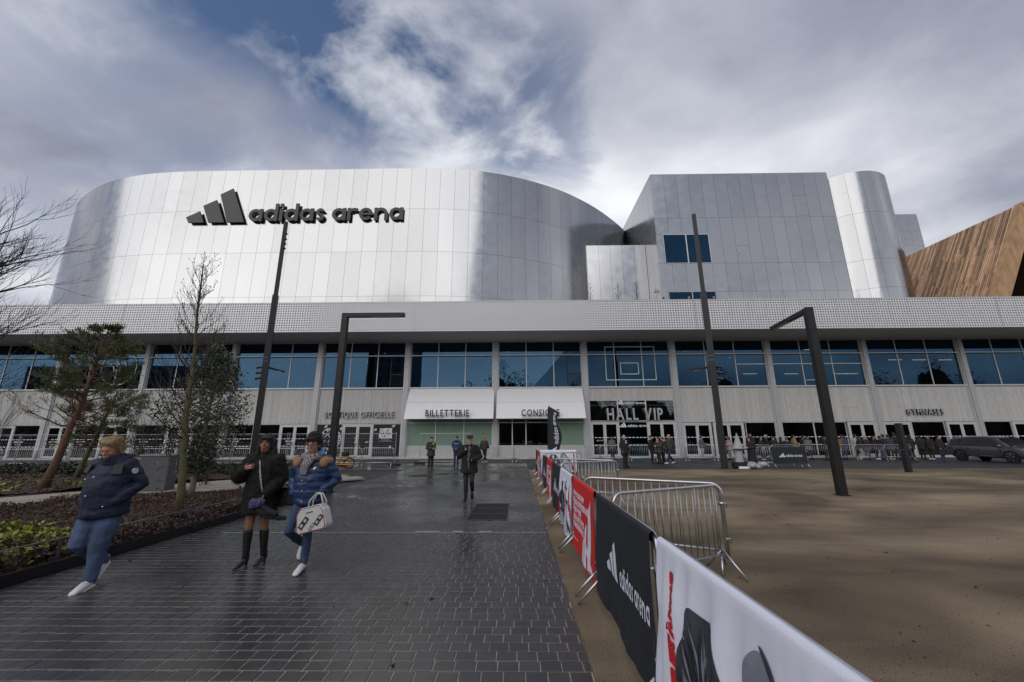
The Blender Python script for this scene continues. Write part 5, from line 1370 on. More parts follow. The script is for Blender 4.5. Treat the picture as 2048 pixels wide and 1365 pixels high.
# feather flag
t = thing('feather_flag', 'black feather flag with white lettering at the end of the bannered line', 'flag', (1.62, 22.4, 0), R(4))
MB().tube([(0, 0, 0), (.02, 0, 1.6), (.06, 0, 3.2), (.12, 0, 3.42)], .022, 6).build('pole', 'black_plastic', t); MB().box(-.35, .35, -.35, .35, 0, .05).build('base', 'rubber', t)
fv = []; ff = []; NZ = 40; NX = 10
for j in range(NZ + 1):
    q = j / NZ; z = .45 + 2.95 * q; x0 = .02 + .07 * q ** 3; w = .70 - .10 * math.sin(q * 9.5 + .6) - .12 * q
    for i in range(NX + 1):
        s_ = i / NX; fv.append((x0 + w * s_, -.07 * s_ * math.sin(q * 9 + s_ * 3) - .05 * s_, z - .38 * s_ * q ** 6 * 1.0))
for j in range(NZ):
    for i in range(NX): a = j * (NX + 1) + i; ff.append((a, a + 1, a + NX + 2, a + NX + 1))
mb = MB(); mb.add(fv, ff); mb.build('flag_cloth', 'banner_black', t, True)
def on_flag(me, nm):
    bm = bmesh.new(); bm.from_mesh(me)
    for v in bm.verts:
        z, s_ = v.co.y, v.co.x; q = (z - .45) / 2.95; x0 = .02 + .07 * q ** 3; w = .70 - .10 * math.sin(q * 9.5 + .6) - .12 * q
        v.co = (x0 + w * s_, -.07 * s_ * math.sin(q * 9 + s_ * 3) - .05 * s_ - .022, z - .38 * s_ * q ** 6)
    bm.to_mesh(me); bm.free(); put(nm, me, t)
me = flat_word('adidas arena', 0, 0, .24, 1.85, 'print_white'); me.transform(Matrix.Rotation(math.pi / 2, 4, 'Z')); me.transform(Matrix.Translation((.78, 1.35, 0))); on_flag(me, 'lettering')
on_flag(flat_polys([[(.25, 1.02), (.72, 1.22), (.72, 1.10), (.25, .88)], [(.3, .82), (.72, 1.02), (.72, .9), (.3, .68)]], 'print_white'), 'mark')
# ================================================================== closed parasol in a cover with bags
t = thing('covered_parasol', 'closed pale parasol on a grey column with round black base', 'parasol', (12.12, 22.9, 0))
MB().loft([(0, 0, 1.02, .28, .28), (0, 0, 1.05, .30, .26), (.02, 0, 1.4, .17, .16), (.02, 0, 1.75, .06, .06), (.02, 0, 1.9, .02, .02)], 10).build('canopy', 'sail_cloth', t, False)
MB().loft([(0, 0, .36, .22, .2), (0, 0, 1.0, .20, .19)], 10).build('column', 'clear_wrap', t)
MB().loft([(0, 0, .0, .36, .36), (0, 0, .12, .40, .40), (0, 0, .34, .40, .40), (0, 0, .36, .3, .3)], 16).build('base', 'rubber', t)
MB().box(-.30, .30, -.435, -.405, .03, .15).build('label_strip', 'decal_white', t); MB().box(-.33, .36, -.28, -.2, 1.0, 1.06).build('strap', 'rubber', t)
t = thing('bag_pile', 'heap of clear plastic wrapped things on the ground beside the covered parasol', 'plastic bags', (12.75, 22.55, 0))
rr = random.Random(12)
for k in range(6):
    m_ = MB(); m_.ell((0, 0, 0), (.26, .2, .14), 9, 6); m_.v = [(x * (1 + .25 * mnoise.noise((x * 9 + k, y * 9, z * 9))), y * (1 + .2 * mnoise.noise((x * 7, y * 9 + k, z * 9))), z * (1 + .5 * mnoise.noise((x * 9, y * 9, z * 7 + k)))) for x, y, z in m_.v]
    o = m_.build('bag', 'clear_wrap', t); o.location = (rr.uniform(-.3, .4), rr.uniform(-.12, .2), .14 + .06 * (k % 3)); o.rotation_euler = (0, 0, rr.uniform(0, 3))
# ================================================================== yellow cargo bicycle
t = thing('cargo_bicycle', 'yellow long tail cargo bicycle with a black box on the rear rack', 'bicycle', (-10.25, 23.7, 0), R(2))
def wheel(x, r):
    m_ = MB(); n = 28
    for i in range(n):
        a, b = 2 * math.pi * i / n, 2 * math.pi * (i + 1) / n; m_.beam((x + r * math.cos(a), 0, r + r * math.sin(a) + .01), (x + r * math.cos(b), 0, r + r * math.sin(b) + .01), .05, .05, (0, 1, 0))
    w = m_.build('wheel', 'rubber', t)
    m_ = MB()
    for i in range(14): a = 2 * math.pi * i / 14; m_.tube([(x, 0, r + .01), (x + (r - .02) * math.cos(a), 0, r + .01 + (r - .02) * math.sin(a))], .004, 3, False)
    m_.ell((x, 0, r + .01), (.05, .06, .05), 8, 5); m_.build('spokes', 'galv_dull', w)
wheel(.55, .29); wheel(-.75, .29)
f = MB()
for p in [[(-.58, 0, .80), (-.66, 0, .55), (-.75, 0, .3)], [(-.60, 0, .72), (-.1, 0, .36)], [(-.60, 0, .66), (-.1, 0, .33)], [(-.1, 0, .34), (-.12, 0, .86)], [(-.1, 0, .60), (.9, 0, .66)], [(-.1, 0, .34), (.55, 0, .3)], [(.55, .07, .3), (.45, .07, .66)], [(.55, -.07, .3), (.62, -.07, .66)], [(.86, 0, .66), (.62, 0, .34)]]: f.tube(p, .02, 6)
f.build('frame', 'bike_yellow', t); MB().box(.0, .92, -.16, .16, .65, .675).build('rack', 'bike_yellow', t); MB().box(-.02, .85, -.2, -.15, .22, .26).box(-.02, .85, .15, .2, .22, .26).build('side_rail', 'bike_yellow', t)
MB().tube([(-.58, 0, .8), (-.60, 0, 1.0), (-.5, 0, 1.06)], .016, 6).tube([(-.5, -.3, 1.08), (-.52, 0, 1.05), (-.5, .3, 1.08)], .014, 6).build('handlebar', 'black_plastic', t)
MB().ell((-.13, 0, .9), (.14, .09, .04), 10, 6).build('saddle', 'black_plastic', t)
MB().loft([(.3, 0, .68, .2, .17), (.3, 0, .72, .22, .19), (.3, 0, .9, .22, .19), (.3, 0, .95, .17, .15)], 12).build('box', 'black_plastic', t)
MB().tube([(-.08, .05, .33), (-.2, .16, .02)], .012, 5).tube([(-.08, -.05, .33), (-.2, -.16, .02)], .012, 5).build('kickstand', 'galv_dull', t)
m_ = MB(); m_.mi = []
tp = thing('barrier_tape', 'red and white striped tape hanging on the mesh fence above the yellow bicycle', 'tape', (-10.35, 25.9, 0))
for k, pts in enumerate([[(-.05, 0, 1.75), (.12, 0, 1.25)], [(.1, 0, 1.75), (.38, 0, 1.05)], [(0, 0, 1.1), (-.02, 0, .55)]]):
    for q in range(6):
        a = Vector(pts[0]).lerp(Vector(pts[1]), q / 6); b = Vector(pts[0]).lerp(Vector(pts[1]), (q + 1) / 6); MB().beam(a, b, .003, .06, (0, 1, 0)).build('strip', 'tape' if q % 2 else 'tape_white', tp)
# ================================================================== parked people carrier
def car():
    t = thing('parked_car', 'dark grey people carrier parked by the hall facing the camera', 'car', (31.9, 28.0, 0), R(-88))
    # local: front towards +x, sections along the length (x, half width, sill, belt, roof half width, roof)
    SE = [(-2.36, .72, .46, .86, .66, .88), (-2.34, .80, .40, 1.02, .70, 1.10), (-2.22, .88, .34, 1.06, .66, 1.50), (-1.7, .92, .30, 1.04, .68, 1.62), (-.8, .93, .28, 1.01, .70, 1.68), (.2, .93, .28, .98, .69, 1.66), (.75, .93, .28, .96, .66, 1.56),
          (1.30, .93, .28, .96, .66, 1.20), (1.62, .92, .28, .95, .66, 1.02), (2.05, .90, .28, .86, .62, .92), (2.35, .82, .26, .76, .55, .80), (2.46, .66, .30, .66, .48, .68)]
    SE = [(x - .45 * 0, *r) for x, *r in SE]
    def ring(s_):
        x, w, zs, zb, wr, zr = s_; k = .12
        half = [(0, zs - .02), (w * .86, zs - .02), (w * .985, zs + .16), (w, (zs + zb) / 2), (w * .975, zb), (wr + .3 * (w * .975 - wr) * .5, zb + (zr - zb) * .55), (wr, zr - (zr - zb) * .12), (wr * .82, zr), (0, zr + .015)]
        return [Vector((x, y, z)) for y, z in half] + [Vector((x, -y, z)) for y, z in half[-2:0:-1]]
    rg = [ring(s_) for s_ in SE]; n = len(rg[0]); b = MB(); vs = [v for r in rg for v in r]; fs = []
    for i in range(len(rg) - 1):
        for j in range(n): fs.append((i * n + j, i * n + (j + 1) % n, (i + 1) * n + (j + 1) % n, (i + 1) * n + j))
    fs += [tuple(range(n - 1, -1, -1)), tuple(range((len(rg) - 1) * n, len(rg) * n))]
    b.add(vs, fs); o = b.build('body', 'car_paint', t, True); sm = o.modifiers.new('s', 'SUBSURF'); sm.levels = 1; sm.render_levels = 2
    def patch(nm, corners, m, off=.012, div=6):
        mb = MB(); A, B, C_, D_ = [Vector(c) for c in corners]; g = []
        nn = (B - A).cross(D_ - A).normalized()
        mb.quad(A + nn * off, B + nn * off, C_ + nn * off, D_ + nn * off); return mb.build(nm, m, t)
    for sg in (1, -1):
        def P(x, y, z): return (x, sg * y, z)
        def win(nm, pts):
            mb = MB(); mb.add([P(*p) for p in pts], [tuple(range(len(pts))) if sg < 0 else tuple(range(len(pts) - 1, -1, -1))]); mb.build(nm, 'car_glass', t)
        win('side_window', [(-2.02, .865, 1.10), (-1.35, .885, 1.08), (-1.32, .765, 1.53), (-1.95, .75, 1.44)])
        win('side_window', [(-1.29, .887, 1.08), (-.25, .89, 1.05), (-.25, .775, 1.57), (-1.27, .768, 1.54)])
        win('side_window', [(-.19, .89, 1.05), (.98, .875, 1.02), (.60, .80, 1.40), (.45, .775, 1.50), (-.19, .775, 1.57)])
        mb = MB().ell((1.05, sg * 1.02, 1.05), (.09, .11, .075), 10, 6); mb.build('wing_mirror', 'car_paint', t)
        for wx in (1.46, -1.42):
            m_ = MB(); c_ = (wx, sg * .84, .34)
            for i in range(24):
                a, b_ = 2 * math.pi * i / 24, 2 * math.pi * (i + 1) / 24; m_.beam((wx + .27 * math.cos(a), sg * .84, .34 + .27 * math.sin(a)), (wx + .27 * math.cos(b_), sg * .84, .34 + .27 * math.sin(b_)), .23, .14, (0, 1, 0))
            w = m_.build('wheel', 'rubber', t)
            m_ = MB(); m_.tube([(wx, sg * .86, .34), (wx, sg * .90, .34)], .23, 20); m_.build('rim', 'rubber', w)
            m_ = MB()
            for i in range(5):
                a = 2 * math.pi * i / 5 + .3
                for dd in (-.14, .14): m_.beam((wx + .05 * math.cos(a), sg * .965, .34 + .05 * math.sin(a)), (wx + .235 * math.cos(a + dd), sg * .965, .34 + .235 * math.sin(a + dd)), .03, .03, (0, 1, 0))
            m_.build('spoke', 'chrome', w)
            m_ = MB()
            for i in range(14):
                a, b_ = R(-12 + 204 * i / 14), R(-12 + 204 * (i + 1) / 14); m_.beam((wx + .40 * math.cos(a), sg * .90, .34 + .40 * math.sin(a)), (wx + .40 * math.cos(b_), sg * .90, .34 + .40 * math.sin(b_)), .09, .06, (0, 1, 0))
            m_.build('wheel_arch', 'black_plastic', t)
        m_ = MB(); m_.beam(P(2.02, .74, .84), P(2.30, .66, .74), .06, .14); m_.build('headlight', 'headlight', t)
        m_ = MB(); m_.beam(P(2.05, .86, .46), P(2.40, .60, .40), .03, .05); m_.build('bumper_trim', 'chrome', t)
        m_ = MB(); m_.beam(P(-1.0, .935, .40), P(1.0, .935, .40), .02, .04); m_.build('sill_trim', 'chrome', t)
        m_ = MB(); m_.beam(P(-2.0, .905, 1.065), P(1.02, .91, 1.005), .012, .02); m_.build('window_trim', 'chrome', t)
        for hx in (-.95, .1): MB().beam(P(hx, .945, .92), P(hx + .18, .945, .915), .02, .03).build('door_handle', 'chrome', t)
        m_ = MB(); m_.beam(P(-.22, .934, .36), P(-.22, .92, 1.0), .006, .012); m_.beam(P(.98, .934, .4), P(.95, .92, .98), .006, .012); m_.build('door_seam', 'recess_black', t)
    mb = MB(); mb.quad((.80, -.66, 1.57), (1.52, -.76, 1.085), (1.52, .76, 1.085), (.80, .66, 1.57)); mb.build('windscreen', 'car_glass', t)
    MB().beam((2.47, -.45, .62), (2.47, .45, .62), .02, .16).build('grille', 'black_plastic', t); MB().beam((2.485, -.5, .70), (2.485, .5, .70), .02, .025).build('grille_trim', 'chrome', t)
    m_ = MB(); m_.prism([(0, .52), (.07, .64), (0, .76), (-.07, .64)], 2.49, 2.51, 'x'); m_.build('badge', 'chrome', t)
    MB().box(2.485, 2.50, -.26, .26, .40, .51).build('number_plate', 'decal_white', t); MB().box(2.50, 2.505, .2, .26, .40, .51).box(2.50, 2.505, -.26, -.2, .40, .51).build('plate_band', 'plate_blue', t)
    MB().box(2.2, 2.47, -.62, .62, .24, .36).build('lower_bumper', 'black_plastic', t)
    return t
car()
# ================================================================== people (each faces local -y)
def cl(col, rough=.85, var=.12, bump=.25, bs=90, name=None):
    k = name or 'cloth_%.3f_%.3f_%.3f_%.2f' % (*col, rough)
    return k if k in MATS else (mat(k, col, rough, var=var, scale=14, bump=bump, bscale=bs) and k)
mat('skin_fair', (.42, .225, .16), .55, var=.10, scale=12, bump=.05, bscale=120); mat('skin_ruddy', (.40, .185, .125), .55, var=.14, scale=12)
mat('skin_brown', (.22, .098, .058), .45, var=.12, scale=12); mat('skin_olive', (.34, .185, .125), .55, var=.1, scale=12)
mat('hair_blond', (.42, .30, .15), .7, rnd=.35, var=.35, scale=26, stretch=(2.5, 2.5, .5), bump=.8, bscale=70)
mat('hair_black', (.010, .008, .008), .42, rnd=.5, var=.3, scale=26, stretch=(2.5, 2.5, .5), bump=.8, bscale=70)
mat('hair_brown', (.05, .028, .018), .6, var=.4, scale=26, bump=.6); mat('hair_grey', (.3, .29, .28), .7, var=.3, scale=26, bump=.6)
mat('eye_white', (.6, .58, .55), .3); mat('iris', (.015, .01, .008), .2); mat('lip', (.28, .09, .08), .5); mat('lip_red', (.42, .02, .03), .4)
mat('denim', (.052, .082, .155), .85, var=.45, scale=5, bump=.3, bscale=160, stretch=(1, 1, .6)); mat('denim_dark', (.026, .05, .105), .85, var=.6, scale=4, bump=.3, bscale=160, stretch=(1, 1, .6))
mat('navy_puffer', (.005, .009, .032), .68, var=.2, scale=9); mat('blue_puffer', (.008, .030, .095), .48, var=.15, scale=9)
mat('fur_black', (.006, .0055, .0055), .75, var=.5, scale=60, bump=.6, bscale=120); mat('leather_black', (.010, .010, .011), .32, var=.2, scale=20)
mat('shoe_white', (.62, .62, .62), .55, var=.06); mat('suede_tan', (.27, .145, .08), .85, var=.15, scale=12)
mat('wool_black', (.014, .014, .0155), .95, var=.4, scale=60, bump=.4, bscale=200)
HEAD_C = Vector((0, -.014, 1.635))
def pose(**k):
    J = dict(hipL=(.088, 0, .92), hipR=(-.088, 0, .92), kneeL=(.092, -.025, .50), kneeR=(-.092, -.025, .50), ankL=(.092, .02, .085), ankR=(-.092, .02, .085),
             toeL=(.10, -.15, .03), toeR=(-.10, -.15, .03), shL=(.175, .01, 1.435), shR=(-.175, .01, 1.435), elL=(.235, .05, 1.16), elR=(-.235, .05, 1.16), wrL=(.235, -.05, .91), wrR=(-.235, -.05, .91), head=HEAD_C)
    J.update(k); return {a: Vector(b) for a, b in J.items()}
HS = 1.13
def headM(yaw, tilt): return (Matrix.Rotation(yaw, 3, 'Z') @ Matrix.Rotation(tilt, 3, 'X')) * HS
def hand(mb, w, d, pn, curl=.4, sz=1.0, thumb_side=1, n=6):
    """palm, four unequal bent fingers and a thumb leaving the side of the palm"""
    d = Vector(d).normalized(); pn = Vector(pn); pn = (pn - d * pn.dot(d)).normalized(); ac = d.cross(pn).normalized() * thumb_side
    c = Vector(w) + d * .045 * sz; M = Matrix((ac, pn, d)).transposed()
    mb.tube([Vector(w) - d * .03, Vector(w) + d * .01], .026 * sz, 8, 'round'); mb.ell(c, (.040 * sz, .016 * sz, .052 * sz), 10, 7, M)
    for i, (o, L) in enumerate([(.029, .070), (.010, .080), (-.010, .074), (-.028, .058)]):
        p = Vector(w) + d * .082 * sz + ac * o * sz; pts = [p - d * .025 * sz, p]; dd = d + ac * o * 2.5
        for s_ in range(3): dd = (dd + pn * curl * (1 + .15 * i)).normalized(); p = p + dd * L * sz * (.42, .32, .26)[s_]; pts.append(p)
        mb.tube(pts, [.0095 * sz, .0095 * sz, .009 * sz, .008 * sz, .007 * sz], n, 'round')
    p = Vector(w) + d * .025 * sz + ac * .032 * sz; dd = (ac * .75 + d * .8 + pn * .3).normalized(); q = p + dd * .036 * sz; dd2 = (dd + d * .6 + pn * .25).normalized()
    mb.tube([p - dd * .02 * sz, p, q, q + dd2 * .03 * sz], [.013 * sz, .0125 * sz, .011 * sz, .009 * sz], n, 'round')
def body_mb(J, yaw=0, tilt=0, fat=1., hands=(None, None), fem=False, face=True, feet=True, leg=1.):
    mb = MB(); w = .92 if fem else 1.
    mb.loft([(0, .01, .80, .10, .08), (0, .01, .86, .155 * fat, .105 * fat), (0, .01, .95, .165 * fat, .115 * fat), (0, 0, 1.08, .142 * fat * w, .10 * fat), (0, 0, 1.25, .155 * w * fat, .112 * fat), (0, .005, 1.38, .165 * w, .10), (0, .01, 1.44, .12, .075), (0, .012, 1.475, .06, .055)], 14)
    H = J['head']; M = headM(yaw, tilt)
    mb.tube([(0, .015, 1.42), Vector((0, .01, 1.50)), H + M @ Vector((0, .01, -.05))], [.062, .054, .055], 10, 'round')
    def e(c, r, n=12, m=8): mb.ell(H + M @ Vector(c), r, n, m, M)
    e((0, .014, .032), (.074, .092, .090), 16, 10); e((0, -.028, -.020), (.061, .066, .092), 16, 10); e((0, -.058, -.082), (.036, .034, .032)); e((0, -.02, -.07), (.055, .05, .045))
    if face:
        mb.tube([H + M @ Vector((0, -.088, .018)), H + M @ Vector((0, -.112, -.024))], [.009, .015], 8, 'round'); e((0, -.084, .028), (.048, .016, .012))
        for s_ in (1, -1): e((s_ * .036, -.074, -.026), (.020, .016, .018)); e((s_ * .073, .012, -.012), (.010, .020, .031))
        e((0, -.090, -.060), (.026, .014, .016))
    for s_, a in ((1, 'L'), (-1, 'R')):
        mb.tube([J['hip' + a], J['hip' + a].lerp(J['knee' + a], .5), J['knee' + a], J['knee' + a].lerp(J['ank' + a], .35), J['ank' + a]], [.085 * fat * leg, .072 * fat * leg, .054 * leg, .054 * leg, .037 * leg], 10, 'round')
        if feet: mb.tube([J['ank' + a] + Vector((0, .02, -.03)), J['ank' + a].lerp(J['toe' + a], .6), J['toe' + a]], [(.036, .036), (.042, .028), (.036, .02)], 8, 'round')
        mb.tube([J['sh' + a] + Vector((-s_ * .06, 0, 0)), J['sh' + a], J['sh' + a].lerp(J['el' + a], .5), J['el' + a], J['el' + a].lerp(J['wr' + a], .4), J['wr' + a]], [.05, .054, .045, .038, .037, .026], 9, 'round')
        h = hands[0 if a == 'L' else 1]
        if h is None: h = dict(d=(J['wr' + a] - J['el' + a]), pn=(-s_, -.2, 0), curl=.28)
        hand(mb, J['wr' + a], h['d'], h['pn'], h.get('curl', .3), h.get('sz', 1.), h.get('ts', -s_))
    return mb
def trousers_mb(J, fat=1., loose=1., hem=.04):
    mb = MB(); mb.loft([(0, .01, .80, .12 * fat, .10 * fat), (0, .012, .88, .172 * fat, .128 * fat), (0, .01, .97, .178 * fat, .130 * fat), (0, 0, 1.04, .165 * fat, .120 * fat)], 14)
    for a in 'LR':
        k, h, n_ = J['knee' + a], J['hip' + a], J['ank' + a]; n2 = n_ + (k - n_).normalized() * hem
        mb.tube([h, h.lerp(k, .5), k, k.lerp(n_, .4), n2], [.103 * fat, .09 * fat * loose, .072 * loose * fat, .070 * loose, .058 * loose], 10, 'round')
    return mb
def jacket_mb(J, hem=.82, fat=1., slv=1., wr=.96, hemw=1., neck=1.49, depth=1.):
    mb = MB()
    mb.loft([(0, .0, hem, .185 * fat * hemw, .145 * fat * hemw * depth), (0, 0, hem + .03, .19 * fat * hemw, .15 * fat * hemw * depth), (0, -.005, max(hem + .06, 1.0), .188 * fat, .150 * fat * depth), (0, -.005, 1.18, .190 * fat, .152 * fat * depth),
             (0, 0, 1.34, .195 * fat, .140 * fat), (0, .008, 1.43, .165, .105), (0, .012, neck, .085, .080)], 16)
    for s_, a in ((1, 'L'), (-1, 'R')):
        s0, e_, w_ = J['sh' + a], J['el' + a], J['wr' + a]
        mb.tube([s0 + Vector((-s_ * .07, 0, -.01)), s0 + Vector((0, 0, .0)), s0.lerp(e_, .5), e_, e_.lerp(w_, .5), e_.lerp(w_, wr)], [.078 * slv, .086 * slv, .078 * slv, .070 * slv, .062 * slv, .052 * slv], 10, 'round')
    return mb
def shoes(J, m, parent, sole='shoe_white', accent=None, heel=0):
    for a in 'LR':
        n_, t_ = J['ank' + a], J['toe' + a]; d = (t_ - n_); d2 = Vector((d.x, d.y, 0)).normalized()
        f = (t_ - n_ - Vector((0, 0, t_.z - n_.z)) * 0).normalized()
        hl = n_ - f * .035 + Vector((0, 0, -.045)); tp = t_ + f * .06
        ax = (tp - hl).normalized(); up = Vector((0, 0, 1)); up = (up - ax * up.dot(ax)).normalized()
        mb = MB(); L_ = (tp - hl).length
        mb.tube([hl + up * .02 + ax * .02, hl + up * .025 + ax * L_ * .35, hl + ax * L_ * .7 + up * .012, tp - ax * .03 + up * .005], [(.036, .045), (.040, .046), (.047, .034), (.041, .026)], 12, 'round')
        mb.tube([n_ + Vector((0, 0, -.02)), n_ + (n_ - t_) * 0 + Vector((0, 0, .035))], .043, 10, 'round')
        me = finish(mb, 'shoe', m, .010, 2); o = put('shoe', me, parent)
        so = MB(); so.tube([hl - up * .022 + ax * .0, hl - up * .024 + ax * L_ * .4, hl - up * .022 + ax * L_ * .75, tp - up * .016], [(.040, .014), (.042, .014), (.048, .014), (.030, .012)], 10, 'round'); so.build('sole', sole, o, True)
        if accent:
            ac = MB(); ac.tube([hl + up * .02 + ax * .0, hl + up * .02 + ax * .03], [(.041, .034), (.043, .03)], 10, 'round'); ac.build('heel_patch', accent, o, True)
            la = MB(); q = hl + ax * L_ * .42 + up * .068
            for k in range(4): la.tube([q + ax * .022 * k - up * .008 * k + Vector((.022, 0, 0)), q + ax * .022 * k - up * .008 * k - Vector((.022, 0, 0))], .005, 5)
            la.build('laces', 'shoe_white', o)
def face_bits(J, yaw, tilt, parent, lips='lip', brow='hair_black', eyes=True):
    H = J['head']; M = headM(yaw, tilt); T = lambda c: H + M @ Vector(c)
    mb = MB(); mi = MB()
    for s_ in (1, -1):
        mb.ell(T((s_ * .031, -.0835, .004)), (.0125, .008, .0065), 10, 6, M); mi.ell(T((s_ * .031, -.0905, .004)), (.0062, .003, .0062), 8, 5, M)
    mb.build('eye', 'eye_white', parent, True); mi.build('iris', 'iris', parent, True)
    b = MB()
    for s_ in (1, -1): b.tube([T((s_ * .016, -.1005, .026)), T((s_ * .032, -.0985, .0305)), T((s_ * .05, -.084, .025))], [.004, .0045, .003], 6)
    b.build('eyebrow', brow, parent, True)
    l = MB(); l.ell(T((0, -.1015, -.056)), (.020, .007, .0045), 10, 6, M); l.ell(T((0, -.101, -.0645)), (.018, .0075, .0055), 10, 6, M); l.build('lips', lips, parent, True)
def hair_mesh(kind, J, yaw, tilt, m, voxel=.008):
    H = J['head']; M = headM(yaw, tilt); mb = MB()
    def e(c, r, n=12, q=8): mb.ell(H + M @ Vector(c), r, n, q, M)
    if kind in ('short', 'messy', 'blond'):
        e((0, .030, .052), (.083, .092, .083), 16, 10); e((0, .062, -.0), (.072, .06, .075)); e((0, -.035, .095), (.068, .055, .034))
        for s_ in (1, -1): e((s_ * .068, .012, .035), (.016, .045, .05))
    if kind == 'messy':
        rr = random.Random(3)
        for _ in range(30): a = rr.uniform(-.4, 3.6); b = rr.uniform(.2, 1.2); e((.078 * math.cos(a) * math.sin(b), .03 + .09 * math.sin(a) * math.sin(b), .06 + .085 * math.cos(b)), (.024, .024, .02), 6, 5)
        for x in (-.05, -.02, .015, .045): e((x, -.080, .088 - abs(x) * .2), (.02, .018, .026), 8, 6)
    if kind == 'blond':
        for _ in range(1): e((.01, -.05, .092), (.066, .04, .03)); e((.05, -.02, .095), (.035, .07, .035)); e((-.05, .0, .10), (.04, .07, .03)); e((0, .085, -.02), (.07, .045, .09)); e((.07, .03, -.01), (.022, .045, .05))
    if kind == 'long':
        e((0, .022, .056), (.088, .102, .088), 16, 10); e((0, .055, -.03), (.092, .075, .12), 14, 9); e((0, .07, -.12), (.11, .07, .11), 14, 9)
        for s_ in (1, -1): e((s_ * .078, .01, -.01), (.026, .05, .10)); e((s_ * .088, .02, -.12), (.042, .052, .12))
        for x in (-.05, -.025, 0, .025, .05): e((x, -.080 + x * x * 6, .072), (.02, .02, .028), 8, 6)
    if kind == 'cap':
        e((0, .018, .068), (.085, .098, .066), 14, 9); e((0, -.10, .052), (.06, .06, .010), 12, 6); e((0, .06, .01), (.075, .05, .06))
    if kind == 'beret':
        e((0, .012, .088), (.098, .112, .046), 16, 9); e((0, -.07, .07), (.078, .058, .024), 12, 7); e((0, .06, .01), (.074, .048, .055))
    if kind == 'hood':
        e((0, .03, .03), (.105, .115, .125), 14, 9); e((0, .06, -.10), (.12, .09, .09), 12, 8)
    if kind == 'fringe': e((0, .055, .0), (.08, .065, .07)); 
    nz = (lambda co, no: np.array([.006 * mnoise.noise((c[0] * 60, c[1] * 60, c[2] * 18)) for c in co])) if kind in ('messy', 'blond', 'long') else None
    return finish(mb, 'hair', m, voxel, 2, nz)
def strands(hair, m, n, size, asp, dirf, seed=1):
    """loose locks lying over the modelled hair"""
    me = hair.data; rg_ = np.random.default_rng(seed); v = np.array([q.co for q in me.vertices]); no = np.array([q.normal for q in me.vertices]); i = rg_.choice(len(v), n)
    d = np.array([dirf(v[k], no[k]) for k in i]) + rg_.normal(0, .22, (n, 3)); leaf_cloud(v[i] + no[i] * .002, size, m, 'hair_strands', hair, 'stuff', aspect=asp, up=d * 1.6)
def quilt(pitch, amp, zlo=0):
    def f(co, no): return amp * (np.abs(np.sin(np.pi * co[:, 2] / pitch)) ** .6 - .6) + np.array([amp * 1.1 * mnoise.noise((c[0] * 11, c[1] * 11, c[2] * 19)) + .003 * mnoise.noise((c[0] * 40, c[1] * 40, c[2] * 40)) for c in co])
    return f
def folds(amp, s=14, sz=20): return lambda co, no: np.array([amp * mnoise.noise((c[0] * s, c[1] * s, c[2] * sz)) for c in co])
def person_root(me, label, loc, rz=0, sc=1., group=None, name='person'):
    o = put(name, me, None, loc, rz); o.scale = (sc,) * 3; return tag(o, label, 'person', group)
# ------------------------------------------------------------------ blond man in navy padded jacket
PK = (dict(d=(-.8, -.1, -.4), pn=(0, -1, 0), curl=.1, ts=-1), dict(d=(.8, -.1, -.4), pn=(0, -1, 0), curl=.1, ts=1))     # hands pushed into pockets
Jm = pose(kneeL=(.10, -.10, .50), ankL=(.085, -.12, .09), toeL=(.085, -.28, .03), kneeR=(-.10, -.16, .51), ankR=(-.10, .22, .21), toeR=(-.10, .11, .065), elL=(.31, .12, 1.17), elR=(-.31, .12, 1.17), wrL=(.19, -.10, .98), wrR=(-.19, -.10, .98),
          shL=(.195, .01, 1.42), shR=(-.195, .01, 1.42), head=(0, -.06, 1.625))
p = person_root(finish(body_mb(Jm, R(14), R(20), 1.2, PK, feet=False, leg=.75), 'person', 'skin_ruddy', .009, 2), 'blond heavy man walking in a navy padded jacket, jeans and white trainers', (-5.22, 5.36, 0), 0, 1.0); p.rotation_euler = (R(3), 0, 0)
put('jacket', finish(jacket_mb(Jm, .80, 1.30, 1.2, .92, 1.0, 1.53, 1.15), 'jacket', 'navy_puffer', .013, 3, quilt(.13, .007)), p)
m_ = MB(); m_.tube([(.13, -.03, 1.47), (.12, .08, 1.50), (0, .13, 1.50), (-.12, .08, 1.50), (-.13, -.03, 1.47)], [.035, .05, .06, .05, .035], 8, 'round'); m_.loft([(0, 0, 1.42, .13, .11), (0, -.02, 1.50, .11, .10), (0, -.03, 1.545, .10, .10)], 14)
put('hood', finish(m_, 'hood', 'navy_puffer', .012, 2, folds(.006)), p)
put('jeans', finish(trousers_mb(Jm, 1.16, 1.18), 'jeans', 'denim', .012, 3, folds(.011, 10, 14)), p); shoes(Jm, 'shoe_white', p, 'shoe_white', cl((.16, .17, .18), name='heel_grey')); face_bits(Jm, R(14), R(20), p, brow='hair_blond')
strands(put('hair', hair_mesh('blond', Jm, R(14), R(20), 'hair_blond', .006), p), 'hair_blond', 2600, .0036, 9, lambda c, n: n * .15 + np.array([.5 * np.sign(c[0] + .02), .9, -.35]))
yk = cl((.045, .045, .05)); m_ = MB()
for (x, y, z, a) in [(.19, -.118, 1.375, .45), (-.185, -.118, 1.39, -.45)]:
    M_ = Matrix.Rotation(a, 3, 'Z') @ Matrix.Rotation(-.35, 3, 'X'); c_ = Vector((x, y, z)); m_.add([c_ + M_ @ Vector((sx * .048, sy * .008, sz * .055)) for sx in (-1, 1) for sy in (-1, 1) for sz in (-1, 1)], [(0, 1, 3, 2), (4, 6, 7, 5), (0, 4, 5, 1), (2, 3, 7, 6), (0, 2, 6, 4), (1, 5, 7, 3)])
m_.build('shoulder_patch', yk, p)
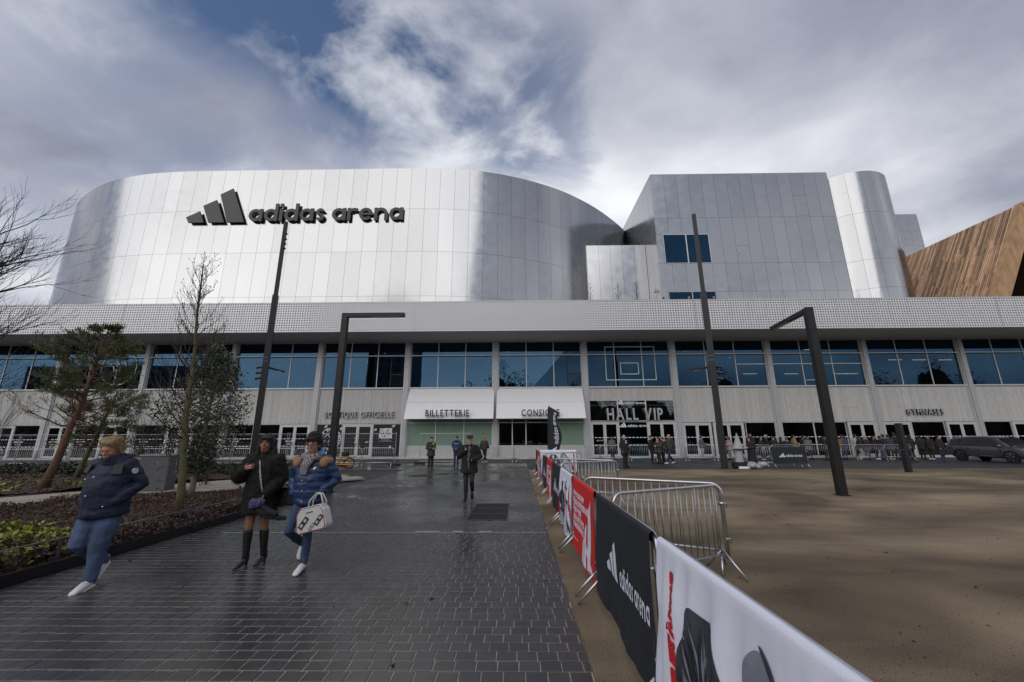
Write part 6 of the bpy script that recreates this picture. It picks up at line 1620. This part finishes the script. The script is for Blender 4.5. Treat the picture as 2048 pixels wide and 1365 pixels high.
m_ = MB(); m_.tube([(.31, -.01, 1.345), (.324, -.012, 1.346)], .036, 14); m_.build('sleeve_badge', 'decal_dim', p); m_ = MB()
for (x, y, z) in [(.02, -.235, 1.30), (-.10, -.215, 1.27), (-.03, -.245, 1.08), (.16, -.20, .95)]: m_.ell((x, y, z), (.010, .008, .010), 8, 5)
m_.build('snap', 'chrome', p)
# ------------------------------------------------------------------ woman in black fur coat
Jw = pose(hipL=(.08, 0, .93), hipR=(-.08, 0, .93), kneeL=(.10, .03, .50), ankL=(.10, .10, .12), toeL=(.11, -.05, .03), kneeR=(-.07, -.06, .51), ankR=(-.07, -.04, .12), toeR=(-.07, -.20, .03), shL=(.165, .01, 1.43), shR=(-.165, .01, 1.43),
          elR=(-.33, -.06, 1.17), wrR=(-.155, -.235, 1.31), elL=(.25, .05, 1.16), wrL=(.16, -.16, .975), head=(0, -.014, 1.655))
hd = (dict(d=(-.15, -.35, -.9), pn=(-.8, -.3, .1), curl=.5, sz=.9, ts=1), dict(d=(.86, .10, .36), pn=(.1, 1, -.2), curl=.16, sz=.92, ts=1))
p = person_root(finish(body_mb(Jw, R(12), R(-4), .98, hd, True, feet=False), 'person', 'skin_brown', .006, 2), 'woman in a black fur coat and tall black boots with one hand at her throat', (-3.76, 6.12, 0), 0, 1.0)
hd0 = jacket_mb(Jw, .70, 1.12, 1.45, .86, 1.12, 1.50, 1.05)
fme = finish(hd0, 'fur_coat', 'fur_black', .013, 3, lambda co, no: np.array([.010 * mnoise.noise((c[0] * 20, c[1] * 20, c[2] * 14)) + .004 * mnoise.noise((c[0] * 90, c[1] * 90, c[2] * 60)) for c in co])); coat = put('fur_coat', fme, p)
vv = np.array([v.co for v in fme.vertices]); nn = np.array([v.normal for v in fme.vertices]); sel = np.random.default_rng(2).choice(len(vv), min(len(vv), 20000), replace=False); fp = vv[sel] + nn[sel] * .002; dr = nn[sel] * .7 + np.array([0, 0, -.9]) + np.random.default_rng(3).normal(0, .3, (len(sel), 3))
leaf_cloud(fp, .0052, 'fur_black', 'fur_strands', coat, 'stuff', aspect=4.0, up=dr)
for a in 'LR':
    k, n_, t_ = Jw['knee' + a], Jw['ank' + a], Jw['toe' + a]; top = n_.lerp(k, .88); m_ = MB(); f = Vector((0, -1, 0))
    m_.tube([n_ + Vector((0, .01, -.03)), n_.lerp(k, .25), n_.lerp(k, .6), top], [.045, .047, .058, .062], 12, 'round'); m_.tube([n_ + Vector((0, .02, -.055)), n_ + Vector((0, -.06, -.065)), t_ + Vector((0, -.01, 0)), t_ + Vector((0, -.08, -.008))], [(.036, .035), (.040, .032), (.036, .020), (.012, .010)], 10, 'round')
    b = put('boot', finish(m_, 'boot', 'leather_black', .008, 2, folds(.004, 20, 40)), p)
    MB().tube([n_ + Vector((0, .035, -.06)), n_ + Vector((0, .045, -.118))], [.022, .013], 8).build('heel', 'leather_black', b)
strands(put('hair', hair_mesh('long', Jw, R(12), R(-4), 'hair_black', .007), p), 'hair_black', 2600, .004, 13, lambda c, n: n * .3 + np.array([0, .1, -1.2])); face_bits(Jw, R(12), R(-4), p, 'lip_red')
m_ = MB(); m_.loft([(0, 0, 1.43, .10, .095), (0, -.005, 1.50, .078, .076), (0, -.01, 1.545, .070, .070)], 12); put('roll_neck', finish(m_, 'roll_neck', 'wool_black', .010, 2), p)
M_ = headM(R(12), R(-4)); m_ = MB(); m_.ell(Jw['head'] + M_ @ Vector((.082, .0, -.045)), (.007, .007, .007), 6, 4); m_.build('earring', 'chrome', p)
wv = Jw['wrR']; dv_ = Vector((.86, .10, .36)).normalized(); m_ = MB(); m_.ell(wv + dv_ * .10 + Vector((0, -.018, .012)), (.009, .006, .009), 8, 5); m_.ell(wv + dv_ * .10 + Vector((.004, -.018, -.012)), (.006, .005, .006), 6, 4); m_.build('ring', 'chrome', p)
m_ = MB(); ac_ = dv_.cross(Vector((.1, 1, -.2))).normalized()
for o_, l_ in ((.029, .135), (.010, .15), (-.010, .145)): m_.ell(wv + dv_ * l_ * .97 + ac_ * o_ * .92 + Vector((0, -.002, .0)), (.009, .008, .007), 6, 4)
m_.build('nail', 'lip_red', p)
m_ = MB(); sp = [(.03, -.165, 1.42), (.06, -.19, 1.25), (.10, -.185, 1.08), (.15, -.17, .95)]; m_.tube(sp, .006, 5); sc = m_.build('coat_chain', 'galv_dull', p); m_ = MB()
for q in range(26): a_ = Vector(sp[0]).lerp(Vector(sp[3]), q / 26) + Vector((.0, -.012 - .012 * math.sin(math.pi * q / 26), 0)); m_.ell(a_, (.008, .006, .009), 6, 4)
m_.build('chain_link', 'chrome', p)
t = thing('shoulder_bag', 'black leather shoulder bag at the hip of the woman in the fur coat', 'handbag', (-3.44, 6.24, .93))
m_ = MB(); m_.loft([(0, 0, -.15, .17, .05), (0, 0, -.13, .19, .07), (0, 0, .06, .18, .06), (0, 0, .10, .16, .03)], 14); m_.build('bag_body', 'leather_black', t); MB().tube([(-.16, 0, .08), (-.24, -.03, .50)], .008, 5).build('strap', 'leather_black', t); MB().ell((.02, -.075, .0), (.012, .006, .012), 6, 4).build('clasp', 'chrome', t)
t = thing('folded_scarf', 'bluish grey folded scarf with a dark trailing end held low by the woman', 'scarf', (-3.65, 5.94, .88)); sk = cl((.055, .06, .12)); sd_ = cl((.015, .016, .025))
m_ = MB(); m_.ell((-.03, -.03, -.02), (.10, .05, .055), 12, 8, Matrix.Rotation(.3, 3, 'Y')); m_.ell((-.07, -.03, -.05), (.06, .045, .05), 10, 7); m_.ell((.03, -.02, .0), (.06, .04, .05), 10, 7); put('folds', finish(m_, 'folds', sk, .009, 2, folds(.012, 30, 30)), t)
m_ = MB(); m_.tube([(-.05, 0, -.05), (.02, .0, -.13), (.12, .03, -.20), (.26, .06, -.23), (.36, .08, -.24)], [(.045, .02), (.05, .02), (.045, .018), (.04, .018), (.035, .012)], 10, 'round'); m_.tube([(.05, 0, -.06), (.13, .02, -.14), (.22, .03, -.17)], [.03, .05, .04], 8, 'round'); put('tail', finish(m_, 'tail', sd_, .010, 2, folds(.01, 25, 25)), t)
# ------------------------------------------------------------------ young man in blue padded jacket
Jy = pose(kneeL=(.085, -.10, .50), ankL=(.07, -.10, .09), toeL=(.07, -.27, .03), kneeR=(-.11, -.25, .52), ankR=(-.06, .10, .30), toeR=(-.06, .04, .16), elL=(.33, .09, 1.17), elR=(-.30, .10, 1.17), wrL=(.17, -.10, .99), wrR=(-.165, -.10, .98), head=(0, -.04, 1.66))
p = person_root(finish(body_mb(Jy, R(2), R(8), 1., PK, feet=False, leg=.72), 'person', 'skin_olive', .008, 2), 'dark haired young man with glasses in a blue padded jacket and checked scarf', (-2.97, 5.98, 0), 0, .99)
put('jacket', finish(jacket_mb(Jy, .85, 1.18, 1.2, .92, .94, 1.52, 1.12), 'jacket', 'blue_puffer', .012, 3, quilt(.105, .012)), p)
put('jeans', finish(trousers_mb(Jy, .96, .86, .02), 'jeans', 'denim_dark', .010, 3, folds(.008, 12, 30)), p); shoes(Jy, 'shoe_white', p, 'leather_black', cl((.55, .28, .02), name='shoe_amber')); face_bits(Jy, R(2), R(8), p)
strands(put('hair', hair_mesh('messy', Jy, R(2), R(8), 'hair_black', .006), p), 'hair_black', 2600, .004, 6, lambda c, n: n * .5 + np.array([.3 * np.sign(c[0]), -.2, .1]))
M_ = headM(R(2), R(8)); T_ = lambda c: Jy['head'] + M_ @ Vector(c); m_ = MB()
for s_ in (1, -1):
    q = [T_((s_ * .033 + .023 * math.cos(a), -.104 + abs(.5 * (s_ * .033 + .023 * math.cos(a))) ** 2 * 6, .002 + .020 * math.sin(a))) for a in np.linspace(0, 2 * math.pi, 15)]; m_.tube(q, .0022, 5); m_.tube([T_((s_ * .056, -.098, .006)), T_((s_ * .076, -.02, .004))], .0022, 5)
m_.tube([T_((.011, -.106, .004)), T_((-.011, -.106, .004))], .0022, 5); m_.build('glasses', 'black_plastic', p)
hb = cl((.09, .25, .52), name='hood_blue'); m_ = MB(); m_.tube([(.10, -.08, 1.50), (.115, .03, 1.545), (.06, .10, 1.57), (-.06, .10, 1.57), (-.115, .03, 1.535)], [.03, .042, .05, .05, .035], 8, 'round'); put('hood', finish(m_, 'hood', hb, .009, 2, folds(.006)), p)
def plaid():
    m, nt, pb, N, L = node_mat('plaid'); tc = N('ShaderNodeTexCoord'); mp = N('ShaderNodeMapping'); mp.inputs['Rotation'].default_value = (.4, .5, .6); L(tc.outputs['Object'], mp.inputs[0]); out = None
    for dr_, s_ in (('X', 13), ('Z', 13), ('X', 27), ('Z', 25)):
        w = N('ShaderNodeTexWave'); w.bands_direction = dr_; w.inputs['Scale'].default_value = s_; w.inputs['Distortion'].default_value = .6; L(mp.outputs[0], w.inputs[0]); r = N('ShaderNodeValToRGB'); r.color_ramp.elements[0].position = .5; r.color_ramp.elements[0].color = (0, 0, 0, 1); r.color_ramp.elements[1].position = .7; r.color_ramp.elements[1].color = (.5, .5, .5, 1); L(w.outputs[0], r.inputs[0])
        if out is None: out = r.outputs[0]
        else:
            a = N('ShaderNodeMix'); a.data_type = 'RGBA'; a.blend_type = 'ADD'; a.inputs[0].default_value = .6; L(out, a.inputs[6]); L(r.outputs[0], a.inputs[7]); out = a.outputs[2]
    r = N('ShaderNodeValToRGB'); e = r.color_ramp.elements; e[0].color = (.035, .03, .032, 1); e[1].color = (.36, .34, .34, 1); e.new(.5).color = (.12, .11, .115, 1); L(out, r.inputs[0]); L(r.outputs[0], pb.inputs['Base Color']); pb.inputs['Roughness'].default_value = .95
plaid(); m_ = MB(); m_.tube([(.095, -.06, 1.50), (.0, -.135, 1.475), (-.095, -.08, 1.50), (-.09, .04, 1.53), (.0, .09, 1.54), (.09, .04, 1.53), (.095, -.06, 1.51)], [.052, .062, .055, .045, .045, .045, .052], 9, 'round'); m_.tube([(.02, -.15, 1.46), (-.02, -.19, 1.38), (-.03, -.195, 1.27)], [(.075, .045), (.07, .035), (.06, .022)], 10, 'round')
put('scarf', finish(m_, 'scarf', 'plaid', .009, 2, folds(.009, 22, 22)), p)
for s_ in (1, -1):
    m_ = MB(); m_.ell((s_ * .19, .005, 1.438), (.104, .112, .066), 12, 8); m_.ell((s_ * .19, -.075, 1.40), (.062, .050, .06), 10, 7); put('shoulder_yoke', finish(m_, 'shoulder_yoke', 'suede_tan', .010, 2), p)
m_ = MB()
for (x, z) in [(.0, 1.18), (.02, 1.04), (.025, .90)]: m_.ell((x - .03, -.195 - (.01 if z > 1 else 0), z), (.010, .009, .010), 8, 5)
m_.build('snap', 'chrome', p); m_ = MB(); m_.ell((.115, -.178, 1.325), (.022, .008, .010), 10, 6); m_.build('chest_badge', cl((.5, .36, .08), name='badge_gold'), p); m_ = MB(); m_.ell((.12, -.178, 1.345), (.026, .007, .012), 10, 6, Matrix.Rotation(-.5, 3, 'Y')); m_.build('chest_wings', 'decal_white', p)
# white holdall on his arm
t = thing('holdall', 'white holdall with red piping and grey diamond marks hanging from the young man\'s arm', 'bag', (-2.715, 5.70, .56), R(-12))
BM = Matrix.Rotation(R(-14), 4, 'Y'); bw = cl((.50, .49, .47), .6, .05, .1, 60, 'bag_vinyl')
out_ = [(-.23, .02), (-.20, -.02), (.20, -.02), (.235, .03), (.22, .22), (.17, .30), (-.14, .30), (-.20, .23)]
m_ = MB(); m_.prism(out_, -.075, .075); me = m_.mesh('bag_body', bw); me.transform(BM)
bo = put('bag_body', me, t); bv = bo.modifiers.new('b', 'BEVEL'); bv.width = .022; bv.segments = 3
def lay(poly, nm, m, y=-.0775, th=.004):
    m_ = MB(); m_.prism(poly, y - th, y); me = m_.mesh(nm, m); me.transform(BM); return put(nm, me, t)
pp = [(x * .93, z * .93 + .01) for x, z in out_]; m_ = MB(); m_.tube([(x, -.077, z) for x, z in pp + pp[:1]], .004, 5); me = m_.mesh('piping', cl((.28, .03, .045), name='piping_red')); me.transform(BM); put('piping', me, t)
def diamond(cx, cz, s, m):
    for (dx, dz) in ((0, 0), (.62 * s, .52 * s)):
        o_ = [(cx + dx - s * .62, cz + dz - s * .1), (cx + dx - .1 * s, cz + dz - s * .55), (cx + dx + s * .62, cz + dz + s * .1), (cx + dx + .1 * s, cz + dz + s * .55)]
        lay(o_, 'diamond_mark', m); lay([(cx + dx + (x - cx - dx) * .42, cz + dz + (z - cz - dz) * .42) for x, z in o_], 'diamond_hole', bw, -.0817, .001)
dk = cl((.035, .042, .055), name='mark_slate'); gy = cl((.16, .17, .18), name='mark_grey'); diamond(-.125, .085, .10, dk); diamond(.0, .03, .06, gy); diamond(.11, .085, .085, dk); lay([(-.04, .222), (.06, .222), (.06, .232), (-.04, .232)], 'small_mark', dk)
for s_ in (-.04, .04):
    m_ = MB(); m_.tube([(-.10, s_, .27), (-.09, s_ * .9, .36), (-.01, s_ * .5, .455), (.06, s_ * .5, .45), (.11, s_ * .9, .36), (.12, s_, .27)], .010, 6); m_.build('handle', bw, t, True)
# ------------------------------------------------------------------ bearded man with flat cap walking up the path
Jb = pose(kneeR=(-.085, -.05, .50), ankR=(-.085, -.02, .09), toeR=(-.10, -.19, .03), kneeL=(.09, -.15, .53), ankL=(.08, .14, .24), toeL=(.085, .10, .09), elR=(-.30, -.02, 1.18), wrR=(-.10, -.25, 1.36), elL=(.30, .02, 1.18), wrL=(.11, -.24, 1.09))
hd = (dict(d=(-.8, -.3, .1), pn=(0, .8, .5), curl=.45, ts=1), dict(d=(.45, -.1, .75), pn=(.7, .5, -.2), curl=.5, ts=1))
p = person_root(finish(body_mb(Jb, 0, R(6), 1.05, hd, feet=False, leg=.75), 'person', 'skin_fair', .008, 2), 'bearded man in a flat cap and open black coat drinking while he walks', (-1.40, 11.95, 0), R(0), 1.01)
put('coat', finish(jacket_mb(Jb, .74, 1.22, 1.2, .90, 1.08, 1.50, 1.05), 'coat', 'wool_black', .012, 3, folds(.010, 9, 10)), p)
m_ = MB(); m_.loft([(0, -.06, .86, .05, .15), (0, -.065, 1.05, .055, .152), (0, -.065, 1.25, .060, .152), (0, -.055, 1.38, .055, .13), (0, -.03, 1.47, .05, .09)], 12); put('sweater', finish(m_, 'sweater', cl((.12, .125, .135)), .010, 2), p)
m_ = MB(); m_.tube([(.10, -.14, 1.33), (.11, -.08, 1.47), (0, .06, 1.52), (-.11, -.08, 1.47), (-.10, -.14, 1.33)], [.035, .045, .045, .045, .035], 8, 'round'); put('collar', finish(m_, 'collar', 'wool_black', .010, 2), p)
put('trousers', finish(trousers_mb(Jb, .98, .95), 'trousers', cl((.017, .016, .018)), .011, 3, folds(.008, 12, 24)), p); shoes(Jb, 'leather_black', p, 'rubber'); face_bits(Jb, 0, R(6), p, brow='hair_grey')
put('flat_cap', hair_mesh('beret', Jb, 0, R(6), cl((.018, .02, .035), name='cap_navy'), .008), p); m_ = MB(); H_ = Jb['head']; m_.ell(H_ + Vector((0, -.075, -.10)), (.045, .035, .035), 12, 8); m_.ell(H_ + Vector((0, -.045, -.075)), (.062, .045, .04), 12, 8); put('beard', finish(m_, 'beard', 'hair_grey', .008, 2), p)
t = thing('drink_cup', 'small dark cup raised to the mouth of the man in the flat cap', 'cup', (-1.435, 11.64, 1.475)); m_ = MB().loft([(0, 0, -.055, .028, .028), (0, 0, .045, .037, .037)], 12); m_.build('cup_body', 'leather_black', t); MB().loft([(0, 0, .046, .039, .039), (0, 0, .056, .036, .036)], 12).build('lid', 'black_plastic', t)
t = thing('phone', 'dark phone held at waist height by the man in the flat cap', 'phone', (-1.36, 11.66, 1.12)); MB().box(-.036, .036, -.006, .006, -.07, .07).build('case', 'black_plastic', t); MB().box(-.032, .032, -.0075, -.0062, -.064, .064).build('screen', 'car_glass', t)
# ------------------------------------------------------------------ figures further back, from a few base poses
FP = dict(stand=pose(), phone=pose(elL=(.25, .06, 1.17), elR=(-.25, .06, 1.17), wrL=(.06, -.26, 1.16), wrR=(-.06, -.26, 1.14)), clasp=pose(elL=(.27, .05, 1.17), elR=(-.27, .05, 1.17), wrL=(.06, -.2, 1.03), wrR=(-.06, -.2, 1.02)),
          walk=pose(kneeL=(.09, -.18, .50), ankL=(.09, -.33, .10), toeL=(.09, -.48, .05), kneeR=(-.09, -.03, .49), ankR=(-.09, .32, .14), toeR=(-.09, .19, .04), elL=(.24, .14, 1.17), wrL=(.22, .18, .93), elR=(-.25, -.02, 1.17), wrR=(-.20, -.22, 1.0)))
VAR = {}
def variant(pk, coat):
    if (pk, coat) in VAR: return VAR[(pk, coat)]
    J = FP[pk]; hem = dict(short=.86, mid=.74, long=.42)[coat]
    b = finish(body_mb(J, feet=False, leg=.75), 'person', 'skin_fair', .016, 2); j = finish(jacket_mb(J, hem, 1.18, 1.15, .92, 1.0 if coat == 'short' else 1.12), 'jacket', 'wool_black', .02, 2, folds(.012, 10, 12))
    tr_ = finish(trousers_mb(J), 'trousers', 'denim', .02, 2, folds(.010, 12, 20)); sm = MB()
    for a in 'LR': n_, t_ = J['ank' + a], J['toe' + a]; sm.tube([n_ + Vector((0, .03, -.04)), n_.lerp(t_, .5) + Vector((0, 0, -.01)), t_ + Vector((0, -.05, 0))], [.045, .05, .035], 8, 'round')
    s_ = finish(sm, 'shoes', 'leather_black', .016, 2); VAR[(pk, coat)] = (b, j, tr_, s_); return VAR[(pk, coat)]
HV = {}
def override(o, m): o.material_slots[0].link = 'OBJECT'; o.material_slots[0].material = MATS[m]
def figure(label, x, y, rz, jc, tc, hair='short', hc=None, pk='stand', coat='short', skin='skin_fair', h=1.75, sc_=None, group=None, shoe=None, z=0):
    b, j, tr_, s_ = variant(pk, coat); k = h / 1.745
    p = put('person', b, None, (x, y, z), R(rz)); p.scale = (k, k, k); tag(p, label, 'person', group); override(p, skin)
    override(put('coat' if coat != 'short' else 'jacket', j, p), cl(jc)); override(put('trousers', tr_, p), cl(tc) if not isinstance(tc, str) else tc); override(put('shoes', s_, p), shoe or 'leather_black')
    if hair:
        if hair not in HV: HV[hair] = hair_mesh(hair, FP['stand'], 0, 0, 'hair_black', .014)
        override(put({'cap': 'cap', 'hood': 'hood'}.get(hair, 'hair'), HV[hair], p), hc or 'hair_black')
    if sc_:
        if 'scarf' not in HV: m_ = MB(); m_.tube([(.09, -.05, 1.49), (0, -.12, 1.46), (-.09, -.05, 1.49), (0, .08, 1.52), (.09, -.05, 1.49)], .045, 8, 'round'); HV['scarf'] = finish(m_, 'scarf', 'wool_black', .014, 2)
        override(put('scarf', HV['scarf'], p), cl(sc_))
    return p
BK, DK, NV = (.012, .012, .013), (.022, .022, .024), (.012, .014, .028)
p = figure('man in an olive jacket and dark cap looking at his phone on the dark paving', -4.75, 22.5, 40, (.032, .034, .024), (.014, .014, .014), 'cap', cl(BK), 'phone', 'mid', h=1.72, shoe=cl((.12, .05, .03)))
MB().box(.0, .09, -.175, -.165, 1.36, 1.47).build('hi_vis_tag', cl((.45, .75, .05), name='hi_vis'), p)
p = figure('police officer in dark blue with cap and face cover, hands clasped in front', -3.85, 25.8, 0, (.02, .035, .085), (.018, .028, .06), 'cap', cl((.02, .03, .06)), 'clasp', h=1.76, sc_=NV)
MB().box(-.15, .15, -.185, -.175, 1.29, 1.36).build('chest_lettering', cl((.12, .2, .42), name='police_band'), p)
figure('person in an orange cap and dark patterned jacket walking behind the bearded man', -2.3, 28.2, 150, (.03, .028, .03), (.02, .022, .03), 'cap', cl((.55, .09, .03), name='cap_orange'), 'walk', h=1.75, shoe='shoe_white')
figure('dark haired man behind the mesh fence between the woman and young man', -13.6, 28.6, 200, NV, (.015, .016, .02), 'short', 'hair_brown', 'phone', h=1.72)
p = figure('bald man in a black jacket, white shirt and tie standing by the feather flag', 6.15, 23.9, 25, BK, BK, None, None, 'stand', 'mid', h=1.80)
MB().box(-.035, .035, -.185, -.165, 1.30, 1.47).build('shirt', 'decal_white', p); MB().box(-.012, .012, -.19, -.186, 1.30, 1.45).build('tie', 'leather_black', p)
figure('police officer in black cap and uniform at the left of the small talking group', 8.75, 27.2, 60, BK, NV, 'cap', cl(BK), 'clasp', h=1.76)
figure('short haired woman in an olive coat with a pink scarf in the small talking group', 9.15, 27.0, -60, (.04, .042, .032), DK, 'short', 'hair_brown', 'phone', 'mid', h=1.64, sc_=(.42, .18, .28))
figure('dark haired person half hidden behind the woman with the pink scarf', 9.55, 27.3, -80, (.03, .032, .026), DK, 'short', 'hair_black', 'stand', 'mid', h=1.66)
figure('tall balding man in an olive jacket striding towards the talking group', 9.85, 26.9, -70, (.036, .038, .028), (.02, .026, .045), 'fringe', 'hair_brown', 'walk', h=1.84, shoe='shoe_white')
figure('man in a grey sweater holding papers behind the barrier at the hall doors', 7.05, 30.9, 10, (.09, .095, .10), BK, 'short', 'hair_black', 'phone', skin='skin_brown', h=1.72)
p = figure('person in a long black hooded coat bending over the covered parasol', 12.75, 22.75, -70, BK, BK, 'hood', cl(BK), 'phone', 'long', h=1.66)
figure('person in a very long black coat and green scarf beside the parked car', 28.9, 28.6, 20, BK, (.02, .06, .14), 'short', 'hair_black', 'stand', 'long', h=1.72, sc_=(.08, .085, .03), shoe=cl((.02, .06, .14)))
Q = [  # label, x at the barrier line, y, turn, jacket, trousers, hair, hair colour, pose, coat, height, scarf
 ('queue man in a grey blue jacket with pale trousers left of the tall lamp column', 14.2, 31.2, 80, (.07, .08, .11), (.33, .33, .35), 'short', None, 'phone', 'short', 1.75, None),
 ('queue woman in a cream jacket and pale jeans just right of the tall lamp column', 15.75, 31.3, -60, (.38, .36, .33), 'denim', 'long', None, 'stand', 'short', 1.62, None),
 ('queue woman in a pink beige coat behind the covered parasol', 16.3, 31.3, -70, (.30, .22, .21), (.3, .24, .22), 'long', 'hair_brown', 'phone', 'mid', 1.66, None),
 ('queue man in a black jacket and peaked cap standing taller behind the long coat', 18.0, 31.5, -20, BK, BK, 'cap', 'hair_black', 'phone', 'short', 1.92, None),
 ('queue person in black turned aside, right of the man with the peaked cap', 18.75, 31.1, 40, BK, NV, 'short', None, 'stand', 'short', 1.62, None),
 ('queue man with fair hair in a bulky black jacket', 19.2, 31.4, 70, BK, DK, 'short', 'hair_grey', 'walk', 'mid', 1.78, None),
 ('queue woman in black with loose brown hair right of the fair haired man', 19.75, 31.0, -40, BK, BK, 'long', 'hair_brown', 'stand', 'mid', 1.64, None),
 ('queue woman in a black coat with a pale striped scarf', 20.3, 31.2, 60, BK, DK, 'long', None, 'phone', 'mid', 1.62, (.3, .3, .3)),
 ('queue boy in navy with a light grey hood round his neck', 20.75, 31.0, -10, NV, NV, 'short', None, 'stand', 'short', 1.60, (.22, .24, .27)),
 ('queue man in a camel jacket above the black banner', 21.3, 31.2, 80, (.25, .165, .085), (.3, .22, .13), 'short', None, 'phone', 'short', 1.76, None),
 ('queue man in a black coat right of the camel jacket', 22.0, 31.3, 100, BK, BK, 'short', None, 'stand', 'mid', 1.72, None),
 ('queue woman in a grey patterned coat with a hand at her face', 22.35, 31.0, -15, (.11, .11, .125), DK, 'long', 'hair_brown', 'phone', 'mid', 1.66, None),
 ('queue woman in black with long black hair right of the black banner', 23.6, 31.0, 70, BK, BK, 'long', None, 'stand', 'mid', 1.66, None),
 ('tall queue person in a black hood and pale blue jeans', 24.1, 31.2, 110, BK, (.16, .25, .40), 'hood', cl(BK), 'stand', 'short', 1.88, None),
 ('queue person in a rust brown jacket and tan trousers', 24.6, 31.0, 130, (.20, .095, .04), (.29, .22, .15), 'short', 'hair_brown', 'walk', 'short', 1.70, None),
 ('queue person in a navy vest with pale lilac sleeves', 25.0, 31.4, 150, (.045, .05, .10), 'denim', 'short', 'hair_brown', 'stand', 'short', 1.76, None),
 ('queue man in a white shirt right behind the nearer arm lamp post', 26.0, 32.2, 90, (.42, .44, .50), DK, 'short', None, 'stand', 'short', 1.80, None),
 ('queue woman in black carrying a red bag beside the lamp post', 26.25, 30.9, 60, BK, (.3, .26, .2), 'long', None, 'walk', 'short', 1.64, (.45, .02, .02)),
 ('queue woman with fair hair in a dark jacket and blue jeans', 26.75, 31.1, -50, NV, 'denim', 'long', 'hair_blond', 'stand', 'short', 1.66, None),
 ('queue person in a black coat at the left end of the dense part', 27.4, 31.1, 40, BK, BK, 'short', None, 'stand', 'mid', 1.70, None),
 ('queue person in a black jacket and jeans with head bowed', 27.85, 30.9, 90, BK, 'denim', 'short', None, 'phone', 'short', 1.68, None),
 ('queue person in a charcoal coat turned to the doors', 28.15, 31.8, 170, DK, BK, 'short', None, 'stand', 'mid', 1.78, None),
 ('queue person in a slate blue coat in the dense part', 28.5, 31.0, 120, (.035, .038, .055), BK, 'short', None, 'stand', 'mid', 1.76, None),
 ('tallest queue person in the dense part, black jacket, near the open door', 29.0, 32.2, 150, BK, BK, 'short', None, 'stand', 'short', 1.92, None),
 ('queue woman in black with face turned to the camera in the dense part', 29.3, 30.95, -20, BK, 'denim', 'long', None, 'stand', 'short', 1.66, None),
 ('queue man in a black cap with a pale face in the dense part', 29.75, 31.6, -40, DK, BK, 'cap', cl(BK), 'stand', 'mid', 1.84, None),
 ('queue person in a wide black coat seen from behind', 30.1, 30.95, 175, BK, BK, 'hood', cl(BK), 'stand', 'mid', 1.72, None),
 ('queue person in black with a green bag by the glass door', 30.9, 31.3, 140, BK, BK, 'short', None, 'phone', 'mid', 1.68, (.05, .1, .07)),
 ('last queue person on the right, black jacket, looking left by the green post', 29.95 + 1.6, 30.95, -70, BK, BK, 'short', None, 'stand', 'mid', 1.72, None)]
for i, (lb, x, y, rz, jc, tc, hr, hc, pk, ct, h, sc2) in enumerate(Q):
    xx = x * (y / 32.0) if True else x
    figure(lb, xx, y, rz, jc, tc, hr, hc, pk, ct, ['skin_fair', 'skin_olive', 'skin_brown'][(i * 7) % 3], h, sc2, 'people queueing behind the barriers', 'shoe_white' if i % 3 == 1 else None)
for x, lab in [(16.1, 'dark haired person looking over the terrace edge below the stair tower windows'), (17.6, 'fair faced person looking over the terrace edge below the stair tower windows'), (18.4, 'third person at the terrace edge close to the tall lamp column')]:
    figure(lab, x * .87, 30.9, 0, BK, BK, 'short', None, 'stand', 'short', 'skin_fair', 1.75, None, 'people on the roof terrace', None, 11.05)
